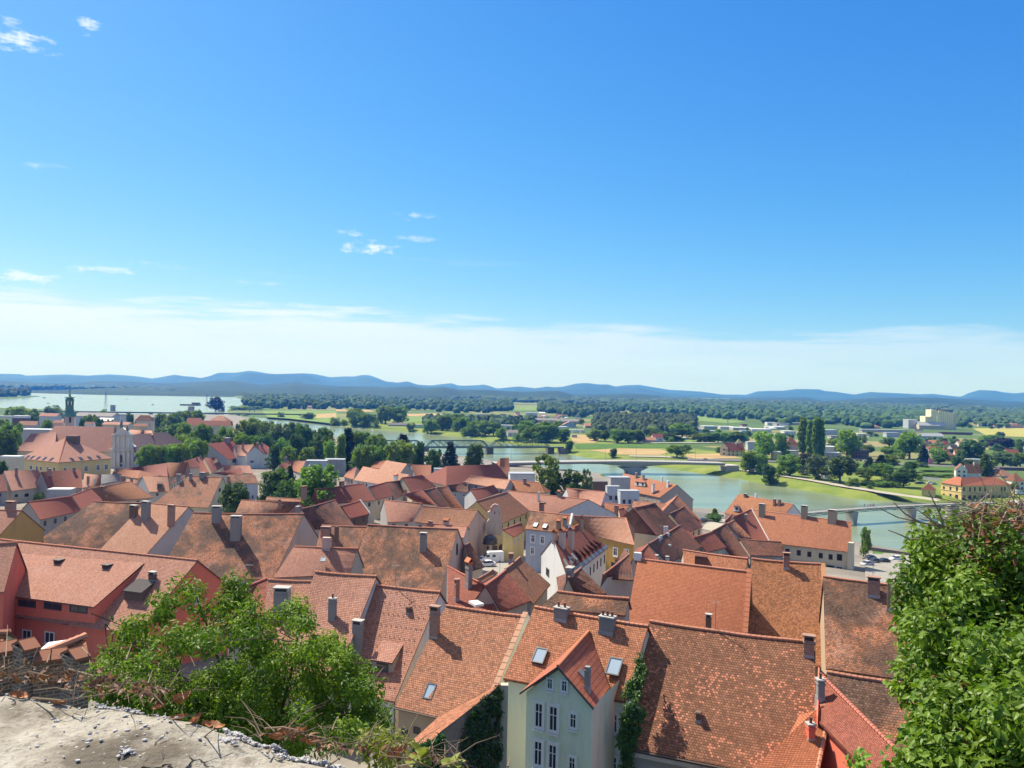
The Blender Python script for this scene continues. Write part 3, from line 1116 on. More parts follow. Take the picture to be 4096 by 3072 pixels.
# ivy clad outbuilding below the skylight roof
p1, p2, p3 = at_y(S('b1', (1712, 1085)), 52), at_y(S('b1', (1310, 1402)), 45), at_y(S('b1', (1185, 1510)), 43.3)
q1, q2, q3 = at_y(S('b1', (1722, 1072)), 53.2), at_y(S('b1', (1288, 1306)), 48.5), at_y(S('b1', (1068, 1502)), 44.8)
o = empty('outbuilding', V((p2.x, p2.y, 29)), 'brick outbuilding with a narrow sloping orange tile roof, its wall hung with ivy', 'shed')
mb = MB()
grid_face(mb, p1, p2, q1, q2, 8, 1.5, .05, 2, 0, (p2 - p1).cross(q1 - p1).z > 0)
grid_face(mb, p2, p3, q2, q3, 4, 1.5, .05, 7, 0, (p2 - p1).cross(q1 - p1).z > 0)
mb.build('roof', roofm('orange'), o)
mb = MB()
dn = lambda p, z=28.0: V((p.x, p.y, z))
i1, i2, i3 = [p + V((-.08, .1, -.08)) for p in (p1, p2, p3)]
mb.face([dn(i2), dn(i1), i1, i2], [(0, 0), (9, 0), (9, 11), (0, 11)])
mb.face([dn(i3), dn(i2), i2, i3], [(0, 0), (2, 0), (2, 11), (0, 11)])
mb.face([dn(q1), dn(q2), q2, q1], [(0, 0), (9, 0), (9, 11), (0, 11)])
mb.build('wall', brick_mat('old', (0.22, 0.13, 0.09)), o)
mb = MB()
mb.box(dn(p1) + V((.25, 0, 0)), V((.5, 0, 0)), V((0, .5, 0)), V((0, 0, p1.z - 28)))
mb.build('corner_pier', wallm('beige'), o)
OUT_W = (i1, i2, i3)

# ---- left: mossy giants
h = house('m0', (860, 1302), (1340, 1315), ('b0', 130, 200), ('b0', 660, 190), 'large roof half covered in dark moss with loose tiles, left of the pale patch', 'mossy', 'dirty', hr=13.5, pitch=41, sag=.13)
h = house('m0', (1340, 1315), (1740, 1350), ('b0', 660, 190), ('b0', 985, 215), 'pale pink roofed house with three chimneys and a dark gable', 'pale', 'grey', hr=13.5, pitch=41,
  chim=[(1215, 1455, 66, 105, 'd'), (1325, 1478, 72, 165, 'g'), (1563, 1512, 58, 165, 'b')], sag=.04)
h = house('m1', (170, 1405), (1190, 1415), ('b0', 1064, 367), ('b1', 160, 368), 'widest mossy roof with black blotches and two tall grey chimneys', 'mossy', 'pinkish', hr=13.6, pitch=42, sag=.18,
  chim=[(375, 1500, 78, 140, 'g'), (552, 1660, 92, 210, 'g')])
house('m0', (-300, 1370), (205, 1385), (-560, 1650), (-35, 1650), 'mustard gabled house at the frame edge with a pink roof', 'pink', 'mustard', hr=12.5, pitch=40, chim=[(80, 1372, 78, 55, 'b')])
h = house('b1', (300, 146), (736, 160), (160, 360), (682, 335), 'small clean pinkish red roof between two mossy roofs, with a tiny skylight', 'pink', 'dirty', hr=11.6, pitch=38, sky=[(500, 236, .7, .9)],
  chim=[(518, 168, 56, 82, 'pn')], sag=.02)
h = house('b1', (490, 0), (795, 10), (450, 158), (742, 160), 'brown orange roof with two small brick chimneys behind the clean pinkish roof', 'old', 'dirty', hr=11.6, pitch=40,
  chim=[(512, 85, 62, 62, 'b'), (588, 108, 26, 98, 'dn')])
h = house('b1', (800, -4), (1420, 26), (655, 430), (1290, 500), 'steep mossy roof with a pink plastered gable above the narrow passage', 'mossy', 'pinkish', hr=13.2, pitch=44, sag=.12,
  chim=[(1178, 212, 44, 148, 'g')], win=[('R', 1412, 165, 14, 75, 1)])
shed_dormer(h, 'b1', (1060, 365), (1120, 362), (1048, 392), (1122, 372), (1062, 402), (1118, 400), 'dark', 'brown')
# behind R4: reddish valley roofs
h = house('z1', (330, 420), (900, 700), (330, 1000), (1060, 1085), 'dark red valley roof with a white hatch and two brick stacks behind the skylight roof', 'red', 'dirty', hr=11.8, pitch=42,
  chim=[(614, 700, 105, 300, 'gt'), (440, 905, 60, 250, 'b')])
mb = MB()
p = slope_pt(h, 'z1', (755, 990))
mb.box(p, h.u * 1.6, V((-h.u.y, h.u.x, 0)) * 1.0, V((0, 0, .25)))
mb.build('roof_hatch', FRAME, h.o)
h = house('z1', (890, 710), (1190, 480), (1130, 1095), (1560, 930), 'rusty red roof with twin narrow skylights facing the white gabled house', 'red', 'dirty', hr=12, pitch=43,
  sky=[(1285, 920, .6, 1.7), (1360, 848, .6, 1.7)])
h = house('z1', (1180, 470), (1400, 290), (1600, 985), (1850, 690), 'weathered brown roof beside the white gable, brick stack on its ridge', 'brown', 'dirty', hr=12, pitch=43, sag=.1,
  chim=[(1292, 330, 62, 60, 'b')])
house('z4', (500, 1480), (760, 1320), (560, 1570), (850, 1370), 'small rusty roof at the edge of the little square', 'brown', 'dirty', hr=6.5, pitch=40)
h = house('z4', (262, 880), (350, 845), (400, 1330), (610, 1270), 'steep dark red roof slope beside the bulbous black domes', 'dark', 'beige', hr=10, pitch=50)
# white gabled house with eyebrow vents
h = house('z2', (236, 555), (600, 362), (440, 1150), (1045, 700), 'white gabled house with a red roof and a row of lead vents along the eave', 'red', 'white', hr=13, pitch=45,
  chim=[(395, 720, 118, 250, 'pt'), (525, 730, 108, 280, 'pt'), (280, 600, 90, 110, 'pt'), (668, 470, 50, 190, 'tt')],
  win=[('L', 152, 1065, 58, 110, 3)] + [('F', 985 - i * 52, 872 + i * 44, 16, 120, 3) for i in range(5)])
for i in range(9):
 s_ = 0.06 + i * 0.105
 q = h.c.lerp(h.d, s_).lerp(h.a.lerp(h.b, s_), 0.14)
 q2 = h.c.lerp(h.d, s_).lerp(h.a.lerp(h.b, s_), 0.42)
 mb = MB()
 o_ = V((h.d - h.c).normalized()) * 0.45
 mb.face([q - o_ + V((0, 0, .7)), q + o_ + V((0, 0, .7)), q2 + o_ + V((0, 0, .1)), q2 - o_ + V((0, 0, .1))])
 mb.face([q - o_ - V((0, 0, .1)), q + o_ - V((0, 0, .1)), q + o_ + V((0, 0, .7)), q - o_ + V((0, 0, .7))])
 mb.face([q + o_ - V((0, 0, .1)), q2 + o_ + V((0, 0, .1)), q + o_ + V((0, 0, .7))])
 mb.face([q - o_ - V((0, 0, .1)), q - o_ + V((0, 0, .7)), q2 - o_ + V((0, 0, .1))])
 mb.build('roof_vent', roofm('red') if i > 2 else METAL, h.o)
mb = MB()
mb.box((h.c + h.d) / 2 + (h.a - h.c) * .05 + V((0, 0, 0)), (h.d - h.c) * .98, (h.a - h.c) * .1, h.n * .06)
mb.build('lead_eave', METAL, h.o)
house('z2', (290, 1345), (1350, 1450), (20, 1590), (1300, 1700), 'short mossy roof with an orange patch behind the twin grey chimneys', 'mossy', 'dirty', hr=12.5, pitch=40, sag=.08)
h = house('z2', (450, 1150), (640, 1000), (560, 1380), (1020, 1380), 'dark brown gable roof with a tile capped stack in front of the white gable', 'dark', 'dirty', hr=11.5, pitch=44,
  chim=[(520, 1190, 140, 160, 'g'), (696, 1385, 100, 200, 'wt')])
h = house('z2', (960, 1105), (1350, 800), (1000, 1150), (1420, 1180), 'rusty gable roof and grey yard wall beside the even orange roof', 'dark', 'grey', hr=11, pitch=45,
  chim=[(1195, 1110, 62, 180, 'wt'), (1222, 1400, 54, 340, 'g')])
h = house('z2', (1410, 860), (1625, 660), (1480, 960), (1790, 880), 'small reddish brown gable roof behind the ridge of the even orange roof', 'red', 'dirty', hr=12, pitch=45)
h = house('z3', (350, 830), (800, 560), (640, 1120), (1140, 870), 'long dark slope with many thin vent pipes and an orange far half', 'dark', 'dirty', hr=12.3, pitch=43,
  chim=[(480, 1090, 66, 66, 'w'), (640, 1105, 50, 62, 'w')] + [(q[0], q[1], 12, 70, 'wn') for q in ((650, 740), (545, 775), (520, 800), (675, 910), (605, 640), (632, 640))])
h = house('z3', (640, 650), (815, 560), (970, 930), (1140, 870), 'bright red slope with a long dark dormer slit', 'plain_red', 'dirty', hr=12.9, pitch=41)
shed_dormer(h, 'z3', (880, 640), (940, 640), (1030, 800), (1110, 790), (1040, 850), (1120, 830), 'plain_red', 'brown')
h = house('z3', (850, 920), (1810, 1048), (880, 1200), (1760, 1300), 'orange roof with a dark boxy dormer and antenna racks', 'orange', 'pinkish', hr=12.8, pitch=40)
shed_dormer(h, 'z3', (1030, 985), (1200, 1005), (1030, 1010), (1200, 1030), (1040, 1160), (1195, 1165), 'dark', 'brown')
h = house('z3', (1040, 730), (1290, 650), (1200, 960), (1500, 880), 'dark red hipped roof behind the antenna racks', 'red', 'dirty', hr=11.5, pitch=42)
h = house('z3', (1290, 640), (1490, 530), (1560, 1000), (1850, 1040), 'long dark mossy slope with a lone white pipe', 'dark', 'dirty', hr=11.8, pitch=42, chim=[(1568, 770, 22, 110, 'wn')])
h = house('z3', (1500, 530), (1610, 480), (1700, 740), (1860, 740), 'narrow mossy roof strip leaning against the dark gable', 'mossy', 'dirty', hr=11, pitch=42)
h = house('z3', (1610, 425), (1862, 318), (1720, 760), (2115, 780), 'steep dark plum red roof with a pale buttress chimney', 'red', 'dirty', hr=13, pitch=46, chim=[(1800, 620, 60, 230, 'tn')])
parapet(h, 'R', .4, .25, wallm('white'), 'fire_wall')
h = house('z3', (1690, 760), (2300, 800), (1850, 1000), (2400, 1010), 'long low brown roof with a grassy gutter before the riverside house', 'dark', 'dirty', hr=8.5, pitch=35)
h = house('z3', (1480, 490), (1575, 390), (1500, 560), (1660, 520), 'small dark brown gable between the street and the plum red roof', 'dark', 'dirty', hr=10, pitch=45)
# ---- big houses around the grey facade
h = house('m3', (60, 1390), (425, 1430), (0, 1556), (390, 1597), 'grey white house with two small skylights and plain sash windows', 'old', 'blue', hr=13.5, pitch=40, sag=.03,
  sky=[(97, 1518, 1, 1.2, 1), (184, 1529, 1, 1.2, 1)], chim=[(305, 1545, 36, 50, 'bt'), (365, 1530, 36, 60, 'gt')],
  win=[('F', 1468, 770, 66, 130, 2, 'z4'), ('F', 1635, 795, 66, 130, 2, 'z4'), ('F', 1460, 985, 62, 120, 2, 'z4')])
parapet(h, 'R', .5, .5, wallm('white'), 'fire_wall')
h = house('m3', (432, 1432), (930, 1455), (560, 1605), ('b2', 916, 137), 'ochre house with a pale orange hipped roof and white window surrounds', 'pale', 'ochre', ends='gh', zr=30.7, pitch=40, sag=.03,
  win=[('F', 1150, 765, 56, 110, 2, 'z2'), ('F', 1312, 785, 56, 110, 2, 'z2'), ('F', 1120, 950, 62, 60, 3, 'z2')])
h = house('m3', (1000, 1362), (1195, 1318), (1215, 1615), (1420, 1540), 'large dark mottled roof with a pale left hip, behind the ochre house', 'dark', 'cream', ends='hg', hr=14.5, pitch=43, sag=.12)
h = house('m3', (1335, 1415), (1465, 1350), (1485, 1595), (1640, 1535), 'dark mottled roof with ragged tile courses above the street bend', 'dark', 'cream', hr=12.5, pitch=43, sag=.1)
h = house('m3', (1345, 1312), (1405, 1245), (1560, 1480), (1640, 1500), 'small bright orange gable leaning on the tall grey gable', 'orange', 'brick', hr=11.5, pitch=43)
h = house('m3', (1000, 1300), (1350, 1330), (980, 1365), (1360, 1395), 'half ruined terracotta terrace roof between the grey blocks and the dark roof', 'old', 'brick', hr=8.5, pitch=25)
h = house('m3', (905, 1042), (1400, 1148), (850, 1185), (1240, 1268), 'big orange roof with a tall bare grey gable facing the river', 'orange', 'dirty', hr=14.0, pitch=41,
  chim=[(1018, 1090, 24, 45, 'g'), (1085, 1110, 22, 50, 'g'), (1255, 1120, 18, 45, 'wn'), (1310, 1165, 24, 55, 'wn'), (1172, 1205, 28, 62, 'w')])
shed_dormer(h, 'm3', (1020, 1095), (1110, 1112), (1012, 1118), (1108, 1130), (1018, 1152), (1108, 1160), 'orange', 'white', [(1038, 1138, 26, 26), (1085, 1142, 26, 26)])
h = house('m3', (735, 1315), (968, 1338), (690, 1425), (888, 1438), 'cream cottage with orange roof and a thick brick stack', 'orange', 'cream', hr=10, pitch=40, chim=[(838, 1425, 34, 75, 'b')],
  win=[('F', 718, 1458, 20, 18, 1), ('F', 786, 1468, 20, 18, 1)])
house('m3', (862, 1375), (960, 1345), (880, 1468), (985, 1420), 'small red side roof behind the cream cottage stack', 'red', 'cream', hr=9, pitch=40)
h = house('m3', (380, 1180), (742, 1216), (342, 1248), (690, 1385), 'pink roofed house whose grey gable wedges against the white gable', 'pink', 'blue', hr=13, pitch=42, sag=.02)
h = house('m3', (-163, 1205), (585, 1286), (0, 1385), (300, 1412), 'long pink roof with iron steps and a blank pale gable', 'pink', 'blue', hr=13.5, pitch=40, sag=.02,
  chim=[(122, 1300, 18, 85, 'wn'), (147, 1392, 40, 70, 'b'), (310, 1265, 26, 45, 'gt')])
# ---- centre
h = house('m2', (1168, 1300), (1445, 1215), (1380, 1515), (1660, 1392), 'broad brown roof over a yellow arcade wall beside the curly gable', 'brown', 'yellow', hr=14, pitch=42, sag=.04)
house('z4', (930, 612), (1262, 488), (1130, 742), (1325, 622), 'low red lean-to roof over a yellow panelled wall by the square', 'red', 'yellow', hr=8.5, pitch=35, lean=True)
h = house('m2', (670, 1346), (1180, 1385), (590, 1490), (1080, 1560), 'wide brown roof with a white snow ladder left of the curly gable', 'brown', 'pinkish', hr=12.5, pitch=38, sag=.05)
q0, q1_ = slope_pt(h, 'm2', (800, 1490)), slope_pt(h, 'm2', (842, 1418))
mb = MB()
mb.box((q0 + q1_) / 2 + h.n * .1, (q1_ - q0), h.u * .5, h.n * .08)
mb.build('roof_ladder', FRAME, h.o)
h = house('m2', (700, 1500), (1080, 1535), (640, 1560), (1050, 1640), 'low pink roof with small stacks under the wide brown roof', 'pink', 'pinkish', hr=10.5, pitch=33,
  chim=[(735, 1528, 36, 30, 'b'), (880, 1530, 48, 40, 'pt')])
h = house('m2', (312, 1290), (662, 1320), (345, 1492), (575, 1487), 'tilted pink roof with a row of snow guards and a dark right edge', 'pink', 'grey', hr=12.5, pitch=42, sag=.02)
h = house('m2', (490, 1238), (665, 1193), (635, 1318), (815, 1352), 'dark red roof with a bright left hip and shadowed chimney line', 'red', 'cream', ends='hg', hr=12, pitch=42, chim=[(517, 1250, 26, 36, 'gt')])
h = house('m2', (680, 1200), (787, 1177), (830, 1355), (925, 1342), 'charcoal mossy roof strip between the dark red and the orange slope', 'dark', 'cream', hr=12.2, pitch=43, sag=.08)
h = house('m2', (803, 1172), (890, 1163), (935, 1362), (1045, 1366), 'narrow orange slope with a grey concrete yard wall on its right', 'orange', 'grey', hr=12, pitch=43)
h = house('m2', (175, 1167), (335, 1125), (245, 1288), (392, 1250), 'dark red roof with three pale attic slits', 'red', 'cream', hr=12, pitch=42)
h = house('m2', (333, 1126), (472, 1108), (405, 1282), (552, 1216), 'dark patchy brown roof beside the one with attic slits', 'dark', 'cream', hr=12, pitch=42)
h = house('m2', (480, 1083), (665, 1060), (560, 1214), (797, 1167), 'plain red gabled roof with a cream left gable', 'red', 'paleyellow', hr=13.5, pitch=43)
h = house('m2', (1108, 1195), (1325, 1153), (1168, 1290), (1382, 1220), 'red roof with a white gable standing above the concrete yard', 'red', 'white', hr=12.5, pitch=43)
h = house('m2', (890, 977), (1355, 958), (886, 1158), (1462, 1092), 'long dark red roof with a bright orange left hip', 'red', 'cream', ends='hg', hr=14, pitch=43, sag=.05)
h = house('m2', (1385, 904), (1462, 900), (1372, 1050), (1475, 1052), 'steep little orange pyramid roof near the road bridge', 'orange', 'cream', ends='hh', hr=14, pitch=52)
h = house('m2', (1112, 1067), (1476, 1105), (1045, 1128), (1430, 1192), 'pale pink roof facing left with a black right gable', 'pale', 'grey', hr=12.5, pitch=42)
h = house('m2', (1478, 1105), (1742, 1128), (1430, 1200), (1790, 1225), 'orange brown wavy roof with a dark right gable near the leafy tree', 'rust', 'cream', ends='gh', hr=11.5, pitch=40, chim=[(1607, 1140, 26, 40, 'b')])
h = house('m2', (120, 980), (548, 1056), (35, 1107), (430, 1168), 'large pale orange roof with white eave facing left', 'pale', 'white', hr=12.5, pitch=40, chim=[(412, 1118, 40, 52, 'wt')])
h = house('m2', (335, 923), (527, 955), (262, 1012), (462, 1046), 'pale orange gable roof before the dark spruce', 'pale', 'dirty', hr=12.5, pitch=42)
h = house('m2', (235, 935), (330, 925), (188, 990), (280, 1000), 'little orange roof left of the pale gable roof', 'orange', 'cream', hr=11, pitch=42)
h = house('m2', (560, 962), (750, 968), (600, 1060), (740, 1075), 'orange roof with a blue grey lean-to below the spruce', 'orange', 'blue', hr=10, pitch=40)
h = house('m2', (0, 1000), (60, 985), (-60, 1075), (30, 1100), 'small orange gable at the left of the large pale orange roof', 'orange', 'pinkish', hr=11, pitch=42)
h = house('m2', (905, 1150), (1090, 1130), (935, 1210), (1090, 1215), 'low brown roof with a thick stack above the concrete yard', 'dark', 'grey', hr=10, pitch=38, chim=[(1057, 1195, 28, 65, 'b')])
# m1 set
h = house('m1', (1290, 1190), (1740, 1137), (1330, 1335), (1850, 1292), 'long dull red roof with a flaky bright left hip', 'red', 'cream', ends='hg', hr=13, pitch=42, sag=.05, chim=[(1545, 1175, 42, 50, 'b'), (1195, 1270, 48, 100, 'b')])
h = house('m1', (1165, 1372), (1476, 1288), (1290, 1560), (1655, 1532), 'dark blotched roof under the flaky hipped roof', 'dark', 'pinkish', hr=13, pitch=43, sag=.1, chim=[(1145, 1402, 44, 42, 'g')])
h = house('m1', (1530, 1345), (1702, 1297), (1612, 1462), (1790, 1416), 'plain brick red lean-to roof with raised white edge', 'plain_red', 'brown', hr=12.2, pitch=38)
parapet(h, 'R', .4, .4, wallm('white'), 'fire_wall')
h = house('m1', (610, 1290), (1150, 1306), (548, 1428), (1030, 1408), 'wide mottled old roof with a brick parapet behind it', 'old', 'brick', hr=12.5, pitch=38, sag=.1, chim=[(960, 1345, 24, 50, 'b')])
h = house('m1', (845, 1262), (1165, 1282), (835, 1290), (1160, 1306), 'low brick parapet roof strip before the round dark tree', 'old', 'brick', hr=11, pitch=25)
h = house('m0', (1740, 1068), ('m1', 436, 1078), (1400, 1335), ('m1', 308, 1362), 'huge weathered orange roof with a pale yellow gable and two leaning chimney shadows', 'old', 'paleyellow', hr=13.5, pitch=41, sag=.1,
  chim=[('m1', 0, 0, 0, 0)][:0], win=[('R', 412, 1198, 14, 34, 1, 'm1'), ('R', 463, 1190, 14, 30, 1, 'm1'), ('R', 400, 1300, 12, 26, 1, 'm1')])
for q in ((140, 1112, 26, 58, 'g'), (245, 1092, 46, 48, 'g'), (28, 1110, 36, 50, 'g')):
 add_chim(h, *q, 'm1')
h = house('m1', (490, 1055), (735, 1058), (482, 1135), (772, 1138), 'white walled house with a mottled brown roof beside the dark tree', 'old', 'blue', hr=10.5, pitch=38, chim=[(490, 1125, 24, 45, 'b')],
  win=[('F', 716, 1262, 14, 30, 3), ('F', 762, 1270, 14, 30, 3)])
h = house('m1', (440, 968), (690, 972), (428, 1022), (722, 1048), 'low salmon roof with rounded end under the white gable house', 'pink', 'cream', hr=9.5, pitch=36)
h = house('m1', (345, 1042), (606, 992), (480, 1062), (626, 1054), 'thin dark red roof edge in front of the salmon roof', 'red', 'cream', hr=10, pitch=36)
h = house('m1', (300, 772), (535, 744), (490, 917), (722, 880), 'tall house with a red roof and a broad pale left gable', 'plain_red', 'grey', hr=15, pitch=40, sag=.02, chim=[(498, 768, 62, 48, 'g')],
  win=[('F', 545, 925, 30, 40, 3), ('F', 580, 930, 20, 36, 3)])
h = house('m1', (740, 797), (836, 770), (820, 868), (908, 852), 'white gabled house with grey balconies on its side wall', 'plain_red', 'white', hr=14, pitch=40, chim=[(748, 800, 32, 32, 'b'), (793, 800, 26, 30, 'b')],
  win=[('L', 702, 936, 12, 20, 3), ('L', 718, 937, 12, 20, 3), ('F', 848, 915, 45, 14, 3), ('F', 848, 960, 45, 14, 3)])
h = house('m1', (545, 782), (730, 778), (568, 880), (648, 886), 'bright pink linking roof between the red roof and the white gable', 'pale', 'white', hr=13.5, pitch=40, chim=[(625, 850, 18, 80, 'b')])
h = house('m1', (60, 935), (238, 888), (130, 1042), (326, 1036), 'dark red roof below the tall pale gable', 'red', 'cream', hr=11, pitch=42, chim=[(195, 950, 22, 55, 'bn'), (228, 940, 20, 55, 'bn')])
h = house('m1', (268, 900), (386, 898), (342, 1040), (440, 988), 'dark red roof slope with a moss edge leaning under the pale gable', 'red', 'cream', hr=11.5, pitch=42)
h = house('m1', (1060, 925), (1205, 930), (1045, 1005), (1150, 1042), 'small orange roof beside the flat white modern blocks', 'orange', 'white', hr=9.5, pitch=38, chim=[(1018, 925, 22, 26, 'g')])
h = house('m1', (960, 965), (1045, 930), (1000, 1000), (1060, 990), 'low dark red roof left of the small orange roof by the white blocks', 'red', 'cream', hr=8.5, pitch=38)
# m0 set
h = house('m0', (262, 1308), (656, 1255), (370, 1472), (746, 1390), 'dark crimson roof with a grey left gable', 'plain_red', 'dirty', hr=11.5, pitch=42, sag=.02)
h = house('m0', (660, 1250), (838, 1183), (752, 1382), (948, 1292), 'crimson roof continuing up behind the dark crimson one, with a white flashing', 'plain_red', 'dirty', hr=11.5, pitch=42, sag=.02)
h = house('m0', (840, 1182), (1200, 1120), (960, 1312), (1412, 1266), 'brown orange roof with a dark slate patch and small stacks', 'rust', 'cream', ends='gh', hr=12.2, pitch=40, sag=.04,
  chim=[(958, 1235, 22, 62, 'b'), (990, 1300, 50, 55, 'tn'), (1085, 1270, 12, 36, 'dn')])
h = house('m0', (35, 1022), (352, 1012), (105, 1206), (434, 1168), 'pinkish roofed beige house with small dark windows', 'pink', 'beige', hr=12, pitch=40, sag=.02, chim=[(150, 1062, 24, 60, 'b')],
  win=[('F', 245, 1245, 32, 30, 1), ('F', 150, 1250, 24, 24, 1)])
h = house('m0', (-200, 1050), (30, 1055), (-200, 1215), (72, 1210), 'deep red roof cut by the frame beside the pinkish roofed beige house', 'red', 'dirty', hr=11.5, pitch=40)
h = house('m0', (378, 1030), (746, 1003), (446, 1192), (762, 1180), 'dull red roof with two chimneys and long shadows, before the yellow hipped house', 'red', 'dirty', hr=12, pitch=40, sag=.02,
  chim=[(456, 1078, 30, 68, 'b'), (685, 1052, 22, 55, 'b'), (566, 1125, 8, 38, 'wn')])
h = house('m0', (778, 1045), (930, 1056), (758, 1178), (925, 1155), 'salmon roof with a bent chimney shadow and thin pipe', 'pale', 'cream', hr=11, pitch=40, chim=[(806, 1130, 22, 52, 'b'), (862, 1130, 8, 36, 'wn')])
h = house('m0', (935, 1055), (1108, 1046), (930, 1142), (1162, 1102), 'flat looking grey roof among the orange ones', 'grey', 'grey', hr=11, pitch=36, chim=[(1130, 1125, 32, 48, 'b')])
h = house('m0', (1060, 1003), (1292, 1018), (1030, 1052), (1270, 1092), 'vivid orange roof with a shadowed right hip', 'orange', 'cream', ends='gh', hr=11.5, pitch=38)
h = house('m0', (1165, 1095), (1270, 1100), (1160, 1140), (1285, 1138), 'tiny pale roof with two dark stacks under the vivid orange roof', 'pale', 'cream', hr=9.5, pitch=38, chim=[(1208, 1135, 20, 42, 'b')])
h = house('m0', (1312, 1070), (1546, 1080), (1375, 1215), (1566, 1212), 'salmon roof with one arched dormer window', 'pale', 'grey', hr=11.5, pitch=40, sag=.02, win=[('F', 1450, 1238, 20, 28, 3)])
shed_dormer(h, 'm0', (1450, 1120), (1500, 1122), (1448, 1140), (1502, 1142), (1452, 1190), (1500, 1192), 'dark', 'brown', [(1470, 1166, 30, 36)])
h = house('m0', (1540, 945), (1733, 945), (1546, 1082), (1702, 1052), 'golden brown gable roof with a mossy right edge', 'rust', 'tan', hr=12, pitch=43)
h = house('m0', (1130, 1003), (1538, 948), (1180, 1040), (1545, 1075), 'long dim red roof row below the clipped trees', 'red', 'cream', hr=11, pitch=38)
h = house('m0', (1690, 930), (1790, 920), (1720, 1000), (1843, 990), 'dim red roof behind the golden brown gable', 'red', 'cream', hr=11, pitch=40)
h = house('m0', (1700, 1055), (1600, 1100), (1690, 1090), (1560, 1150), 'thin red eave between the golden gable and the huge weathered roof', 'red', 'cream', hr=10, pitch=36)
# riverside pair on the right
h = house('m4', (582, 1238), (1095, 1330), (452, 1412), (960, 1485), 'orange riverside house with two small dormers', 'rust', 'white', hr=14, pitch=42, sag=.04,
  chim=[(642, 1268, 28, 30, 'd'), (740, 1270, 20, 40, 'wn'), (912, 1328, 24, 40, 'd'), (958, 1330, 22, 40, 'd')])
shed_dormer(h, 'm4', (545, 1335), (592, 1340), (540, 1352), (592, 1352), (548, 1388), (590, 1390), 'dark', 'white', [(570, 1370, 30, 24)])
h = house('m4', (720, 1380), (1625, 1492), ('b3', 145, 122), ('b3', 700, 186), 'long riverside house with a bright orange roof and rows of small dark windows', 'orange', 'cream', depth=226, pitch=42, sag=.05,
  chim=[(795, 1452, 52, 118, 't'), (1185, 1462, 52, 112, 't'), (1443, 1502, 72, 112, 't')],
  win=[('F', x, y, 26, 36, 1, 'b3') for x, y in ((263, 180), (340, 190), (412, 200), (490, 209), (557, 218))] + [('F', 618, 221, 34, 44, 1, 'b3'), ('F', 555, 305, 44, 60, 3, 'b3'), ('F', 617, 304, 36, 44, 0, 'b3')])
H_LONG = h
mb = MB()
mb.box(V((h.id.x, h.id.y, h.base)), h.u * 1.3, V((-h.u.y, h.u.x, 0)) * 1.6, V((0, 0, h.ze - h.base + 2.6)))
mb.build('buttress', wallm('cream'), h.o)
# ------------------------------------------------------------------ ground, river, hills
def ground_mat(key, stops, scale, fine=0.6, bump=0.3):
 m, t, b, out = nt('ground_' + key)
 g = N(t)
 geo = g.n('NewGeometry').outputs['Position']
 n = g.math('ADD', g.math('MULTIPLY', g.noise(geo, scale, 6, 0.6), 0.7), g.math('MULTIPLY', g.noise(geo, fine, 5, 0.7), 0.3))
 c = g.ramp(n, stops)
 t.links.new(c, b.inputs['Base Color'])
 b.inputs['Roughness'].default_value = 0.95
 b.inputs['Specular IOR Level'].default_value = 0.1
 bp = g.n('Bump', {'Strength': bump, 'Distance': 0.3, 'Height': g.noise(geo, fine * 2, 4, 0.6)})
 t.links.new(bp.outputs[0], b.inputs['Normal'])
 return m


def patch_mat():
 m, t, b, out = nt('ground_patchwork')
 g = N(t)
 geo = g.n('NewGeometry').outputs['Position']
 mp = g.n('Mapping', {'Vector': geo, 'Rotation': (0, 0, 0.5), 'Scale': (1 / 240, 1 / 110, 0)}).outputs[0]
 vo = g.n('TexVoronoi', {'Vector': mp, 'Scale': 1.0, 'Randomness': 0.8})
 vo.distance = 'CHEBYCHEV'
 sp = g.n('SeparateColor', {0: vo.outputs['Color']})
 c = g.ramp(sp.outputs[0], [(0.0, (0.06, 0.10, 0.03)), (0.35, (0.10, 0.16, 0.04)), (0.6, (0.07, 0.12, 0.035)), (0.8, (0.16, 0.19, 0.06)), (1.0, (0.30, 0.24, 0.12))])
 c = g.mix(g.math('MULTIPLY', g.noise(geo, 0.03, 5, .65), 0.6), c, (0.05, 0.08, 0.025))
 t.links.new(c, b.inputs['Base Color'])
 b.inputs['Roughness'].default_value = 0.95
 b.inputs['Specular IOR Level'].default_value = 0.1
 return m


GRASS = ground_mat('grass', [(0.3, (0.075, 0.12, 0.022)), (0.5, (0.14, 0.185, 0.035)), (0.7, (0.23, 0.245, 0.055))], 0.045, 0.7)
TOWNG = ground_mat('town', [(0.3, (0.13, 0.115, 0.10)), (0.55, (0.22, 0.20, 0.17)), (0.75, (0.30, 0.28, 0.24))], 0.06, 0.9)
SCRUB = ground_mat('scrub', [(0.3, (0.03, 0.05, 0.015)), (0.55, (0.06, 0.085, 0.025)), (0.75, (0.12, 0.11, 0.05))], 0.2, 1.4)
PATCH = patch_mat()
MUD = ground_mat('riverbed', [(0.3, (0.08, 0.08, 0.05)), (0.7, (0.13, 0.12, 0.08))], 0.1)


def frange(a, b, s):
 while a < b:
  yield a
  a += s


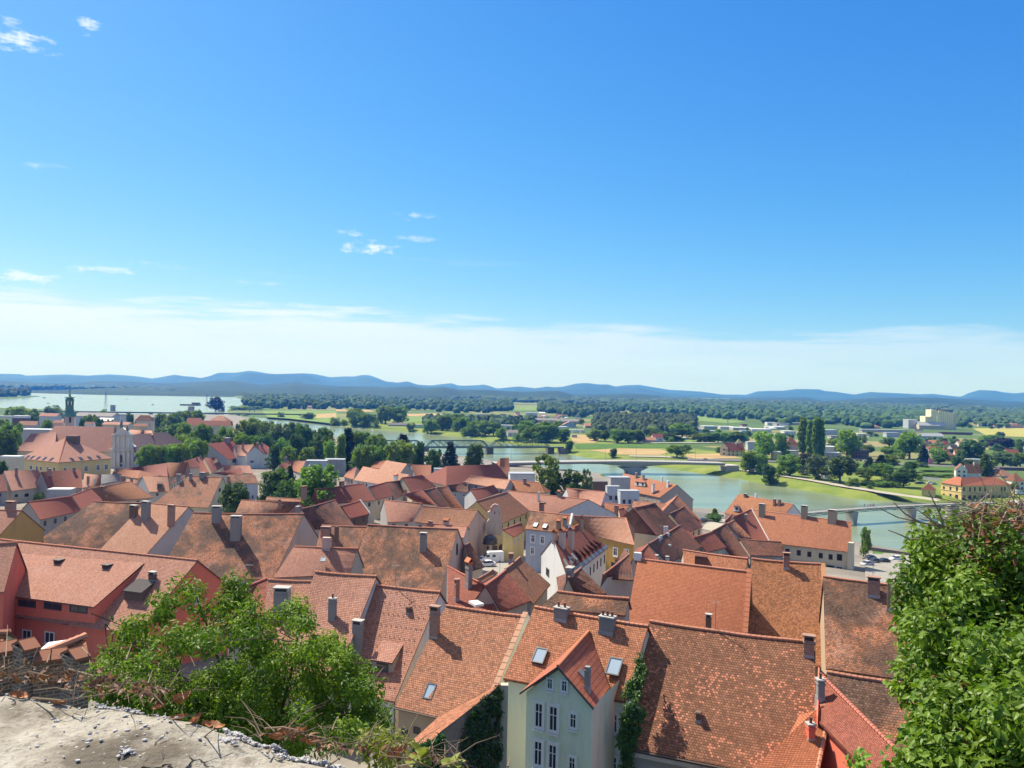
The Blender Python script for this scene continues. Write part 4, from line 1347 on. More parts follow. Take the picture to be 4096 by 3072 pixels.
pts = []
for x in frange(-420, 480, 10):
 for y in frange(-30, 900, 10):
  pts.append(V((x + (y % 20) * .2, y)))
for x in frange(-1400, 1600, 60):
 for y in frange(-30, 3000, 60):
  if not (-424 < x < 484 and y < 904):
   pts.append(V((x, y)))
for x in frange(-42000, 42001, 2000):
 for y in frange(-2000, 36000, 2000):
  if not (-1400 < x < 1600 and -30 < y < 3000):
   pts.append(V((x, y)))
bnd = []
for a, b in RSEG:
 n = max(1, int((b - a).length / 25))
 for i in range(n):
  bnd.append(a.lerp(b, i / n))
nb = len(bnd)
edges = [(i, (i + 1) % nb) for i in range(nb)]
off = []
for i, p in enumerate(bnd):
 tdir = (bnd[(i + 1) % nb] - bnd[i - 1]).normalized()
 nn = V((-tdir.y, tdir.x))
 for dd in (-7, 2.6, 6, 11, 22):
  for s in (1, -1):
   q = p + nn * dd * s
   off.append(q)
allp = bnd + off + pts
ov, oe, of, _, _, _ = delaunay_2d_cdt(allp, edges, [], 0, 0.05)
me = bpy.data.meshes.new('ground')
zs = [0.0 if min(abs(p.x), 9e9) > 9e8 else ground_z(p.x, p.y) for p in ov]
me.from_pydata([(p.x, p.y, z) for p, z in zip(ov, zs)], [], of)
for mm in (TOWNG, GRASS, PATCH, SCRUB, MUD):
 me.materials.append(mm)
BSEG = list(zip(far[:-1], far[1:]))
for pl in me.polygons:
 c = pl.center
 p = c.xy
 if in_river(p):
  k = 4
 elif c.y < 48 and c.y > -50 and abs(c.x) < 500:
  k = 3
 elif c.y > 1500 or abs(c.x) > 700 or not is_town(p):
  k = 1 if c.y < 1300 and min(seg_d(p, a, b) for a, b in BSEG) < 150 else 2
 else:
  k = 0 if min(seg_d(p, a, b) for a, b in NSEG) > 4 else 1
 pl.material_index = k
 pl.use_smooth = True
if me.polygons[0].normal.z < 0:
 me.flip_normals()
go = bpy.data.objects.new('ground', me)
col.objects.link(go)
tag(go, 'valley floor with the old town slope and green fields', kind='structure')

# water
m, t, b, out = nt('river_water')
g = N(t)
geo = g.n('NewGeometry').outputs['Position']
mp = g.n('Mapping', {'Vector': geo, 'Rotation': (0, 0, 0.6), 'Scale': (0.012, 0.05, 0)}).outputs[0]
c = g.ramp(g.noise(mp, 1.0, 5, 0.6), [(0.3, (0.14, 0.178, 0.105)), (0.5, (0.18, 0.222, 0.13)), (0.72, (0.22, 0.25, 0.132))])
t.links.new(c, b.inputs['Base Color'])
b.inputs['Roughness'].default_value = 0.17
b.inputs['IOR'].default_value = 1.33
b.inputs['Specular IOR Level'].default_value = 0.5
mp2 = g.n('Mapping', {'Vector': geo, 'Scale': (0.35, 0.6, 0)}).outputs[0]
bp = g.n('Bump', {'Strength': 0.22, 'Distance': 0.5, 'Height': g.noise(mp2, 1.0, 4, 0.6)})
t.links.new(bp.outputs[0], b.inputs['Normal'])
WATER = m
xs = [p.x for p in river_poly]
ys = [p.y for p in river_poly]
x0, x1, y0, y1 = min(xs) - 50, max(xs) + 50, min(ys) - 50, max(ys) + 50
mb = MB()
mb.face([(x0, y0, 0), (x1, y0, 0), (x1, y1, 0), (x0, y1, 0)])
tag(mb.build('river', WATER), 'pale green river widening into a lake', kind='structure')

# hills
HILLM = ground_mat('hill_forest', [(0.3, (0.012, 0.024, 0.012)), (0.55, (0.028, 0.05, 0.02)), (0.8, (0.06, 0.085, 0.03))], 0.004, 0.02, 0.0)
SKY_FAR = [('m0', q) for q in ((-700, 150), (-300, 120), (0, 128), (200, 133), (230, 145), (400, 140), (600, 135), (800, 145), (1000, 132), (1150, 140), (1300, 158), (1400, 172), (1480, 160), (1610, 138), (1700, 152))] + \
 [('m1', q) for q in ((230, 170), (320, 150), (400, 120), (560, 118), (680, 98), (760, 106), (850, 122), (930, 128), (1180, 120), (1290, 128), (1430, 158), (1560, 152), (1650, 152), (1740, 138))] + \
 [('m2', q) for q in ((100, 140), (180, 140), (250, 165), (330, 200), (440, 215), (530, 205), (620, 230), (750, 235), (850, 222), (940, 213), (990, 235), (1060, 236), (1180, 232), (1225, 224), (1290, 240), (1350, 262), (1440, 255), (1560, 245), (1680, 258), (1790, 250))] + \
 [('m3', q) for q in ((80, 262), (200, 245), (270, 252), (340, 248), (470, 222), (570, 218), (680, 228), (760, 225), (830, 245), (930, 232), (1050, 228), (1180, 250), (1330, 275), (1450, 280), (1600, 290))] + \
 [('m4', q) for q in ((230, 290), (340, 305), (450, 320), (560, 318), (650, 322), (760, 290), (880, 285), (1000, 285), (1120, 272), (1330, 278))] + \
 [('m5', q) for q in ((0, 290), (120, 300), (280, 320), (430, 298), (560, 302), (700, 308), (870, 318), (1000, 315), (1150, 330), (1260, 340), (1330, 312), (1430, 288), (1600, 295), (1760, 308), (1843, 300), (2100, 320), (2600, 300))]
SKY_MID = [('m0', q) for q in ((-700, 200), (0, 190), (300, 208), (600, 213), (900, 195), (1200, 200), (1500, 215))] + [('m1', q) for q in ((300, 195), (520, 188), (800, 228), (1020, 205), (1110, 198), (1200, 215), (1500, 240))] + \
 [('m2', q) for q in ((0, 240), (330, 250), (560, 238), (700, 255), (860, 248), (1000, 270), (1300, 275), (1500, 288))] + [('m3', q) for q in ((0, 290), (300, 282), (450, 318), (800, 312), (1000, 308), (1200, 322), (1400, 350))] + \
 [('m4', q) for q in ((0, 352), (100, 345), (200, 378), (700, 350), (1200, 348))] + [('m5', q) for q in ((0, 378), (500, 350), (900, 345), (1300, 360), (1843, 388), (2600, 380))]


def hill_layer(sky, D, front, back, seed, rough, label):
 P = [S(tn, q) for tn, q in sky]
 P.sort()
 x0, x1 = P[0][0], P[-1][0]
 n, rows = 420, 26
 me_v, me_f = [], []
 for i in range(n + 1):
  x = x0 + (x1 - x0) * i / n
  y = lerp_tab(P, x)
  top = at_y((x, y), D)
  for j in range(rows + 1):
   q = j / rows * 1.35
   yy = D - front * (1 - q) if q < 1 else D + back * (q - 1) / .35
   p = at_y((x, y), yy)
   nz = noise.fractal(V((p.x / 1500 + seed, yy / 1500, seed)), 0.8, 2.1, 5)
   e = q if q < 1 else 1 - (q - 1) / .35
   prof = (3 * e * e - 2 * e ** 3) ** .8
   spur = math.sin(math.pi * min(1, e)) * rough * (noise.noise(V((p.x / 900 + seed, yy / 2600, 1.3))) * 0.9 + nz * .45)
   z = max(-5.0, top.z * min(0.985 if q < 0.97 else 1.0, max(0, prof + spur * (1 - e * .6))) + (top.z * .012 * nz if 0.9 < q < 1.1 else 0))
   me_v.append((p.x, yy, z - 6 * (1 - min(1, e * 8))))
 for i in range(n):
  for j in range(rows):
   k = i * (rows + 1) + j
   me_f.append((k, k + rows + 1, k + rows + 2, k + 1))
 me = bpy.data.meshes.new('hills')
 me.from_pydata(me_v, [], me_f)
 me.materials.append(HILLM)
 me.polygons.foreach_set('use_smooth', [True] * len(me.polygons))
 o = bpy.data.objects.new('hills', me)
 col.objects.link(o)
 tag(o, label, kind='structure')


hill_layer(SKY_FAR, 13500, 5500, 3000, 3.1, 0.9, 'far blue ridge of hills')
hill_layer(SKY_MID, 6600, 3500, 2200, 8.7, 1.2, 'nearer dark wooded foothills')


# sheets of field, path and paving laid on the ground
def sheet(name, t, poly, mat, label, lift=0.06, kind='structure', cat=None, z=None):
 P = []
 for q in poly:
  p = on_ground(S(t, q)) if z is None else at_z(S(t, q), z)
  P.append(V((p.x, p.y, (gz(p.x, p.y) if z is None else z) + lift)))
 mb = MB()
 mb.face(P)
 o = mb.build(name, mat)
 if me_up(o):
  o.data.flip_normals()
 return tag(o, label, cat, kind=kind)


def me_up(o):
 return o.data.polygons[0].normal.z < 0


TAN = ground_mat('stubble', [(0.3, (0.26, 0.18, 0.08)), (0.7, (0.40, 0.29, 0.14))], 0.05)
CROP = ground_mat('crop', [(0.3, (0.10, 0.17, 0.035)), (0.7, (0.17, 0.24, 0.06))], 0.03)
LUSH = ground_mat('lush', [(0.3, (0.045, 0.10, 0.018)), (0.7, (0.09, 0.16, 0.03))], 0.06)
YEL = ground_mat('yellowfield', [(0.3, (0.24, 0.24, 0.06)), (0.7, (0.34, 0.31, 0.09))], 0.03)
ASPH = ground_mat('asphalt', [(0.3, (0.10, 0.10, 0.10)), (0.7, (0.16, 0.155, 0.15))], 0.2)
PAVE = ground_mat('paving', [(0.3, (0.20, 0.19, 0.165)), (0.7, (0.30, 0.285, 0.25))], 0.2)
GRAV = ground_mat('pathgravel', [(0.3, (0.28, 0.255, 0.21)), (0.7, (0.38, 0.35, 0.29))], 0.2)
Z1 = 3.05
for k, (t_, poly, mt, lab) in enumerate([
  ('m3', [(590, 832), (880, 815), (1240, 822), (1330, 850), (1230, 878), (860, 872)], TAN, 'tan mown strip on the far bank'),
  ('m3', [(440, 775), (1060, 772), (1330, 775), (1300, 812), (900, 812), (480, 822)], LUSH, 'lush green strip on the far bank'),
  ('m3', [(420, 690), (560, 690), (700, 735), (640, 765), (440, 765)], TAN, 'dry grass patch beyond the far bank'),
  ('m3', [(1480, 868), (1843, 862), (1990, 905), (1500, 915)], TAN, 'dry verge beside the bridge road'),
  ('m3', [(1340, 740), (1843, 738), (1900, 765), (1340, 765)], CROP, 'green meadow beside the cottage'),
  ('m2', [(515, 497), (820, 492), (900, 510), (520, 520)], TAN, 'tan field across the river'),
  ('m2', [(515, 522), (760, 525), (690, 570), (520, 575)], CROP, 'green field across the river'),
  ('m1', [(800, 470), (1480, 468), (1500, 500), (1480, 590), (1040, 540), (850, 528)], CROP, 'green river meadow beside the dam'),
  ('m1', [(1300, 500), (1480, 490), (1490, 530), (1300, 535)], TAN, 'dry patch in the river meadow'),
  ('m1', [(1490, 455), (1790, 460), (1843, 478), (1480, 474)], TAN, 'pale field before the woods'),
  ('m3', [(800, 490), (1250, 497), (1843, 540), (1843, 580), (1350, 545), (870, 520)], CROP, 'bright green field before the far woods'),
  ('m4', [(0, 512), (330, 525), (670, 572), (480, 585), (0, 545)], CROP, 'bright green field among the commercial sheds'),
  ('m3', [(0, 430), (260, 432), (140, 458), (0, 455)], CROP, 'light green field far across the plain'),
  ('m2', [(1400, 430), (1843, 428), (1843, 460), (1500, 470)], CROP, 'light field beyond the dark wood'),
  ('m5', [(1370, 632), (1843, 628), (2100, 640), (2100, 720), (1500, 700)], YEL, 'yellow green field right of the silo'),
  ('m5', [(1680, 752), (2100, 742), (2100, 850), (1750, 845), (1660, 815)], YEL, 'yellow green field behind the dark tree'),
  ('m5', [(870, 985), (1210, 985), (1230, 1025), (880, 1020)], LUSH, 'green verge beside the far road'),
  ('m5', [(260, 950), (360, 955), (360, 1005), (270, 1000)], LUSH, 'bright lawn between the far trees'),
]):
 sheet('field', t_, poly, mt, lab, 0.12 + 0.02 * k, z=Z1)
# far roads and the bank path
sheet('road', 'm3', [(1500, 912), (1990, 918), (2400, 930), (2400, 948), (1990, 938), (1500, 930)], ASPH, 'road leading off the bridge', 0.55, z=Z1)
sheet('road', 'm5', [(600, 950), (900, 965), (1400, 985), (1400, 1000), (880, 980), (600, 968)], ASPH, 'far road behind the trees', 0.55, z=Z1)
sheet('road', 'm5', [(1720, 1300), (1843, 1290), (2100, 1290), (2100, 1340), (1700, 1330)], GRAV, 'forecourt beside the yellow building', 0.55, z=Z1)
sheet('path', 'm4', [(600, 1012), (930, 1060), (1240, 1105), (1500, 1150), (1843, 1205), (1843, 1225), (1480, 1166), (1220, 1116), (920, 1070), (590, 1020)], GRAV, 'gravel path along the far bank', 0.6, z=Z1)
sheet('path', 'm5', [(470, 1208), (760, 1250), (1060, 1290), (1075, 1300), (1040, 1310), (740, 1265), (470, 1228)], GRAV, 'gravel path meeting the footbridge', 0.6, z=Z1)
sheet('path', 'm3', [(960, 885), (1250, 888), (1520, 905), (1520, 915), (1240, 900), (960, 895)], GRAV, 'light track below the road bridge', 0.62, z=Z1)
sheet('railway', 'm3', [(1000, 764), (1843, 764), (2900, 775), (2900, 781), (1843, 769), (1000, 768)], plaster('ballast', (.4, .38, .35)), 'railway embankment line across the fields', 0.65, z=Z1)
# near squares
sq = on_ground(S('z4', (800, 1230)))
sheet('square', 'z4', [(560, 1180), (900, 1020), (1400, 1040), (1500, 1180), (900, 1420), (480, 1450)], PAVE, 'small paved square with parked vehicles', 0.08)
pk = [(780, 205), (870, 185), (1080, 205), (1250, 250), (1250, 420), (800, 400)]
sheet('car_park', 'b3', pk, PAVE, 'pale riverside car park', 0.10)
sheet('lawn', 'b3', [(842, 184), (1010, 200), (960, 222), (846, 224)], LUSH, 'strip of lawn by the quay wall', 0.16)
sheet('street', 'm4', [(240, 1560), (310, 1480), (480, 1470), (640, 1500), (520, 1620)], GRAV, 'pale street bending towards the river', 0.12)
sheet('street', 'm4', [(170, 1400), (450, 1440), (450, 1470), (240, 1500)], ASPH, 'quay road beside the river', 0.16)


def quay(t, p0, p1, hgt, th, mat, label, cat='wall', name='quay_wall'):
 a, b_ = on_ground(S(t, p0)), on_ground(S(t, p1))
 e = b_ - a
 e.z = 0
 n = V((-e.y, e.x, 0)).normalized()
 z = min(a.z, b_.z) - 1.0
 mb = MB()
 c = (a + b_) / 2
 mb.box(V((c.x, c.y, z)), e, n * th, V((0, 0, hgt + 1)))
 o = mb.build(name, mat)
 return tag(o, label, cat)


quay('b3', (790, 165), (1110, 215), 1.2, .5, plaster('quay', (0.16, 0.14, 0.11), .6), 'dark quay wall between the car park lawn and the river')
quay('m4', (170, 1405), (450, 1445), 1.0, .4, plaster('quay2', (0.3, 0.28, 0.25), .6), 'grey quay parapet beside the street bend')
quay('m5', (880, 1100), (1075, 1118), 2.2, .3, wallm('white'), 'white garden wall left of the yellow far bank building', name='garden_wall')

# ------------------------------------------------------------------ woods
BLOB = []
bm = bmesh.new()
bmesh.ops.create_icosphere(bm, subdivisions=2, radius=1)
BV = [v.co.copy() for v in bm.verts]
BF = [tuple(v.index for v in f.verts) for f in bm.faces]
bm.free()
WOODM = leaf_mat('wood', (0.02, 0.047, 0.013), (0.06, 0.10, 0.026), 0.0, rough=0.9)


def woods(label, base, extent, n, r, hgt, seed, t='m3'):
 """canopy of many crowns between a base line in the photo and the same line pushed back by extent metres"""
 rr = random.Random(seed)
 B = [at_z(S(t, q), 3.0) for q in base]
 verts, faces, tint = [], [], []
 for k in range(n):
  s = rr.random() * (len(B) - 1)
  i = min(int(s), len(B) - 2)
  p = B[i].lerp(B[i + 1], s - i)
  d = rr.random() ** 0.8 * extent
  dirn = V((p.x, p.y, 0)).normalized()
  p = p + dirn * d
  sc = 1 + d / max(p.length, 1) * 0.6
  R0 = r * (0.6 + 0.8 * rr.random()) * sc
  hh = hgt * (0.7 + 0.5 * rr.random())
  b0 = len(verts)
  sd_ = rr.random() * 100
  for v in BV:
   q = 1 + 0.42 * noise.noise(v * 2.3 + V((sd_, 0, 0)))
   verts.append((p.x + v.x * R0 * q, p.y + v.y * R0 * q, 2.0 + hh * 0.5 + v.z * hh * 0.55 * q))
  tt = rr.random()
  for f in BF:
   faces.append(tuple(b0 + i for i in f))
   tint.append(min(1, max(0, tt * 0.7 + rr.random() * 0.5 - .1)))
 me = bpy.data.meshes.new('woods')
 me.from_pydata(verts, [], faces)
 ca = me.color_attributes.new('tint', 'FLOAT_COLOR', 'CORNER')
 fl = []
 for x in tint:
  fl += [x, 0, 0, 1] * 3
 ca.data.foreach_set('color', fl)
 me.materials.append(WOODM)
 o = bpy.data.objects.new('woods', me)
 col.objects.link(o)
 tag(o, label, kind='stuff')


woods('dark belt of woods across the river plain', [(-1600, 455), (-1000, 470), (-440, 500), (-130, 470)], 1500, 1050, 7.0, 15, 1)
woods('long straight edge of woods behind the green field', [(130, 478), (300, 500), (480, 540), (800, 490)], 900, 750, 6.2, 15, 2)
woods('woods behind the commercial sheds', [(800, 490), (1250, 500), (1700, 535), (2230, 590), (2700, 640)], 2800, 2100, 8.5, 15, 3)
woods('woods left of the silo', [(10, 600), (380, 640), (700, 625), (900, 600), (960, 540)], 2800, 1600, 8.5, 15, 4, 'm5')
woods('woods right of the silo', [(1210, 620), (1450, 625), (1843, 620), (2200, 625)], 3000, 1100, 9, 13, 5, 'm5')
woods('wood on the lake peninsula', [(-200, 345), (60, 340), (262, 333)], 900, 390, 8.6, 19, 6, 'm0')
woods('woods beside the head of the lake', [(640, 440), (900, 452), (1200, 458), (1843, 452)], 1700, 900, 7.8, 16, 7, 'm1')
woods('wooded far shore of the lake', [(-300, 258), (0, 262), (1000, 280), (1843, 312)], 2200, 1050, 20.3, 22, 8, 'm0')
woods('woods at the foot of the hills', [(-900, 360), (0, 395), (800, 425), (1843, 445), (3200, 470), (4200, 500)], 2600, 2400, 17.2, 18, 9, 'm3')
woods('rounded wood beyond the road bridge', [(640, 690), (860, 700), (1090, 700), (1330, 700), (1560, 690)], 650, 780, 5.1, 13, 10, 'm3')
woods('tree belt on the far river bank', [(690, 640), (1000, 640), (1350, 640), (1700, 650)], 300, 285, 4.7, 11, 11, 'm2')
woods('low scrub around the far houses', [(900, 830), (1300, 860), (1843, 840)], 220, 135, 3.1, 6, 12, 'm5')
# ------------------------------------------------------------------ trees
LEAF = {
 'mid': leaf_mat('mid', (0.075, 0.15, 0.016), (0.21, 0.31, 0.045), 0.38),
 'light': leaf_mat('light', (0.11, 0.2, 0.02), (0.27, 0.37, 0.055), 0.4),
 'dark': leaf_mat('dark', (0.04, 0.092, 0.016), (0.115, 0.19, 0.034), 0.3),
 'silver': leaf_mat('silver', (0.07, 0.13, 0.05), (0.19, 0.25, 0.11), 0.3),
 'conifer': leaf_mat('conifer', (0.014, 0.036, 0.016), (0.045, 0.078, 0.03), 0.1),
 'copper': leaf_mat('copper', (0.016, 0.014, 0.020), (0.04, 0.035, 0.04), 0.1),
 'russet': leaf_mat('russet', (0.05, 0.055, 0.02), (0.12, 0.10, 0.035), 0.2),
}


def leaf_cards(clumps, per, size, rr, elong=1.4, droop=0.0):
 v, f, c = [], [], []
 for (cx, cy, cz, cr, ct) in clumps:
  for k in range(per):
   while True:
    d = V((rr.uniform(-1, 1), rr.uniform(-1, 1), rr.uniform(-1, 1)))
    if 0.05 < d.length < 1:
     break
   d = d.normalized() * (d.length ** 0.55)
   p = V((cx, cy, cz)) + d * cr
   nrm = (d.normalized() * 0.7 + V((rr.gauss(0, .6), rr.gauss(0, .6), rr.gauss(0.35, .6)))).normalized()
   x = nrm.orthogonal().normalized()
   x = Matrix.Rotation(rr.uniform(0, 6.28), 3, nrm) @ x
   y = nrm.cross(x)
   s = size * rr.uniform(0.6, 1.3)
   a = x * s * 0.5 * elong
   b_ = y * s * 0.5
   i = len(v)
   bend = nrm * s * 0.18
   v += [tuple(p - a), tuple(p - b_ + bend), tuple(p + a), tuple(p + b_ + bend)]
   f += [(i, i + 1, i + 2), (i, i + 2, i + 3)]
   t = min(1, max(0, ct + rr.gauss(0, 0.16)))
   c += [t, rr.random(), 0, 1] * 6
 return v, f, c


def leaf_mesh(name, v, f, c, mat):
 me = bpy.data.meshes.new(name)
 me.from_pydata(v, [], f)
 ca = me.color_attributes.new('tint', 'FLOAT_COLOR', 'CORNER')
 ca.data.foreach_set('color', c)
 me.materials.append(mat)
 return me


def tree_proto(kind, seed):
 """crown and trunk of a tree 10 units tall and about 'W' wide, standing on the origin"""
 rr = random.Random(seed)
 cl = []
 limbs = []
 size, per = 0.42, 46
 if kind in ('round', 'tall', 'open', 'bush'):
  W, z0, n = {'round': (4.1, .35, 120), 'tall': (2.9, .3, 110), 'open': (3.4, 1.0, 75), 'bush': (5.0, 0.0, 85)}[kind]
  lobes = [(rr.uniform(-.45, .45) * W, rr.uniform(-.45, .45) * W, rr.uniform(z0 + (10 - z0) * .2, 10 - (10 - z0) * .22), rr.uniform(.45, .62)) for _ in range(6)] + [(0, 0, 10 - (10 - z0) * .3, .62)]
  tries = 0
  while len(cl) < n and tries < 5000:
   tries += 1
   lx, ly, lz, lr = rr.choice(lobes)
   d = V((rr.gauss(0, 1), rr.gauss(0, 1), rr.gauss(0, 1))).normalized() * rr.uniform(0.55, 1.0)
   p = V((lx + d.x * W * lr, ly + d.y * W * lr, lz + d.z * (10 - z0) * 0.36 * (lr / .55)))
   if z0 < p.z < 9.75 and (p.x / W) ** 2 + (p.y / W) ** 2 < 1.05:
    cl.append((p.x, p.y, p.z, rr.uniform(.45, .95) * (1.25 if kind != 'open' else .9), rr.uniform(.2, .75)))
  for k in range(7):
   q = rr.choice(cl)
   limbs.append([V((0, 0, max(.6, z0 * .8 + rr.uniform(0, 2)))), V((q[0] * .45, q[1] * .45, q[2] * .6 + 1)), V(q[:3])])
  tr = (0.26, 6.0)
 elif kind == 'poplar':
  per, size = 40, 0.34
  n = 95
  for k in range(n):
   z = 0.9 + 8.9 * (k / n)
   w = 1.05 * math.sin(math.pi * min(1, (z - .3) / 10.2) ** 0.75) ** 0.7
   a = rr.uniform(0, 6.28)
   cl.append((math.cos(a) * w * rr.uniform(.3, .85), math.sin(a) * w * rr.uniform(.3, .85), z, rr.uniform(.35, .65), rr.uniform(.2, .7)))
  tr = (0.2, 8.5)
 elif kind in ('spruce', 'cone'):
  per, size = 26, 0.34
  tiers = 22
  for k in range(tiers):
   z = 0.7 + 9.0 * k / tiers
   w = (2.2 if kind == 'spruce' else 1.65) * (1 - z / 10.3) ** (0.85 if kind == 'spruce' else .6)
   m_ = max(3, int(11 * (1 - z / 12)))
   for j in range(m_):
    a = 6.28 * (j + rr.random() * .7) / m_
    for q in (0.35, .68, 1.0):
     ww = w * q * rr.uniform(.8, 1.12)
     cl.append((math.cos(a) * ww, math.sin(a) * ww, z - q * (.32 if kind == 'spruce' else .1) + rr.uniform(-.12, .12), 0.22 + .24 * (1 - z / 11), rr.uniform(.2, .75)))
  per = 11
  tr = (0.2, 9.6)
 elif kind == 'hedge':
  per, size = 40, 0.5
  for k in range(90):
   cl.append((rr.uniform(-4.6, 4.6), rr.uniform(-2.2, 2.2), rr.uniform(.8, 9), rr.uniform(.9, 1.3), rr.uniform(.25, .75)))
  tr = (0.2, 3)
 v, f, c = leaf_cards(cl, per, size, rr)
 crown = leaf_mesh('crown', v, f, c, LEAF['mid'])
 mb = MB()
 lean = rr.uniform(-.3, .3)
 mb.tube([V((0, 0, -.3)), V((lean * .3, 0, tr[1] * .5)), V((lean, .1, tr[1]))], [tr[0] * 1.25, tr[0] * .8, tr[0] * .3], 7)
 for l in limbs:
  mb.tube(l, [tr[0] * .5, tr[0] * .3, tr[0] * .1], 5)
 tko = mb.build('trunk', BARK)
 trunk = tko.data
 bpy.data.objects.remove(tko)
 xs_ = [abs(x[0]) for x in v]
 xs_.sort()
 return crown, trunk, 2 * xs_[int(len(xs_) * .97)]


PROTO = {}
for k_, seeds in (('round', (1, 2, 3)), ('tall', (4, 5)), ('open', (6, 7)), ('bush', (8, 9)), ('poplar', (10, 11)), ('spruce', (12, 13)), ('cone', (14, 15)), ('hedge', (16,))):
 PROTO[k_] = [tree_proto(k_, s) for s in seeds]
TCOUNT = [0]
KNAME = {'round': 'leafy_tree', 'tall': 'leafy_tree', 'open': 'leafy_tree', 'bush': 'bush', 'poplar': 'poplar_tree', 'spruce': 'spruce_tree', 'cone': 'conifer_tree', 'hedge': 'hedge'}
KCAT = {'bush': 'bush', 'hedge': 'hedge'}


def plant(kind, base, height, width, mat, label, group=None, name=None, sink=0.0):
 ps = PROTO[kind]
 TCOUNT[0] += 1
 crown, trunk, w0 = ps[TCOUNT[0] % len(ps)]
 o = empty(name or KNAME[kind], base, label, KCAT.get(kind, 'tree'), group)
 s = height / 10.0
 sx = width / w0
 o.scale = (sx, sx, s)
 ang = R.uniform(0, 6.28) if kind != 'hedge' else 0
 o.rotation_euler = (0, 0, ang)
 for nm, me in (('crown', crown), ('trunk', trunk)):
  c = bpy.data.objects.new(nm, me)
  col.objects.link(c)
  c.parent = o
  if nm == 'crown':
   c.material_slots[0].link = 'OBJECT'
   c.material_slots[0].material = LEAF[mat]
 return o


def tree(t, kind, mat, x, ytop, w, label, ybase=None, d=None, group=None):
 s = TILES[t][2]
 if d is None:
  b0 = on_ground(S(t, (x, ybase)))
  d = b0.y
 top = at_y(S(t, (x, ytop)), d)
 z = gz(top.x, d)
 hgt = max(1.0, top.z - z)
 return plant(kind, V((top.x, d, z)), hgt, w / s / F * d, mat, label, group)


ORD = ['leftmost', 'second from left', 'third from left', 'fourth from left', 'fifth from left', 'sixth from left', 'seventh from left', 'eighth from left', 'ninth from left', 'tenth from left', 'eleventh from left', 'twelfth from left']
KADJ = {'round': 'broad', 'tall': 'tall', 'open': 'airy', 'bush': 'low bushy', 'poplar': 'columnar', 'spruce': 'pointed', 'cone': 'pointed', 'hedge': 'clipped'}
MADJ = {'mid': 'green', 'light': 'light green', 'dark': 'dark green', 'silver': 'silvery green', 'conifer': 'dark needled', 'copper': 'blackish purple', 'russet': 'russet'}


def cluster(t, where, group, rows):
 rows = sorted(rows, key=lambda q: q[2])
 for i, q in enumerate(rows):
  kind, mat, x, yt, w = q[:5]
  noun = {'bush': 'bush', 'hedge': 'hedge'}.get(kind, 'tree')
  lab = '%s %s %s, %s %s' % (KADJ[kind], MADJ[mat], noun, ORD[i] if i < len(rows) - 1 or len(rows) == 1 else 'rightmost', where)
  tree(t, kind, mat, x, yt, w, lab, d=q[5] if q[5] < 3000 and len(q) < 7 else None, ybase=q[6] if len(q) > 6 else None, group=group)


# left: park trees along the near bank -- (kind, tint, x, y of top, width, distance)
cluster('m1', 'nearest the river behind the red hipped roof', 'park trees by the river', [
 ('round', 'mid', 460, 600, 170, 540), ('round', 'mid', 640, 556, 180, 600), ('tall', 'light', 745, 538, 150, 620), ('round', 'mid', 860, 556, 190, 610), ('round', 'silver', 960, 590, 170, 580),
 ('round', 'mid', 1080, 580, 140, 600), ('round', 'dark', 1185, 586, 175, 560)])
cluster('m1', 'in front row behind the white gabled house', 'park trees in the front row', [
 ('round', 'light', 150, 720, 150, 505), ('round', 'mid', 285, 600, 170, 540), ('round', 'mid', 400, 690, 150, 520), ('round', 'mid', 560, 650, 150, 530), ('tall', 'mid', 640, 690, 130, 520), ('round', 'mid', 745, 690, 150, 520), ('round', 'dark', 850, 690, 130, 515),
 ('round', 'mid', 1000, 715, 150, 470), ('tall', 'dark', 920, 780, 110, 470), ('tall', 'dark', 1130, 690, 140, 520)])
cluster('m1', 'between the flat white blocks and the river', 'garden trees above the white blocks', [
 ('round', 'light', 1065, 805, 130, 445), ('round', 'light', 1220, 796, 150, 450), ('round', 'dark', 1330, 690, 140, 520), ('round', 'mid', 1400, 632, 170, 560), ('tall', 'light', 1435, 745, 90, 460), ('tall', 'light', 1530, 690, 90, 470), ('cone', 'conifer', 1595, 606, 170, 480)])
cluster('m1', 'right of the tall dark conifer', 'riverbank trees right of the conifer', [
 ('tall', 'mid', 1690, 660, 130, 540), ('round', 'mid', 1760, 660, 150, 560), ('round', 'mid', 1825, 690, 160, 520), ('round', 'mid', 1730, 790, 180, 440), ('round', 'dark', 1280, 640, 120, 600)])
cluster('m2', 'along the bank left of the truss bridge', 'riverbank trees left of the truss bridge', [
 ('round', 'mid', 120, 655, 150, 560), ('round', 'mid', 240, 690, 160, 540), ('round', 'mid', 110, 800, 170, 430), ('round', 'mid', 215, 790, 170, 440), ('round', 'dark', 300, 740, 130, 500), ('round', 'light', 455, 745, 230, 440), ('round', 'copper', 495, 690, 100, 560), ('round', 'dark', 635, 745, 150, 450)])
tree('m2', 'round', 'dark', 768, 822, 135, 'dark bushy tree directly left of the big spruce', d=440)
tree('m2', 'spruce', 'conifer', 925, 730, 185, 'big dark spruce standing in front of the truss bridge', d=430)
tree('m2', 'round', 'dark', 1152, 765, 190, 'dark spreading tree right of the big spruce', d=425)
tree('m3', 'open', 'mid', 235, 885, 290, 'tall airy tree in front of the road bridge left half', d=330)
tree('m3', 'open', 'dark', 465, 1010, 200, 'darker feathery tree right of the airy one below the road bridge', d=325)
tree('m3', 'open', 'silver', 575, 1000, 110, 'thin straggly sapling below the road bridge', d=330)
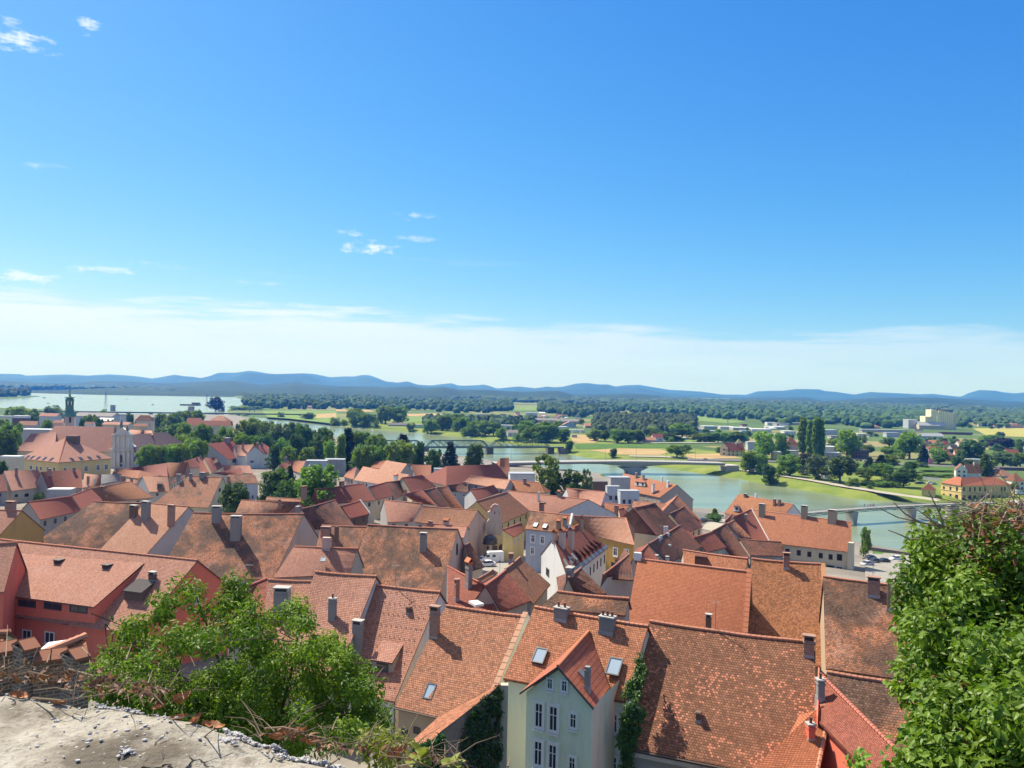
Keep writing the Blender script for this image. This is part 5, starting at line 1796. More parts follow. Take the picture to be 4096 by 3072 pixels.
# trees among the houses
tree('m1', 'round', 'dark', 985, 1005, 270, 'dark leafy tree left of the spruce among the roofs', d=290)
tree('m1', 'spruce', 'conifer', 1062, 948, 140, 'narrow dark spruce rising among the roofs', d=285)
tree('m1', 'bush', 'dark', 1010, 1110, 270, 'deep shaded shrubs under the spruce by the white wall', d=275)
tree('m1', 'round', 'mid', 1312, 972, 330, 'big rounded dark green tree among the orange roofs', d=262)
tree('m1', 'round', 'dark', 580, 1148, 220, 'dark bushy tree beside the pale yellow gable', d=245)
tree('m0', 'bush', 'dark', 360, 1200, 90, 'dark shrub in the yard of the pinkish roofed house', d=290)
tree('m4', 'cone', 'mid', 368, 1362, 70, 'small green conifer by the street bend', d=330)
tree('m4', 'bush', 'dark', 365, 1412, 140, 'dark round bush under the small conifer by the street', d=322)
tree('b3', 'round', 'mid', 800, 10, 75, 'green tree at the gable corner of the long riverside house', d=250)
# left edge
cluster('m0', 'at the left edge beside the church', 'trees at the left edge', [
 ('round', 'mid', 85, 580, 190, 480), ('round', 'dark', 40, 640, 220, 440), ('round', 'mid', 150, 650, 110, 470), ('round', 'mid', 10, 545, 120, 600), ('round', 'dark', 10, 940, 90, 360)])
cluster('m0', 'between the lake and the red hipped house', 'lakeside trees at the left', [
 ('round', 'mid', 120, 425, 150, 950), ('round', 'light', 210, 430, 150, 900), ('round', 'mid', 300, 445, 140, 880), ('bush', 'mid', 480, 408, 130, 1150), ('round', 'dark', 280, 500, 120, 800), ('round', 'mid', 420, 550, 120, 620)])
cluster('m0', 'right of the church tower by the lake', 'trees right of the church tower', [
 ('round', 'mid', 830, 505, 110, 760), ('round', 'dark', 900, 545, 90, 680), ('tall', 'dark', 1205, 500, 70, 740), ('round', 'dark', 760, 530, 60, 700), ('bush', 'mid', 950, 445, 90, 1100), ('bush', 'dark', 1020, 540, 60, 760)])
cluster('m0', 'above the clipped lime row', 'park trees above the clipped row', [
 ('round', 'mid', 1480, 488, 130, 860), ('round', 'mid', 1590, 500, 140, 820), ('round', 'mid', 1700, 475, 150, 840), ('round', 'mid', 1800, 470, 130, 860), ('round', 'mid', 1500, 620, 120, 640), ('round', 'mid', 1610, 580, 150, 640),
 ('tall', 'mid', 1700, 575, 130, 600), ('round', 'light', 1680, 680, 120, 560), ('round', 'mid', 1780, 660, 150, 540), ('round', 'mid', 1840, 600, 120, 600)])
cluster('m0', 'in the clipped row beside the plum roof', 'clipped row beside the plum roof', [
 ('round', 'light', 1335, 790, 120, 440), ('round', 'light', 1410, 786, 120, 442), ('round', 'light', 1485, 784, 120, 444), ('round', 'light', 1560, 782, 120, 446), ('round', 'light', 1635, 780, 120, 448), ('round', 'light', 1705, 776, 120, 450),
 ('round', 'light', 1775, 750, 120, 470), ('round', 'light', 1840, 745, 120, 470)])
tree('m1', 'round', 'copper', 378, 335, 125, 'big dark round tree standing alone at the lake edge', d=1640)
tree('m1', 'bush', 'mid', 600, 420, 170, 'low green thicket at the right end of the dam bridge', d=1650)
# across the river, left to centre
cluster('m1', 'on the meadow bank right of the dam', 'bushes on the meadow bank', [
 ('bush', 'mid', 985, 480, 70, 1330), ('bush', 'dark', 1230, 480, 130, 1280), ('bush', 'mid', 700, 425, 180, 1700), ('round', 'mid', 850, 400, 200, 1850)])
cluster('m1', 'on the far bank opposite the park', 'trees on the far bank opposite the park', [
 ('bush', 'mid', 1490, 530, 110, 1180, 605), ('round', 'mid', 1640, 450, 150, 1150, 600), ('round', 'mid', 1750, 490, 120, 1130, 610), ('bush', 'mid', 1655, 560, 60, 1100, 608), ('bush', 'mid', 1560, 545, 70, 1100, 603), ('bush', 'mid', 1740, 560, 70, 1100, 612)])
cluster('m2', 'on the far bank left of the low boathouse', 'trees left of the boathouse', [
 ('round', 'mid', 50, 450, 160, 0, 605), ('round', 'mid', 160, 490, 130, 0, 610), ('bush', 'mid', 240, 560, 70, 0, 625), ('round', 'mid', 330, 415, 190, 0, 590), ('round', 'mid', 450, 430, 150, 0, 592), ('bush', 'silver', 560, 572, 80, 0, 660)])
cluster('m2', 'behind the truss bridge on the far bank', 'trees behind the truss bridge', [
 ('round', 'mid', 750, 545, 140, 0, 682), ('tall', 'mid', 850, 512, 150, 0, 650), ('round', 'mid', 960, 500, 140, 0, 640), ('round', 'mid', 1040, 520, 150, 0, 660), ('round', 'mid', 1130, 560, 140, 0, 700), ('round', 'mid', 1250, 560, 170, 0, 700), ('bush', 'silver', 1118, 630, 60, 0, 695),
 ('round', 'dark', 1325, 590, 130, 0, 700), ('bush', 'mid', 1060, 620, 110, 0, 700)])
cluster('m2', 'at the right end of the truss bridge', 'trees at the truss bridge end', [
 ('round', 'mid', 1392, 622, 125, 0, 738), ('round', 'mid', 1620, 600, 110, 0, 700), ('round', 'mid', 1710, 630, 150, 0, 755), ('round', 'mid', 1800, 590, 190, 0, 760), ('bush', 'mid', 1560, 680, 110, 0, 745)])
cluster('m3', 'left of the dry grass patch', 'trees left of the dry grass patch', [
 ('round', 'mid', 70, 610, 170, 0, 755), ('round', 'mid', 200, 565, 210, 0, 760), ('tall', 'mid', 360, 632, 110, 0, 755), ('tall', 'dark', 412, 745, 70, 0, 858), ('round', 'mid', 20, 560, 120, 0, 690)])
tree('m3', 'tall', 'dark', 815, 818, 66, 'small lone tree on the bank in front of the tan strip', ybase=902)
tree('m3', 'round', 'mid', 1400, 786, 160, 'broad tree at the right end of the tan strip', ybase=900)
tree('m3', 'round', 'mid', 1490, 775, 90, 'smaller tree behind the broad one at the tan strip', ybase=850)
cluster('m3', 'along the front of the rounded wood', 'front trees of the rounded wood', [
 ('round', 'mid', 640, 640, 120, 0, 745), ('round', 'dark', 740, 650, 110, 0, 752), ('round', 'mid', 850, 630, 150, 0, 765), ('round', 'mid', 950, 640, 130, 0, 765), ('tall', 'mid', 1045, 640, 110, 0, 762), ('round', 'dark', 1330, 670, 110, 0, 752), ('round', 'mid', 1450, 590, 190, 0, 720), ('round', 'mid', 1530, 635, 120, 0, 710), ('round', 'light', 1180, 610, 130, 0, 700)])
cluster('m3', 'in the row before the white commercial sheds', 'tree row before the sheds', [
 ('round', 'mid', 1620, 680, 120, 0, 758), ('round', 'mid', 1700, 672, 120, 0, 760), ('round', 'mid', 1780, 660, 130, 0, 762), ('round', 'mid', 1850, 670, 120, 0, 762), ('round', 'mid', 1940, 660, 130, 0, 762), ('round', 'mid', 2020, 690, 110, 0, 764)])
# far bank right half
cluster('m4', 'on the bank lawn left of the poplars', 'bank lawn trees', [
 ('round', 'mid', 690, 835, 135, 0, 1042), ('tall', 'mid', 805, 868, 105, 0, 1052), ('tall', 'dark', 875, 965, 130, 0, 1145)])
cluster('m4', 'around the cream house behind the bank', 'trees around the cream house', [
 ('round', 'light', 820, 650, 220, 0, 915), ('tall', 'mid', 985, 680, 120, 0, 900), ('bush', 'mid', 395, 800, 60, 0, 855), ('bush', 'light', 530, 735, 60, 0, 765)])
for q in ((1180, 530, 78, 870, 'leftmost poplar of the group, a little apart'), (1250, 562, 66, 905, 'shorter second poplar of the group'), (1308, 528, 76, 915, 'tallest poplar in the middle of the group'), (1352, 552, 60, 915, 'rightmost poplar of the group')):
 tree('m4', 'poplar', 'mid', q[0], q[1], q[2], q[4], ybase=q[3], group='poplars on the far bank')
cluster('m4', 'in the garden below the poplars', 'garden trees below the poplars', [
 ('round', 'mid', 1062, 875, 180, 0, 1072), ('round', 'russet', 1195, 850, 130, 0, 1040), ('bush', 'russet', 1190, 1000, 90, 0, 1060), ('round', 'silver', 1302, 872, 165, 0, 1100), ('round', 'dark', 1525, 895, 240, 0, 1135), ('bush', 'mid', 980, 1000, 70, 0, 1070)])
tree('m4', 'round', 'light', 1588, 635, 200, 'tall light tree behind the dark brown building', ybase=905)
tree('m4', 'bush', 'light', 1460, 715, 90, 'light bush left of the tall light tree', ybase=800)
cluster('m5', 'along the far road left of the willow', 'trees along the far road', [
 ('round', 'mid', 410, 785, 100, 0, 890), ('round', 'dark', 603, 712, 125, 0, 800), ('round', 'light', 600, 795, 130, 0, 900), ('round', 'light', 695, 780, 90, 0, 880), ('spruce', 'conifer', 420, 885, 110, 0, 1030), ('spruce', 'conifer', 525, 862, 150, 0, 1065), ('round', 'mid', 620, 870, 120, 0, 1000)])
tree('m5', 'round', 'light', 792, 655, 195, 'large pale willow in front of the blue grey warehouse', ybase=915)
cluster('m5', 'behind the bank path near the yellow building', 'trees behind the bank path', [
 ('round', 'mid', 400, 1000, 170, 0, 1115), ('round', 'mid', 560, 960, 200, 0, 1110), ('round', 'dark', 640, 1050, 130, 0, 1150), ('round', 'dark', 735, 1000, 180, 0, 1175), ('bush', 'mid', 255, 1085, 130, 0, 1170), ('bush', 'mid', 520, 1110, 160, 0, 1170), ('bush', 'mid', 430, 1150, 70, 0, 1190), ('bush', 'mid', 660, 1120, 130, 0, 1175), ('round', 'light', 875, 1050, 60, 0, 1110), ('round', 'dark', 800, 930, 140, 0, 1035)])
cluster('m5', 'between the red roofed cottages', 'trees between the cottages', [
 ('cone', 'conifer', 920, 775, 90, 0, 950), ('round', 'mid', 1060, 815, 180, 0, 960), ('open', 'dark', 1330, 735, 210, 0, 960), ('cone', 'mid', 1488, 852, 125, 0, 1070), ('round', 'silver', 1650, 850, 190, 0, 990), ('round', 'mid', 1810, 850, 150, 0, 990), ('bush', 'light', 1560, 900, 90, 0, 990), ('spruce', 'conifer', 1200, 698, 60, 0, 760), ('spruce', 'conifer', 1460, 730, 46, 0, 800), ('bush', 'mid', 1250, 920, 120, 0, 975), ('bush', 'mid', 1580, 690, 240, 0, 770)])
tree('m5', 'round', 'copper', 1628, 715, 170, 'spreading blackish tree by the yellow fields', ybase=825)
tree('m5', 'round', 'dark', 1618, 664, 66, 'small round tree behind the blackish one', ybase=740)
tree('m5', 'round', 'dark', 1832, 750, 100, 'dark tree at the right edge by the yellow field', ybase=805)
tree('m5', 'tall', 'mid', 1752, 1130, 75, 'slim green tree at the right end of the yellow far bank building', ybase=1235)
for i, (x0, x1, y, yb, lab) in enumerate(((880, 1190, 1040, 1085, 'long clipped hedge below the far road'), (330, 600, 1105, 1165, 'low hedge behind the bank path'), (900, 1180, 1010, 1035, 'upper hedge line along the far verge'))):
 b0 = on_ground(S('m5', ((x0 + x1) / 2, yb)))
 s_ = TILES['m5'][2]
 wdt = (x1 - x0) / s_ / F * b0.y
 o = plant('hedge', V((b0.x, b0.y, gz(b0.x, b0.y))), (yb - y) / s_ / F * b0.y * .8, wdt, 'mid', lab)
 o.scale = (o.scale[0], 0.5, o.scale[2])
# ------------------------------------------------------------------ large landmarks
def part(mb_fn, name, mat, parent):
 mb = MB()
 mb_fn(mb)
 return mb.build(name, mat, parent)


def pyramid_house(t, apex, apex2, L, Fr, Rr, depth, label, roof, wall, wins=(), lights=(), name='town_house', base_px=None):
 f = at_y(S(t, Fr), depth)
 ze = f.z
 l, r = at_z(S(t, L), ze), at_z(S(t, Rr), ze)
 bk = l + r - f
 c = (l + r) / 2
 a1 = at_y(S(t, apex), c.y)
 a2 = at_z(S(t, apex2), a1.z)
 z0 = min(gz(p.x, p.y) for p in (l, f, r, bk)) - 1
 o = empty(name, V((c.x, c.y, z0)), label, 'house')
 mb = MB()
 for p, q, tops in ((l, f, [a1]), (f, r, [a2, a1] if (a2 - a1).length > .5 else [a1]), (r, bk, [a2]), (bk, l, [a1, a2] if (a2 - a1).length > .5 else [a1])):
  e = (q - p).length
  h_ = ((p + q) / 2 - tops[0]).length
  uv = [(0, h_), (e, h_)] + ([(e / 2, 0)] if len(tops) == 1 else [(e * .6, 0), (e * .4, 0)])
  mb.face([p, q] + tops, uv)
 for p, q in ((l, f), (f, r)):
  mb.face([p, q, q - V((0, 0, .25)), p - V((0, 0, .25))])
 ro = mb.build('roof', roofm(roof), o)
 ridge_tiles('hip_tiles', [a1, f], TERRA, ro, .2)
 ins = lambda p: p + (c - p).normalized() * 0.7
 L_, F_, R_, B_ = [V((ins(p).x, ins(p).y, ze - .2)) for p in (l, f, r, bk)]
 dn = lambda p: V((p.x, p.y, z0))
 mb = MB()
 for p, q in ((L_, F_), (F_, R_), (R_, B_), (B_, L_)):
  mb.face([dn(p), dn(q), q, p])
 mb.build('wall', wallm(wall), o)
 for p, q, lst in ((L_, F_, wins[0] if wins else ()), (F_, R_, wins[1] if wins else ())):
  u = hz(q - p)
  n = V((u.y, -u.x, 0))
  if n.dot(EYE - p) < 0:
   n = -n
  for (x, y, w, hh) in lst:
   pt = hit_plane(S(t, (x, y)), p, n)
   s = TILES[t][2]
   window(o, pt, u, n, w / s / F * pt.y / abs(hz(EYE - pt).dot(n)), hh / s / F * pt.y, 2)
 for p, q, a_, lst in ((l, f, a1, lights[0] if lights else ()), (f, r, a1, lights[1] if lights else ())):
  n = (q - p).cross(a_ - p).normalized()
  if n.z < 0:
   n = -n
  u = (q - p).normalized()
  v = n.cross(u)
  for (x, y) in lst:
   pt = hit_plane(S(t, (x, y)), p, n)
   mb = MB()
   mb.box(pt - n * .05, u * 1.7, v * 2.4, n * .25)
   sk = mb.build('skylight', plain('skylight_frame', (0.10, 0.10, 0.105), 0.4, 0.3), o)
   mb = MB()
   mb.box(pt + n * .2, u * 1.4, v * 2.1, n * .03)
   mb.build('pane', GLASS, sk)
 return o, l, f, r, a1, a2


o, l, f, r, a1, a2 = pyramid_house('m0', (605, 718), (625, 716), (160, 906), (542, 946), (1036, 906), 395, 'large yellow house with a pink pyramid roof and rows of black skylights', 'pink', 'yellow',
    [[(212, 988, 20, 40), (287, 990, 20, 40), (340, 996, 18, 38), (377, 1000, 18, 38), (440, 1004, 20, 38), (500, 1006, 20, 36)], [(600, 1012, 26, 36), (793, 1000, 28, 48), (903, 992, 28, 48), (978, 986, 28, 48)]],
    [[(255, 894), (298, 898), (355, 904), (412, 909), (475, 915)], [(662, 915), (745, 908), (825, 902), (908, 893)]])
part(lambda mb: mb.box(a1 + V((3.5, 1, -3)), V((5.5, 0, 0)), V((0, 4, 0)), V((0, 0, 4.2))), 'roof_hatch', wallm('brown'), o)

# church: nave, wing, front, tower
h = house('m0', (515, 606), (1064, 617), (250, 838), (1020, 848), 'long church nave with a huge dull pink roof', 'pink', 'paleyellow', name='church', cat='church', depth=480, pitch=45, sag=0, rt=False)
CHN = h
D_ = h.d.y + 13.5
sl_, P_ = slab('m0', [(1010, 1010), (1010, 832), (1026, 820), (1036, 770), (1036, 690), (1058, 676), (1118, 622), (1178, 660), (1198, 684), (1198, 760), (1216, 785), (1238, 798), (1238, 826), (1226, 838), (1226, 1010)], D_ - 16, 3.0, plaster('churchfront', (0.66, 0.60, 0.50), .55), 'front_wall', None)
sl_['label'] = 'pale baroque church front with a curved gable and ledges'
attach(sl_, CHN.o)
for (x0, x1, y0, y1) in ((1000, 1246, 820, 836), (1022, 1206, 684, 694), (1006, 1236, 986, 1000)):
 slab('m0', [(x0, y1), (x0, y0), (x1, y0), (x1, y1)], D_ - 17, 1.2, plaster('churchfront', 0), 'cornice', sl_)
for x in (1052, 1092, 1140, 1184):
 slab('m0', [(x - 9, 815), (x - 9, 700), (x + 9, 700), (x + 9, 815)], D_ - 16.6, .7, plaster('churchfront', 0), 'pilaster', sl_)
 slab('m0', [(x - 11, 985), (x - 11, 840), (x + 11, 840), (x + 11, 985)], D_ - 16.6, .7, plaster('churchfront', 0), 'pilaster', sl_)
slab('m0', [(1082, 990), (1082, 960), (1148, 960), (1148, 990)], D_ - 16.3, .4, FRAME_D, 'door', sl_)
slab('m0', [(1098, 945), (1098, 890), (1116, 872), (1134, 890), (1134, 945)], D_ - 16.3, .4, GLASS, 'window', sl_)
for x in (1062, 1172, 1118):
 p = at_y(S('m0', (x, 676 if x != 1118 else 622)), D_ - 15)
 part(lambda mb: (mb.tube([p - V((0, 0, .4)), p + V((0, 0, 1.6)), p + V((0, 0, 3.2)), p + V((0, 0, 3.6)), p + V((0, 0, 4.4))], [.9, .8, .75, .45, .3], 8)), 'statue', plaster('statue', (.2, .19, .17)), sl_)
h = house('m0', (285, 680), (520, 664), (150, 838), (500, 846), 'lower church wing with a dull pink roof and white verge', 'pink', 'paleyellow', name='church_wing', cat='church wing', depth=462, pitch=40, sag=0, rt=False)
h = house('m0', (1202, 690), (1532, 662), (1240, 852), (1720, 788), 'long plum brown roofed monastery wing behind the clipped trees', 'plum', 'blue', name='monastery_wing', cat='building', depth=492, pitch=42, sag=0, rt=False,
  win=[('F', 1240, 915, 14, 50, 3), ('F', 1275, 910, 14, 50, 3)])
house('m0', (1195, 642), (1400, 650), (1200, 690), (1390, 668), 'pale pink strip roof behind the monastery wing', 'pale', 'cream', depth=505, pitch=35, rt=False)
# tower
DT = 560
COPPER = plaster('copper', (0.10, 0.20, 0.17), .5, dirt=(.03, .06, .05))
tp = at_y(S('m0', (637, 600)), DT)
px2m = DT / TILES['m0'][2] / F
zy = lambda y: at_y(S('m0', (637, y)), DT).z
o = empty('church_tower', V((tp.x, DT, gz(tp.x, DT))), 'slim church tower with a green copper cupola and open lantern', 'church tower')
wsh = 108 * px2m
ang = rad(40)
ua = V((math.cos(ang), math.sin(ang), 0))
va = V((-ua.y, ua.x, 0))
ctr = lambda z: V((tp.x, DT, z))
wq = wsh / 1.41
part(lambda mb: mb.box(ctr(gz(tp.x, DT) - 1), ua * wq, va * wq, V((0, 0, zy(524) - gz(tp.x, DT) + 1))), 'shaft', wallm('pinkish'), o)
part(lambda mb: mb.box(ctr(zy(526)), ua * (wq + .9), va * (wq + .9), V((0, 0, .7))), 'cornice', wallm('grey'), o)
for dv in (-va, ua, va * 1, -ua):
 q = ctr(zy(575)) + dv * wq / 2
 tu = V((-dv.y, dv.x, 0))
 part(lambda mb: mb.box(q, tu * 1.3, dv * .3, V((0, 0, 5.4))), 'louvre_window', BLACK, o)


def lathe(prof, n=16, rot=0):
 mb = MB()
 rings = [[ctr(z) + V((math.cos(2 * math.pi * (k + rot) / n) * r_, math.sin(2 * math.pi * (k + rot) / n) * r_, 0)) for k in range(n)] for r_, z in prof]
 for a_, b_ in zip(rings, rings[1:]):
  for k in range(n):
   mb.face([a_[k], a_[(k + 1) % n], b_[(k + 1) % n], b_[k]])
 mb.face(rings[-1])
 return mb


pr = lambda *q: [(w_ * px2m / 2, zy(y)) for w_, y in q]
lathe(pr((112, 522), (112, 505), (96, 490), (78, 478), (70, 470), (84, 464), (70, 458), (68, 440), (64, 418), (72, 414)), 12).build('dome', COPPER, o)
for k in range(8):
 a_ = 2 * math.pi * (k + .5) / 8
 rr_ = 30 * px2m
 part(lambda mb: mb.tube([ctr(zy(416)) + V((math.cos(a_) * rr_, math.sin(a_) * rr_, 0)), ctr(zy(374)) + V((math.cos(a_) * rr_, math.sin(a_) * rr_, 0))], .32, 6), 'column', COPPER, o)
lathe(pr((66, 378), (78, 372), (70, 362), (52, 356), (78, 348), (84, 343), (40, 338), (16, 332), (14, 318), (22, 312), (6, 306), (4, 276)), 12).build('lantern_cap', COPPER, o)
part(lambda mb: (mb.tube([ctr(zy(420)), ctr(zy(376))], .9, 8)), 'bell', plain('bell', (.05, .07, .06)), o)
part(lambda mb: (mb.box(ctr(zy(287)), V((1.8, 0, 0)), V((0, .2, 0)), V((0, 0, .3))), mb.box(ctr(zy(292)), V((.3, 0, 0)), V((0, .2, 0)), V((0, 0, 4.2)))), 'cross', BLACK, o)

# baroque gable of the square's church-like house
yq = on_ground(S('z4', (750, 1010))).y - 0.5
GBL = [(640, 690), (640, 560), (655, 505), (640, 490), (700, 420), (690, 380), (655, 370), (665, 310), (735, 270), (720, 225), (760, 175), (800, 165), (850, 180), (885, 250), (900, 300), (890, 350), (900, 420), (925, 480), (915, 530), (925, 620), (900, 720)]
gy = on_ground(S('z4', (640, 1100))).y + 2
o, gp = slab('z4', GBL, gy, 1.3, plaster('gable', (0.50, 0.43, 0.36), .8), 'curly_gable', None)
tag(o, 'ornate curly baroque gable with a pink top beside the square', 'gable')
slab('z4', [(720, 300), (710, 262), (725, 222), (762, 172), (800, 160), (850, 176), (862, 200), (800, 190), (760, 240), (755, 290)], gy - .25, .3, plaster('gablepink', (0.5, 0.28, 0.24)), 'moulding', o)
slab('z4', [(785, 340), (785, 300), (793, 285), (801, 300), (801, 340)], gy - .06, .3, BLACK, 'niche', o)
for x, y0_, y1_ in ((712, 600, 700), (735, 540, 700), (760, 500, 710), (822, 520, 710), (848, 560, 710), (795, 600, 720)):
 slab('z4', [(x - 5, y1_), (x - 5, y0_), (x + 5, y0_), (x + 5, y1_)], gy - .14, .3, plaster('gablestripe', (.62, .58, .5)), 'pilaster', o)
# apse and domed chapel below it
def turret(px, ytop, yeave, wpx, dep, ybot, label, name, roofmat, wallk, prof=None, t='z4', n=12):
 c0 = at_y(S(t, (px, yeave)), dep)
 m_ = dep / TILES[t][2] / F
 zt = at_y(S(t, (px, ytop)), dep).z
 zb = gz(c0.x, dep) - .5
 r_ = wpx * m_ / 2
 o = empty(name, V((c0.x, dep, zb)), label, name.replace('_', ' '))
 mk = lambda pf: [[V((c0.x + math.cos(2 * math.pi * k / n) * q, dep + math.sin(2 * math.pi * k / n) * q, z)) for k in range(n)] for q, z in pf]
 def loft(pf):
  mb = MB()
  rg = mk(pf)
  for i, (a_, b_) in enumerate(zip(rg, rg[1:])):
   for k in range(n):
    mb.face([a_[k], a_[(k + 1) % n], b_[(k + 1) % n], b_[k]], [(k * r_ * .5, 8 - i * 1.0), ((k + 1) * r_ * .5, 8 - i * 1.0), ((k + 1) * r_ * .5, 7 - i * 1.0), (k * r_ * .5, 7 - i * 1.0)])
  mb.face(rg[-1])
  return mb
 H_ = zt - c0.z
 loft([(r_ * a, c0.z + H_ * b) for a, b in (prof or ((1.05, -.02), (1.05, 0), (.75, .35), (.4, .7), (.03, 1)))]).build('roof', roofmat, o)
 loft([(r_ * .95, zb), (r_ * .95, c0.z)]).build('wall', wallm(wallk), o)
 return o, c0, m_


DOME = ((1.1, -.05), (1.1, 0), (1.0, .12), (.98, .4), (.85, .65), (.55, .85), (.25, .95), (.04, 1))
LEADD = plain('lead_dome', (0.045, 0.055, 0.07), 0.3, .4)
turret(440, 440, 640, 330, gy + 3, 1000, 'round apse with a brown conical tile roof left of the curly gable', 'apse', roofm('brown'), 'beige', ((1.05, -.03), (1.05, 0), (.8, .4), (.45, .8), (.2, 1.0)))
turret(350, 700, 850, 190, gy - 1.5, 1000, 'small chapel turret with a glossy black onion dome, left one', 'chapel', LEADD, 'beige', DOME)
o, c0, m_ = turret(710, 690, 850, 250, gy - 3.2, 1040, 'domed black roofed porch under the curly gable with a tiny diamond window', 'porch', LEADD, 'beige', DOME)
p = at_y(S('z4', (668, 935)), gy - 3.2 - 250 * m_ / 2 * .95 - .02)
part(lambda mb: prism(mb, [p + V((0, 0, .6)), p + V((.4, 0, 0)), p + V((0, 0, -.6)), p + V((-.4, 0, 0))], V((0, .3, 0))), 'diamond_window', BLACK, o)
p = at_y(S('z4', (795, 1010)), gy - 5.2)
part(lambda mb: mb.box(p + V((0, .3, -1.2)), V((1.2, 0, 0)), V((0, .3, 0)), V((0, 0, 2.8))), 'door', FRAME_D, o)

# ------------------------------------------------------------------ bridges
def lamp_post(p, hgt, label, group, arm=0.0):
 o = empty('street_lamp', p, label, 'street lamp', group)
 part(lambda mb: mb.tube([p, p + V((0, 0, hgt * .7)), p + V((0, 0, hgt))], [.12, .09, .07], 6), 'pole', METAL, o)
 part(lambda mb: mb.box(p + V((arm, 0, hgt)), V((.9, 0, 0)), V((0, .35, 0)), V((0, 0, .16))), 'lamp_head', METAL, o)
 return o


# road bridge
A_ = at_z(S('m2', (1440, 968)), 9.0)
A_ = V((-12, 535, 9.0))
pier = at_z(S('m3', (990, 1040)), 0)
B_ = at_z(S('m4', (430, 941)), 9.0)
C_ = at_z(S('m3', (990, 932)), 9.0)
o = empty('road_bridge', V((C_.x, C_.y, 0)), 'long low grey concrete road bridge with a slim railing', 'bridge')
pts = [A_.lerp(C_, k / 8) for k in range(8)] + [C_.lerp(B_, k / 5) for k in range(6)]
LT = (B_ - A_).length
ub = hz(B_ - A_)
nb_ = V((-ub.y, ub.x, 0))
mb = MB()
zz = lambda i: 8.8 + .8 * math.sin(math.pi * i / 13)
for i in range(len(pts) - 1):
 for s, (p, q) in enumerate(((pts[i], pts[i + 1]),)):
  th = lambda p_: 1.9 + 3.2 * max(0, 1 - abs((p_ - C_).dot(ub)) / 38) ** 2 + 2.0 * max(0, 1 - abs((p_ - A_).dot(ub)) / 34) ** 2
  P4 = []
  for w_, z_ in ((-6, 0), (6, 0)):
   pass
  a0, a1_ = zz(i), zz(i + 1)
  f0, f1 = V((p.x, p.y, a0)) - nb_ * 6, V((q.x, q.y, a1_)) - nb_ * 6
  k0, k1 = f0 + nb_ * 12, f1 + nb_ * 12
  d0, d1 = V((0, 0, -th(p))), V((0, 0, -th(q)))
  e_ = nb_ * 1.6
  mb.face([f0, f1, k1, k0])
  mb.face([f0 - V((0, 0, .9)), f1 - V((0, 0, .9)), f1, f0])
  mb.face([f0 + d0 + e_, f1 + d1 + e_, f1 - V((0, 0, .9)), f0 - V((0, 0, .9))])
  mb.face([k0, k1, k1 + d1, k0 + d0])
  mb.face([f0 + d0 + e_, k0 + d0, k1 + d1, f1 + d1 + e_])
mb.build('deck', CONC, o)
mb = MB()
for s in (-5.8, 5.8):
 for i in range(len(pts) - 1):
  p, q = V((pts[i].x, pts[i].y, zz(i))) + nb_ * s, V((pts[i + 1].x, pts[i + 1].y, zz(i + 1))) + nb_ * s
  mb.tube([p + V((0, 0, 1.1)), q + V((0, 0, 1.1))], .07, 4)
  mb.tube([p + V((0, 0, .6)), q + V((0, 0, .6))], .04, 4)
  for k in range(6):
   w_ = p.lerp(q, k / 6)
   mb.tube([w_, w_ + V((0, 0, 1.1))], .05, 4)
mb.build('railing', METAL, o)
pm = V((C_.x, C_.y, -2))
mb = MB()
for (w0_, w1_, z0_, z1_) in ((9, 10, -2, 2.2), (10, 22, 2.2, 4.8)):
 q = [pm + ub * sx * w / 2 + nb_ * sy * 4.6 + V((0, 0, z + 2)) for w, z in ((w0_, z0_), (w1_, z1_)) for sx, sy in ((-1, -1), (1, -1), (1, 1), (-1, 1))]
 for k in range(4):
  mb.face([q[k], q[(k + 1) % 4], q[4 + (k + 1) % 4], q[4 + k]])
 mb.face(q[4:])
mb.build('pier', CONC, o)
part(lambda mb: mb.box(V((B_.x + 6, B_.y + 2, -1)), ub * 10, nb_ * 12, V((0, 0, 8))), 'abutment', CONC, o)
part(lambda mb: mb.box(V((A_.x - 4, A_.y - 1, -1)), ub * 10, nb_ * 12, V((0, 0, 8))), 'abutment', CONC, o)
for i in range(7):
 q = A_.lerp(B_, (i + .6) / 7.4)
 lamp_post(V((q.x, q.y, 8.8 + .8 * math.sin(math.pi * (i + .6) / 7.4))) + nb_ * 5, 9.5, 'thin lamp post on the road bridge, %s of the row' % (ORD[i] if i < 6 else 'rightmost'), 'lamp posts on the road bridge')

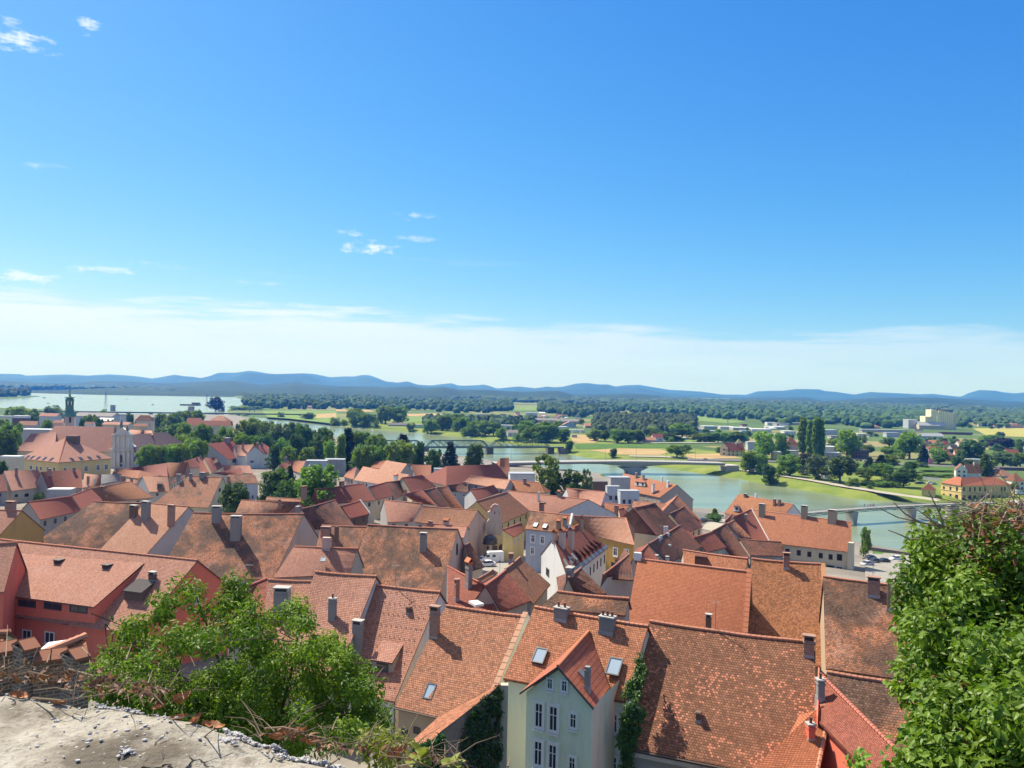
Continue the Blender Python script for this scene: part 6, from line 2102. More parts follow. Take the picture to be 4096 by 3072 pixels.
# truss railway bridge
A_ = V((-150, 735, 6.3))
P1, P2, P3 = at_z(S('m2', (690, 800)), 6.3), at_z(S('m2', (1282, 798)), 6.3), at_z(S('m2', (1840, 796)), 6.3)
P0 = P1 - (P2 - P1)
P4 = at_z(S('m3', (350, 800)), 6.3)
o = empty('railway_bridge', V((P2.x, P2.y, 0)), 'green steel truss railway bridge crossing the river on stone piers', 'bridge')
GST = plain('green_steel', (0.03, 0.10, 0.08), .5, .0)
ut = hz(P3 - P1)
nt_ = V((-ut.y, ut.x, 0))
part(lambda mb: mb.box((P0 + P4) / 2 - V((0, 0, .9)), P4 - P0, nt_ * 6.4, V((0, 0, 1.0))), 'deck', plain('dark_steel', (0.06, 0.09, 0.08), .6), o)
HT = 5.6
for (a_, b_) in ((P0, P1), (P1, P2), (P2, P3)):
 a_, b_ = a_ + ut * 1.0, b_ - ut * 1.0
 for s in (-3, 3):
  mb = MB()
  n = 10
  L_ = lambda k: a_.lerp(b_, k / n) + nt_ * s
  U_ = lambda k: L_(k) + V((0, 0, HT))
  mb.tube([L_(0), U_(1)], .42, 4)
  mb.tube([U_(1), U_(n - 1)], .45, 4)
  mb.tube([U_(n - 1), L_(n)], .42, 4)
  mb.tube([L_(0), L_(n)], .5, 4)
  for k in range(1, n):
   mb.tube([L_(k), U_(k)], .26, 4)
   if k < n - 1:
    if k < n / 2:
     mb.tube([U_(k), L_(k + 1)], .22, 4)
    else:
     mb.tube([L_(k), U_(k + 1)], .22, 4)
  mb.build('truss', GST, o)
for q in (P0, P1.lerp(P2, .5) - ut * .0 if False else P1, P2, P3):
 part(lambda mb: mb.box(V((q.x, q.y, -2)), ut * 6, nt_ * 9, V((0, 0, 7.3))), 'pier', plaster('stone', (.22, .19, .15), .5), o)
part(lambda mb: mb.box(V((P4.x, P4.y, -2)), ut * 8, nt_ * 9, V((0, 0, 7.3))), 'abutment', plaster('stone', 0), o)

# footbridge
A_, B_ = V((112, 342, 5.6)), at_z(S('m5', (1560, 1312)), 6.0)
Mz = 1.2
ub = hz(B_ - A_)
nb_ = V((-ub.y, ub.x, 0))
o = empty('footbridge', V(((A_ + B_) / 2).xy.to_3d()), 'slim arched footbridge with wire railings over the river', 'bridge')
n = 24
fp = [A_.lerp(B_, k / n) + V((0, 0, Mz * math.sin(math.pi * k / n))) for k in range(n + 1)]
mb = MB()
for p, q in zip(fp, fp[1:]):
 mb.box((p + q) / 2 - V((0, 0, .3)), q - p, nb_ * 3.4, V((0, 0, .3)))
mb.build('deck', plaster('deck', (.27, .265, .25), .3), o)
mb = MB()
for i, (p, q) in enumerate(zip(fp, fp[1:])):
 for s in (-1.5, 1.5):
  a_, b_ = p + nb_ * s - V((0, 0, .3)), q + nb_ * s - V((0, 0, .3))
  mb.tube([a_ - V((0, 0, 1.1)), b_ - V((0, 0, 1.1))], .16, 4)
  mb.tube([a_, (a_ + b_) / 2 - V((0, 0, 1.1)), b_], .12, 4)
 mb.box((p + q) / 2 - V((0, 0, .75)), q - p, nb_ * .12, V((0, 0, .45)))
mb.build('girder', plain('girder', (.07, .075, .08), .5), o)
for s in (-1.6, 1.6):
 mb = MB()
 for p, q in zip(fp, fp[1:]):
  p, q = p + nb_ * s, q + nb_ * s
  mb.tube([p + V((0, 0, 1.15)), q + V((0, 0, 1.15))], .05, 4)
  for hh in (.3, .6, .88):
   mb.tube([p + V((0, 0, hh)), q + V((0, 0, hh))], .02, 3)
  for k in range(3):
   w_ = p.lerp(q, k / 3)
   mb.tube([w_, w_ + V((0, 0, 1.15))], .04, 4)
 mb.build('railing', METAL, o)
FBP = fp
for x in (225, 725, 1178):
 q = at_z(S('m5', (x, 1400 if x < 500 else 1362 if x < 1000 else 1350)), 5.0)
 t_ = (q - A_).dot(ub) / (B_ - A_).length
 c_ = A_.lerp(B_, max(.02, min(1, t_)))
 zt_ = c_.z + Mz * math.sin(math.pi * t_) - 1.3
 mb = MB()
 qs = [V((c_.x, c_.y, 0)) + ub * sx * w + nb_ * sy * l_ + V((0, 0, z)) for w, l_, z in ((.8, 2.0, -2), (1.7, 2.4, zt_)) for sx, sy in ((-1, -1), (1, -1), (1, 1), (-1, 1))]
 for k in range(4):
  mb.face([qs[k], qs[(k + 1) % 4], qs[4 + (k + 1) % 4], qs[4 + k]])
 mb.face(qs[4:])
 mb.build('pier', CONC, o)

# dam bridge across the lake mouth
A_, B_ = at_z(S('m0', (330, 468)), 5), at_z(S('m1', (1165, 498)), 5)
ud = hz(B_ - A_)
nd = V((-ud.y, ud.x, 0))
o = empty('dam_bridge', V(((A_ + B_) / 2).xy.to_3d()), 'long dark bridge low over the lake mouth with a square tower', 'bridge')
part(lambda mb: (mb.box((A_ + B_) / 2 - V((0, 0, 2.0)), (B_ - A_), nd * 9, V((0, 0, 2.4)))), 'deck', plain('damdeck', (.07, .08, .09), .6), o)
for k in range(1, 12):
 q = A_.lerp(B_, k / 12)
 part(lambda mb: mb.box(V((q.x, q.y, -3)), ud * 5, nd * 10, V((0, 0, 6))), 'pier', CONC, o)
q = at_y(S('m0', (1040, 470)), 1545)
part(lambda mb: mb.box(V((q.x, 1545, -2)), V((7, 0, 0)), V((0, 7, 0)), V((0, 0, at_y(S('m0', (1040, 414)), 1545).z + 2))), 'tower', wallm('dirty'), o)
q = at_y(S('m1', (785, 470)), 1600)
for s in (-5, 5):
 part(lambda mb: mb.box(V((q.x + s, 1550, 3)), V((1.2, 0, 0)), V((0, 1.2, 0)), V((0, 0, 12.5))), 'gantry', METAL, o)
# concrete mushroom shaped control tower
q = at_y(S('m1', (150, 440)), 1250)
m_ = 1250 / TILES['m1'][2] / F
z_ = lambda y: at_y(S('m1', (150, y)), 1250).z
o = empty('control_tower', V((q.x, 1250, 0)), 'concrete control tower with a wide flat top at the lake', 'tower')
part(lambda mb: mb.box(V((q.x, 1250, 0)), V((38 * m_, 0, 0)), V((0, 9, 0)), V((0, 0, z_(428)))), 'shaft', CONC, o)
part(lambda mb: mb.box(V((q.x - 8 * m_, 1250, z_(421))), V((156 * m_, 0, 0)), V((0, 16, 0)), V((0, 0, z_(407) - z_(421)))), 'platform', plaster('dark_conc', (.14, .15, .15)), o)
part(lambda mb: mb.box(V((q.x + 42 * m_, 1250, z_(405))), V((58 * m_, 0, 0)), V((0, 10, 0)), V((0, 0, z_(391) - z_(405)))), 'cabin', plaster('dark_conc', 0), o)

# ------------------------------------------------------------------ far houses and sheds
def far_house(t, x, yb, wpx, wall_h, roof_h, label, roof='red', wall='white', kind='gable', yaw=0.0, deep=0.7, d=None, wins=0, floors=1, name='house', cat='house', group=None, chim=0):
 s = TILES[t][2]
 p = on_ground(S(t, (x, yb))) if d is None else None
 if p is None:
  q = at_y(S(t, (x, yb)), d)
  p = V((q.x, d, gz(q.x, d)))
  # keep the photo height of the eave when the foot is hidden
  wall_top = at_y(S(t, (x, yb - wall_h)), d).z
  Hw = wall_top - p.z
 else:
  Hw = wall_h / s / F * p.y
 k = p.y / s / F
 W = wpx * k
 Hr = roof_h * k
 u = V((math.cos(yaw), math.sin(yaw), 0))
 n = V((-u.y, u.x, 0))
 Wd = W * deep
 c = V((p.x, p.y, p.z)) + n * Wd / 2
 o = empty(name, p, label, cat, group)
 zb = p.z - .8
 mb = MB()
 mb.box(V((c.x, c.y, zb)), u * W, n * Wd, V((0, 0, Hw + .8)))
 zt = p.z + Hw
 C_ = lambda a, b_, z: V((c.x, c.y, z)) + u * a * W / 2 + n * b_ * Wd / 2
 if kind == 'front':
  mb.face([C_(-1, -1, zt), C_(1, -1, zt), C_(0, -1, zt + Hr * .97)])
  mb.face([C_(1, 1, zt), C_(-1, 1, zt), C_(0, 1, zt + Hr * .97)])
 if kind == 'gable':
  mb.face([C_(1, -1, zt), C_(1, 1, zt), C_(1, 0, zt + Hr * .97)])
  mb.face([C_(-1, 1, zt), C_(-1, -1, zt), C_(-1, 0, zt + Hr * .97)])
 mb.build('wall', wallm(wall), o)
 mb = MB()
 e = 1.06
 if kind == 'flat':
  mb.box(V((c.x, c.y, zt + .003)), u * W * 1.02, n * Wd * 1.02, V((0, 0, max(.4, Hr))))
 else:
  if kind == 'gable':
   a, b_ = C_(-e, 0, zt + Hr), C_(e, 0, zt + Hr)
   qs = [(a, b_, C_(e, -1.12, zt - .25), C_(-e, -1.12, zt - .25)), (b_, a, C_(-e, 1.12, zt - .25), C_(e, 1.12, zt - .25))]
   tris = []
  elif kind == 'front':
   a, b_ = C_(0, -e, zt + Hr), C_(0, e, zt + Hr)
   qs = [(b_, a, C_(-1.12, -e, zt - .25), C_(-1.12, e, zt - .25)), (a, b_, C_(1.12, e, zt - .25), C_(1.12, -e, zt - .25))]
   tris = []
  else:
   f_ = max(0, 1 - deep * .95) if deep < 1 else 0.02
   a, b_ = C_(-f_, 0, zt + Hr), C_(f_, 0, zt + Hr)
   qs = [(a, b_, C_(1.06, -1.1, zt), C_(-1.06, -1.1, zt)), (b_, a, C_(-1.06, 1.1, zt), C_(1.06, 1.1, zt))]
   tris = [(a, C_(-1.06, 1.1, zt), C_(-1.06, -1.1, zt)), (b_, C_(1.06, -1.1, zt), C_(1.06, 1.1, zt))]
  for q in qs:
   l_, h_ = (q[0] - q[1]).length, (q[1] - q[2]).length
   mb.face(list(q)[::-1], [(0, h_), (l_, h_), (l_, 0), (0, 0)])
  for q in tris:
   mb.face(q)
 mb.build('roof', roofm(roof), o)
 if wins:
  for fl in range(floors):
   for i in range(wins):
    zc = p.z + Hw * (fl + .55) / floors
    q = V((c.x, c.y, zc)) + u * ((i + .5) / wins - .5) * W * .9 - n * Wd / 2
    window(o, q, u, -n, min(1.3, W / wins * .45), min(1.7, Hw / floors * .5), 3)
 if chim:
  q = C_(.3, -.1, zt + Hr * .7)
  part(lambda mb: mb.box(q, u * .9, n * .9, V((0, 0, Hr * .3 + 1.4))), 'chimney', wallm('cream'), o)
 return o


FH = far_house
FH('m4', 555, 886, 175, 52, 62, 'cream house with a brown roof on the far bank', 'red', 'paleyellow', 'gable', .12, .55, wins=4, floors=2, chim=1)
FH('m4', 450, 884, 70, 75, 42, 'cream gabled cross wing of the brown roofed house', 'red', 'paleyellow', 'front', -.4, 1.1, wins=1, floors=2)
FH('m4', 1085, 830, 105, 48, 68, 'house with a vivid red roof behind the trees left of the poplars', 'flat_orange', 'pinkish', 'hip', .1, .8)
FH('m4', 1075, 895, 130, 50, 10, 'low white workshop under the red roofed house', 'zinc', 'white', 'flat', .05, .6)
FH('m4', 940, 915, 80, 58, 12, 'small bright yellow hut left of the white workshop', 'white', 'yellow', 'flat', 0, .7)
FH('m4', 715, 830, 90, 50, 25, 'pale grey garage behind the cream house', 'zinc', 'blue', 'flat', 0, .8)
FH('m4', 1455, 920, 150, 55, 10, 'low cream flat building with a white parapet right of the poplars', 'zinc', 'beige', 'flat', -.1, .6, wins=3)
FH('m4', 1430, 860, 130, 50, 12, 'white blocky building behind the low cream one', 'white', 'white', 'flat', -.1, .8)
FH('m4', 1715, 908, 120, 70, 12, 'dark brown flat roofed block with window bands', 'grey', 'brown', 'flat', 0, .6, wins=4, floors=2)
FH('m4', 1725, 736, 105, 50, 8, 'cream two storey cube behind the light tree', 'white', 'paleyellow', 'flat', .3, .6, wins=2)
FH('m4', 770, 1036, 170, 45, 8, 'white riverside pavilion between the bank trees', 'zinc', 'white', 'flat', 0, .5)
FH('m4', 1400, 1090, 70, 40, 45, 'small pinkish cottage behind the dark garden tree', 'pale', 'white', 'gable', .5, .9)
# commercial strip
for i, (x, yb, w, hh, rf, wl, lab) in enumerate([
  (250, 668, 95, 26, 'zinc', 'blue', 'grey blue shed at the left of the commercial strip'), (330, 640, 130, 26, 'white', 'grey', 'white topped shed second from left in the commercial strip'),
  (480, 640, 130, 22, 'white', 'white', 'white shed with a long roof near the mast'), (620, 650, 170, 22, 'white', 'grey', 'bright white roof hall right of the mast'),
  (660, 690, 90, 35, 'zinc', 'blue', 'blue grey box shed below the white halls'), (800, 668, 190, 26, 'white', 'white', 'wide white hall above the trees'),
  (930, 640, 170, 20, 'white', 'grey', 'flat white hall left of the poplars, further back'), (890, 604, 80, 24, 'white', 'white', 'tall white box at the back of the strip'),
  (1000, 610, 130, 22, 'zinc', 'grey', 'grey roofed hall behind the white ones'), (1060, 690, 110, 30, 'white', 'white', 'white hall directly left of the poplars'),
  (1440, 690, 150, 40, 'zinc', 'blue', 'pale blue hall right of the poplars'), (1500, 730, 120, 25, 'grey', 'grey', 'low grey shed right of the pale blue hall'),
  (1090, 600, 100, 18, 'zinc', 'beige', 'small far shed behind the poplars')]):
 FH('m4', x, yb, w, hh, 5, lab, rf, wl, 'flat', R.uniform(-.2, .2), .8, name='shed', cat='shed')
FH('m3', 1225, 757, 95, 45, 32, 'white cottage with a red roof at the edge of the rounded wood', 'red', 'white', 'gable', .05, .7, wins=2)
FH('m3', 1150, 764, 120, 28, 24, 'low pinkish outhouse left of the white cottage', 'pale', 'pinkish', 'gable', .1, .6)
FH('m3', 1440, 732, 100, 12, 6, 'small white hut in the green meadow', 'white', 'white', 'flat', 0, .5)
FH('m3', 455, 716, 50, 22, 6, 'small beige hut by the dry grass patch', 'zinc', 'beige', 'flat', 0, .7)
FH('m3', 410, 622, 120, 24, 30, 'pale house with a wide gable among the far town roofs', 'pale', 'blue', 'front', 0, .8)
FH('m3', 600, 628, 95, 22, 22, 'pinkish house right of the wide gable', 'pale', 'pinkish', 'gable', .2, .8)
FH('m3', 200, 580, 200, 26, 16, 'long grey roofed hall in the distance above the riverside trees', 'grey', 'grey', 'gable', .05, .4)
FH('m3', 420, 590, 170, 26, 18, 'second grey roofed hall right of the long one', 'grey', 'blue', 'gable', .1, .5)
FH('m3', 60, 510, 110, 20, 5, 'cluster of tiny white tanks far across the plain', 'white', 'white', 'flat', 0, .5)
for i in range(7):
 q = on_ground(S('m3', (395 + i * 24, 672)))
 k_ = q.y / TILES['m3'][2] / F
 o = empty('storage_tank', q, 'white upright tank in the row beside the dry grass, %s' % (ORD[i] if i < 6 else 'rightmost'), 'tank', 'white tanks in a row')
 part(lambda mb: mb.tube([q, q + V((0, 0, 32 * k_)), q + V((0, 0, 35 * k_))], [10 * k_, 10 * k_, 4 * k_], 10), 'shell', FRAME, o)
 part(lambda mb: mb.box(q + V((0, 0, -.3)), V((22 * k_, 0, 0)), V((0, 22 * k_, 0)), V((0, 0, .6))), 'plinth', CONC, o)
FH('m3', 345, 660, 110, 36, 10, 'white shed left of the tank row', 'white', 'white', 'flat', .3, .6)
FH('m2', 1455, 640, 150, 30, 10, 'long white flat building behind the riverside trees', 'white', 'white', 'flat', -.15, .4)
FH('m2', 1500, 708, 100, 40, 22, 'grey white house below the long white building', 'grey', 'white', 'gable', .2, .8, wins=2)
FH('m2', 1215, 545, 85, 42, 5, 'grey cube building at the edge of the far fields', 'zinc', 'grey', 'flat', .2, .7)
FH('m2', 435, 610, 170, 14, 16, 'low dark boathouse roof on the far bank', 'grey', 'beige', 'gable', .1, .25)
FH('m2', 640, 628, 110, 26, 6, 'green netted enclosure beside the boathouse', 'zinc', 'lime', 'flat', .1, .4)
for i, (x, w) in enumerate(((1140, 60), (1250, 55), (1365, 45))):
 FH('m1', x, 448, w, 16, 12, 'tiny farm building at the edge of the lakeside woods, ' + ORD[i], 'pale', 'white', 'gable', .1, .5, group='farm buildings by the woods')
FH('m1', 300, 640, 380, 40, 40, 'long dull red roofed school among the park trees', 'red', 'cream', 'gable', .05, .25, d=640)
FH('m1', 395, 600, 190, 22, 62, 'bright orange hipped roof rising over the school', 'pale', 'cream', 'hip', .1, .8, d=650)
# tiny houses scattered over the plain, nothing tells them apart
rq = random.Random(77)
for (t_, x0, x1, y0, y1, n, w_) in (('m3', -100, 500, 520, 606, 26, 46), ('m5', 1220, 1843, 585, 628, 14, 44), ('m4', 0, 1100, 600, 700, 16, 60), ('m0', 0, 560, 500, 600, 8, 80), ('m5', 0, 900, 640, 760, 10, 60), ('m2', 1380, 1843, 500, 560, 12, 44)):
 for i in range(n):
  FH(t_, rq.uniform(x0, x1), rq.uniform(y0, y1), w_ * rq.uniform(.6, 1.3), rq.uniform(8, 15), rq.uniform(6, 14), 'tiny pale house among many scattered across the far plain', rq.choice(('pale', 'red', 'grey', 'white', 'plum')), rq.choice(('white', 'cream', 'blue', 'paleyellow')),
  rq.choice(('gable', 'hip', 'gable', 'flat')), rq.uniform(-.5, .5), .7, group='tiny houses scattered across the far plain')
for (t_, x0, x1, y0, y1, n) in (('m5', 860, 1843, 770, 1000, 34), ('m5', 0, 880, 680, 900, 22), ('m3', -200, 560, 540, 700, 26), ('m4', 0, 1150, 640, 760, 18), ('m0', 0, 700, 480, 620, 16), ('m3', 1100, 1843, 700, 760, 12), ('m5', 1250, 1843, 590, 640, 10)):
 for i in range(n):
  b0 = on_ground(S(t_, (rq.uniform(x0, x1), rq.uniform(y0, y1))))
  if b0.z < .3:
   continue
  plant(rq.choice(('round', 'bush', 'tall', 'round')), b0, rq.uniform(4, 10), rq.uniform(5, 10), rq.choice(('mid', 'dark', 'light', 'mid')), 'small green tree among many dotted between the far houses', 'small trees dotted between the far houses')
# silo group
qs_ = on_ground(S('m5', (1095, 640)))
kd = qs_.y / TILES['m5'][2] / F
zs = lambda y: at_y(S('m5', (1095, y)), qs_.y).z
xs_ = lambda x: at_y(S('m5', (x, 600)), qs_.y).x
SIL = plaster('silo', (0.80, 0.70, 0.42), .25)
o = empty('grain_silo', V((xs_(1095), qs_.y, gz(xs_(1095), qs_.y))), 'tall cream grain silo made of joined round shafts', 'silo')
for i in range(7):
 x = xs_(1050 + i * 21)
 y = qs_.y - 4 + 0.5 * i
 part(lambda mb: mb.tube([V((x, y, 2)), V((x, y, zs(466 + i * 3)))], 11.4 * kd, 14), 'shaft', SIL, o)
part(lambda mb: mb.box(V((xs_(1002), qs_.y + 6, 2)), V((50 * kd, 0, 0)), V((0, 18, 0)), V((0, 0, zs(460) - 2))), 'head_house', SIL, o)
part(lambda mb: mb.box(V((xs_(952), qs_.y + 6, 2)), V((56 * kd, 0, 0)), V((0, 18, 0)), V((0, 0, zs(522) - 2))), 'annex', SIL, o)
part(lambda mb: mb.box(V((xs_(1190), qs_.y + 8, 2)), V((46 * kd, 0, 0)), V((0, 20, 0)), V((0, 0, zs(487) - 2))), 'end_tower', plaster('silo2', (.55, .49, .36), .3), o)
part(lambda mb: [mb.box(V((xs_(1010 + i * 16), qs_.y, zs(470))), V((2.2, 0, 0)), V((0, 2, 0)), V((0, 0, zs(440 if i == 2 else 456) - zs(470)))) for i in range(11)], 'roof_gear', plain('gear', (.12, .12, .11)), o)
FH('m5', 995, 640, 225, 36, 34, 'long grain shed with a pale roof at the foot of the silo', 'zinc', 'beige', 'gable', -.1, .35, name='shed', cat='shed')
FH('m5', 818, 632, 92, 80, 4, 'white cube tower left of the silo', 'white', 'blue', 'flat', .2, .8, name='building', cat='building')
FH('m5', 740, 608, 62, 55, 4, 'cream cube joined left of the white cube tower', 'white', 'paleyellow', 'flat', .2, .8, name='building', cat='building')
FH('m5', 960, 742, 280, 42, 24, 'long blue grey warehouse with a pale roof', 'zinc', 'blue', 'gable', .04, .25, name='warehouse', cat='warehouse')
FH('m5', 640, 712, 130, 30, 12, 'lower blue grey hall left of the warehouse', 'zinc', 'blue', 'flat', .04, .5, name='warehouse', cat='warehouse')
FH('m5', 560, 670, 420, 20, 8, 'very long low hall behind the warehouse', 'zinc', 'grey', 'flat', .03, .15, name='warehouse', cat='warehouse')
FH('m5', 1220, 690, 300, 14, 10, 'long rusty loading platform roof below the silo', 'plum', 'brown', 'flat', .02, .1, name='shed', cat='shed')
FH('m5', 455, 632, 120, 18, 16, 'low orange roofed house before the woods', 'orange', 'cream', 'hip', 0, .6)
FH('m5', 520, 490, 115, 22, 8, 'far white castle like manor in the woods', 'pale', 'white', 'gable', 0, .3)
FH('m5', 1300, 612, 90, 18, 12, 'pale house among the trees right of the silo', 'pale', 'white', 'gable', .2, .6)
FH('m5', 1760, 628, 150, 16, 16, 'brown roofed farm by the far field', 'plum', 'dirty', 'gable', 0, .4)
# cottages right
for (x, yb, w, hh, rh, rf, wl, kd_, yw, lab) in [
  (1035, 800, 92, 24, 36, 'brown', 'yellow', 'front', .5, 'yellow gabled cottage behind the willow'), (1140, 808, 100, 22, 40, 'red', 'white', 'hip', .2, 'white cottage with a brown hipped roof right of the yellow gable'),
  (960, 800, 90, 20, 34, 'plum', 'cream', 'hip', .1, 'cottage with a plum roof left of the yellow gable'), (920, 845, 80, 22, 30, 'red', 'white', 'gable', -.1, 'white cottage with a dull red roof right of the willow'),
  (1030, 860, 130, 26, 34, 'flat_orange', 'blue', 'gable', .05, 'cottage with a long vivid orange roof behind the billboard'), (1135, 872, 70, 24, 44, 'flat_orange', 'pinkish', 'hip', .2, 'steep orange hipped cottage right of the long orange one'),
  (1170, 935, 90, 56, 28, 'brown', 'ochre', 'hip', .2, 'ochre house with a dark roof behind the leafy garden'), (1210, 850, 80, 32, 34, 'plum', 'white', 'gable', .4, 'white house with a dark gable roof among orange cottages'),
  (1265, 890, 100, 26, 40, 'red', 'pinkish', 'gable', -.3, 'pink cottage with a red roof below the dark gable house'), (1290, 800, 90, 22, 30, 'pale', 'white', 'gable', .1, 'pale roofed cottage at the back of the cottages'),
  (1385, 830, 110, 22, 34, 'pale', 'pinkish', 'hip', .1, 'pale pink cottage right of the tall bare tree'), (1745, 900, 110, 36, 40, 'red', 'pinkish', 'gable', -.1, 'reddish cottage near the right edge'),
  (1580, 960, 80, 30, 24, 'pale', 'white', 'gable', .2, 'small white cottage hidden behind the silvery tree'), (1410, 990, 120, 60, 14, 'zinc', 'pinkish', 'flat', 0, 'pinkish block behind the tall bare tree')]:
 FH('m5', x, yb, w, hh, rh, lab, rf, wl, kd_, yw, .8)
FH('m5', 1385, 1082, 130, 40, 80, 'white house with a large brown roof above the yellow far bank building', 'brown', 'white', 'gable', .0, .7, chim=1)
FH('m5', 1268, 1085, 92, 72, 55, 'white gabled front of the brown roofed far bank house', 'brown', 'white', 'front', -.35, .9, wins=2, floors=2)
FH('m5', 1600, 1080, 90, 38, 38, 'small white gabled house with a grey roof right of the conifer', 'plum', 'white', 'front', -.3, 1.0, wins=1)
FH('m5', 1690, 1090, 140, 20, 60, 'orange roofed house behind the yellow far bank building', 'pale', 'grey', 'hip', .3, .9)
FH('m5', 1800, 1205, 120, 85, 75, 'white house with a steep orange roof at the right edge', 'orange', 'white', 'hip', .1, 1.0, wins=2, floors=2)
FH('m5', 1735, 1020, 230, 26, 5, 'long flat dark glass roof hall near the right edge', 'grey', 'plum', 'flat', -.02, .3, name='hall', cat='hall')
FH('m5', 1025, 1262, 90, 64, 60, 'small yellow annex with an orange roof left of the yellow building', 'flat_orange', 'yellow', 'hip', 1.0, 1.2)
# yellow corner building on the far bank
c0 = on_ground(S('m5', (1265, 1302)))
ze = at_y(S('m5', (1265, 1160)), c0.y).z
l0, r0 = at_z(S('m5', (1078, 1130)), ze), at_z(S('m5', (1722, 1150)), ze)
o = empty('corner_building', c0, 'long two storey yellow corner building with an orange roof on the far bank', 'building')
zb = c0.z - 1
f0 = V((c0.x, c0.y, ze))
wd = 11.0
mb = MB()
wm = MB()
roofs = []
for (p, q) in ((l0, f0), (f0, r0)):
 u = hz(q - p)
 n = V((-u.y, u.x, 0))
 if n.y < 0:
  n = -n
 roofs.append((p, q, u, n))
mt = (roofs[0][3] + roofs[1][3]).normalized()
back = f0 + mt * wd * 1.05
ridge_c = f0 + mt * wd * .53 + V((0, 0, 4.2))
for i, (p, q, u, n) in enumerate(roofs):
 end, e_in = (p, 1) if i == 0 else (q, -1)
 ridge_e = end + n * wd / 2 + u * e_in * 5 + V((0, 0, 4.2))
 bk_e = end + n * wd
 ov_ = -n * .5
 ft = [p + ov_, q + ov_]
 mb.face([p + ov_, q + ov_] + ([ridge_c, ridge_e] if i == 0 else [ridge_e, ridge_c]), [(0, 6), ((q - p).length, 6), ((q - p).length - 4, 0), (4, 0)])
 mb.face(([back, bk_e, ridge_e, ridge_c] if i == 0 else [bk_e, back, ridge_c, ridge_e]), [(0, 6), ((q - p).length, 6), ((q - p).length - 4, 0), (4, 0)])
 mb.face([bk_e, end + ov_, ridge_e] if i == 0 else [end + ov_, bk_e, ridge_e])
 dn = lambda w_: V((w_.x, w_.y, zb))
 dz = V((0, 0, -.1))
 wm.face([dn(p), dn(q), q + dz, p + dz])
 wm.face([dn(end), end + dz, bk_e + dz, dn(bk_e)])
 wm.face([dn(bk_e), bk_e + dz, back + dz, dn(back)])
rf_ = mb.build('roof', roofm('flat_orange'), o)
wm.build('wall', wallm('yellow'), o)
part(lambda mb_: [mb_.box((V((p.x, p.y, c0.z + 5.0)) + V((q.x, q.y, c0.z + 5.0))) / 2 - n * .1, (q - p), n * .25, V((0, 0, .3))) for p, q, u, n in roofs], 'cornice', plaster('cornice', (.6, .5, .28)), o)
for xs2, y_, wi in (((1105, 1165, 1225), 1182, 0), ((1105, 1165), 1245, 0), ((1290, 1345, 1390, 1437, 1485, 1555, 1637, 1665), 1192, 1), ((1432, 1455, 1482, 1522, 1560, 1620), 1265, 1)):
 p, q, u, n = roofs[wi]
 for x in xs2:
  pt = hit_plane(S('m5', (x, y_ + (x - 1105) * (.05 if wi == 0 else -.005))), p, n)
  window(o, pt, u, -n, 1.3, 2.3 if y_ < 1200 else 2.0, 3)
for x, wi in ((1222, 0), (1288, 1), (1342, 1), (1388, 1)):
 p, q, u, n = roofs[wi]
 pt = hit_plane(S('m5', (x, 1268)), p, n)
 pt.z = c0.z + 1.7
 window(o, pt, u, -n, 2.1, 3.2, 3)
# town left of the church
for (x, yb, w, hh, rh, rf, wl, kd_, yw, d, lab) in [
  (35, 560, 120, 30, 14, 'zinc', 'lime', 'flat', 0, 760, 'greenish flat building at the left edge'), (180, 580, 130, 45, 22, 'white', 'plum', 'flat', .1, 640, 'dark shed with a bright white roof'),
  (250, 620, 150, 22, 34, 'pale', 'grey', 'gable', .2, 600, 'small house with a shiny pinkish roof behind the left trees'), (440, 560, 160, 45, 24, 'pink', 'blue', 'gable', 0, 720, 'blue grey house with a pink roof left of the church tower'),
  (860, 545, 330, 30, 28, 'grey', 'blue', 'gable', .02, 820, 'long grey factory hall right of the church tower'), (970, 575, 120, 20, 20, 'white', 'cream', 'gable', 0, 760, 'cream house with a white roof before the factory hall'),
  (1160, 560, 100, 50, 8, 'grey', 'blue', 'flat', .1, 780, 'pale blue block near the dark columnar tree'), (1060, 605, 230, 12, 20, 'pink', 'cream', 'gable', .03, 640, 'low pink roofed row behind the church front'),
  (820, 610, 80, 18, 22, 'pale', 'white', 'gable', .1, 650, 'small white house behind the nave ridge'), (1320, 580, 150, 20, 50, 'brown', 'cream', 'hip', .1, 760, 'brown hipped house between the trees by the dam'),
  (1280, 625, 140, 16, 22, 'brown', 'beige', 'gable', .1, 660, 'low brown roofed row left of the brown hipped house'), (1780, 600, 120, 40, 26, 'red', 'cream', 'gable', 0, 660, 'dull red house at the left of the park trees'),
  (540, 600, 110, 22, 22, 'pink', 'pinkish', 'gable', 0, 570, 'pink walled house beside the tower foot'), (330, 690, 330, 40, 10, 'zinc', 'grey', 'flat', .05, 520, 'wide grey metal hall behind the church wing'),
  (85, 1000, 170, 100, 14, 'white', 'cream', 'flat', .05, 380, 'cream block with a bright white roof left of the yellow pyramid house'), (1420, 560, 60, 20, 14, 'zinc', 'white', 'flat', 0, 860, 'tiny white shed near the lake trees')]:
 FH('m0', x, yb, w, hh, rh, lab, rf, wl, kd_, yw, .5, d=d)
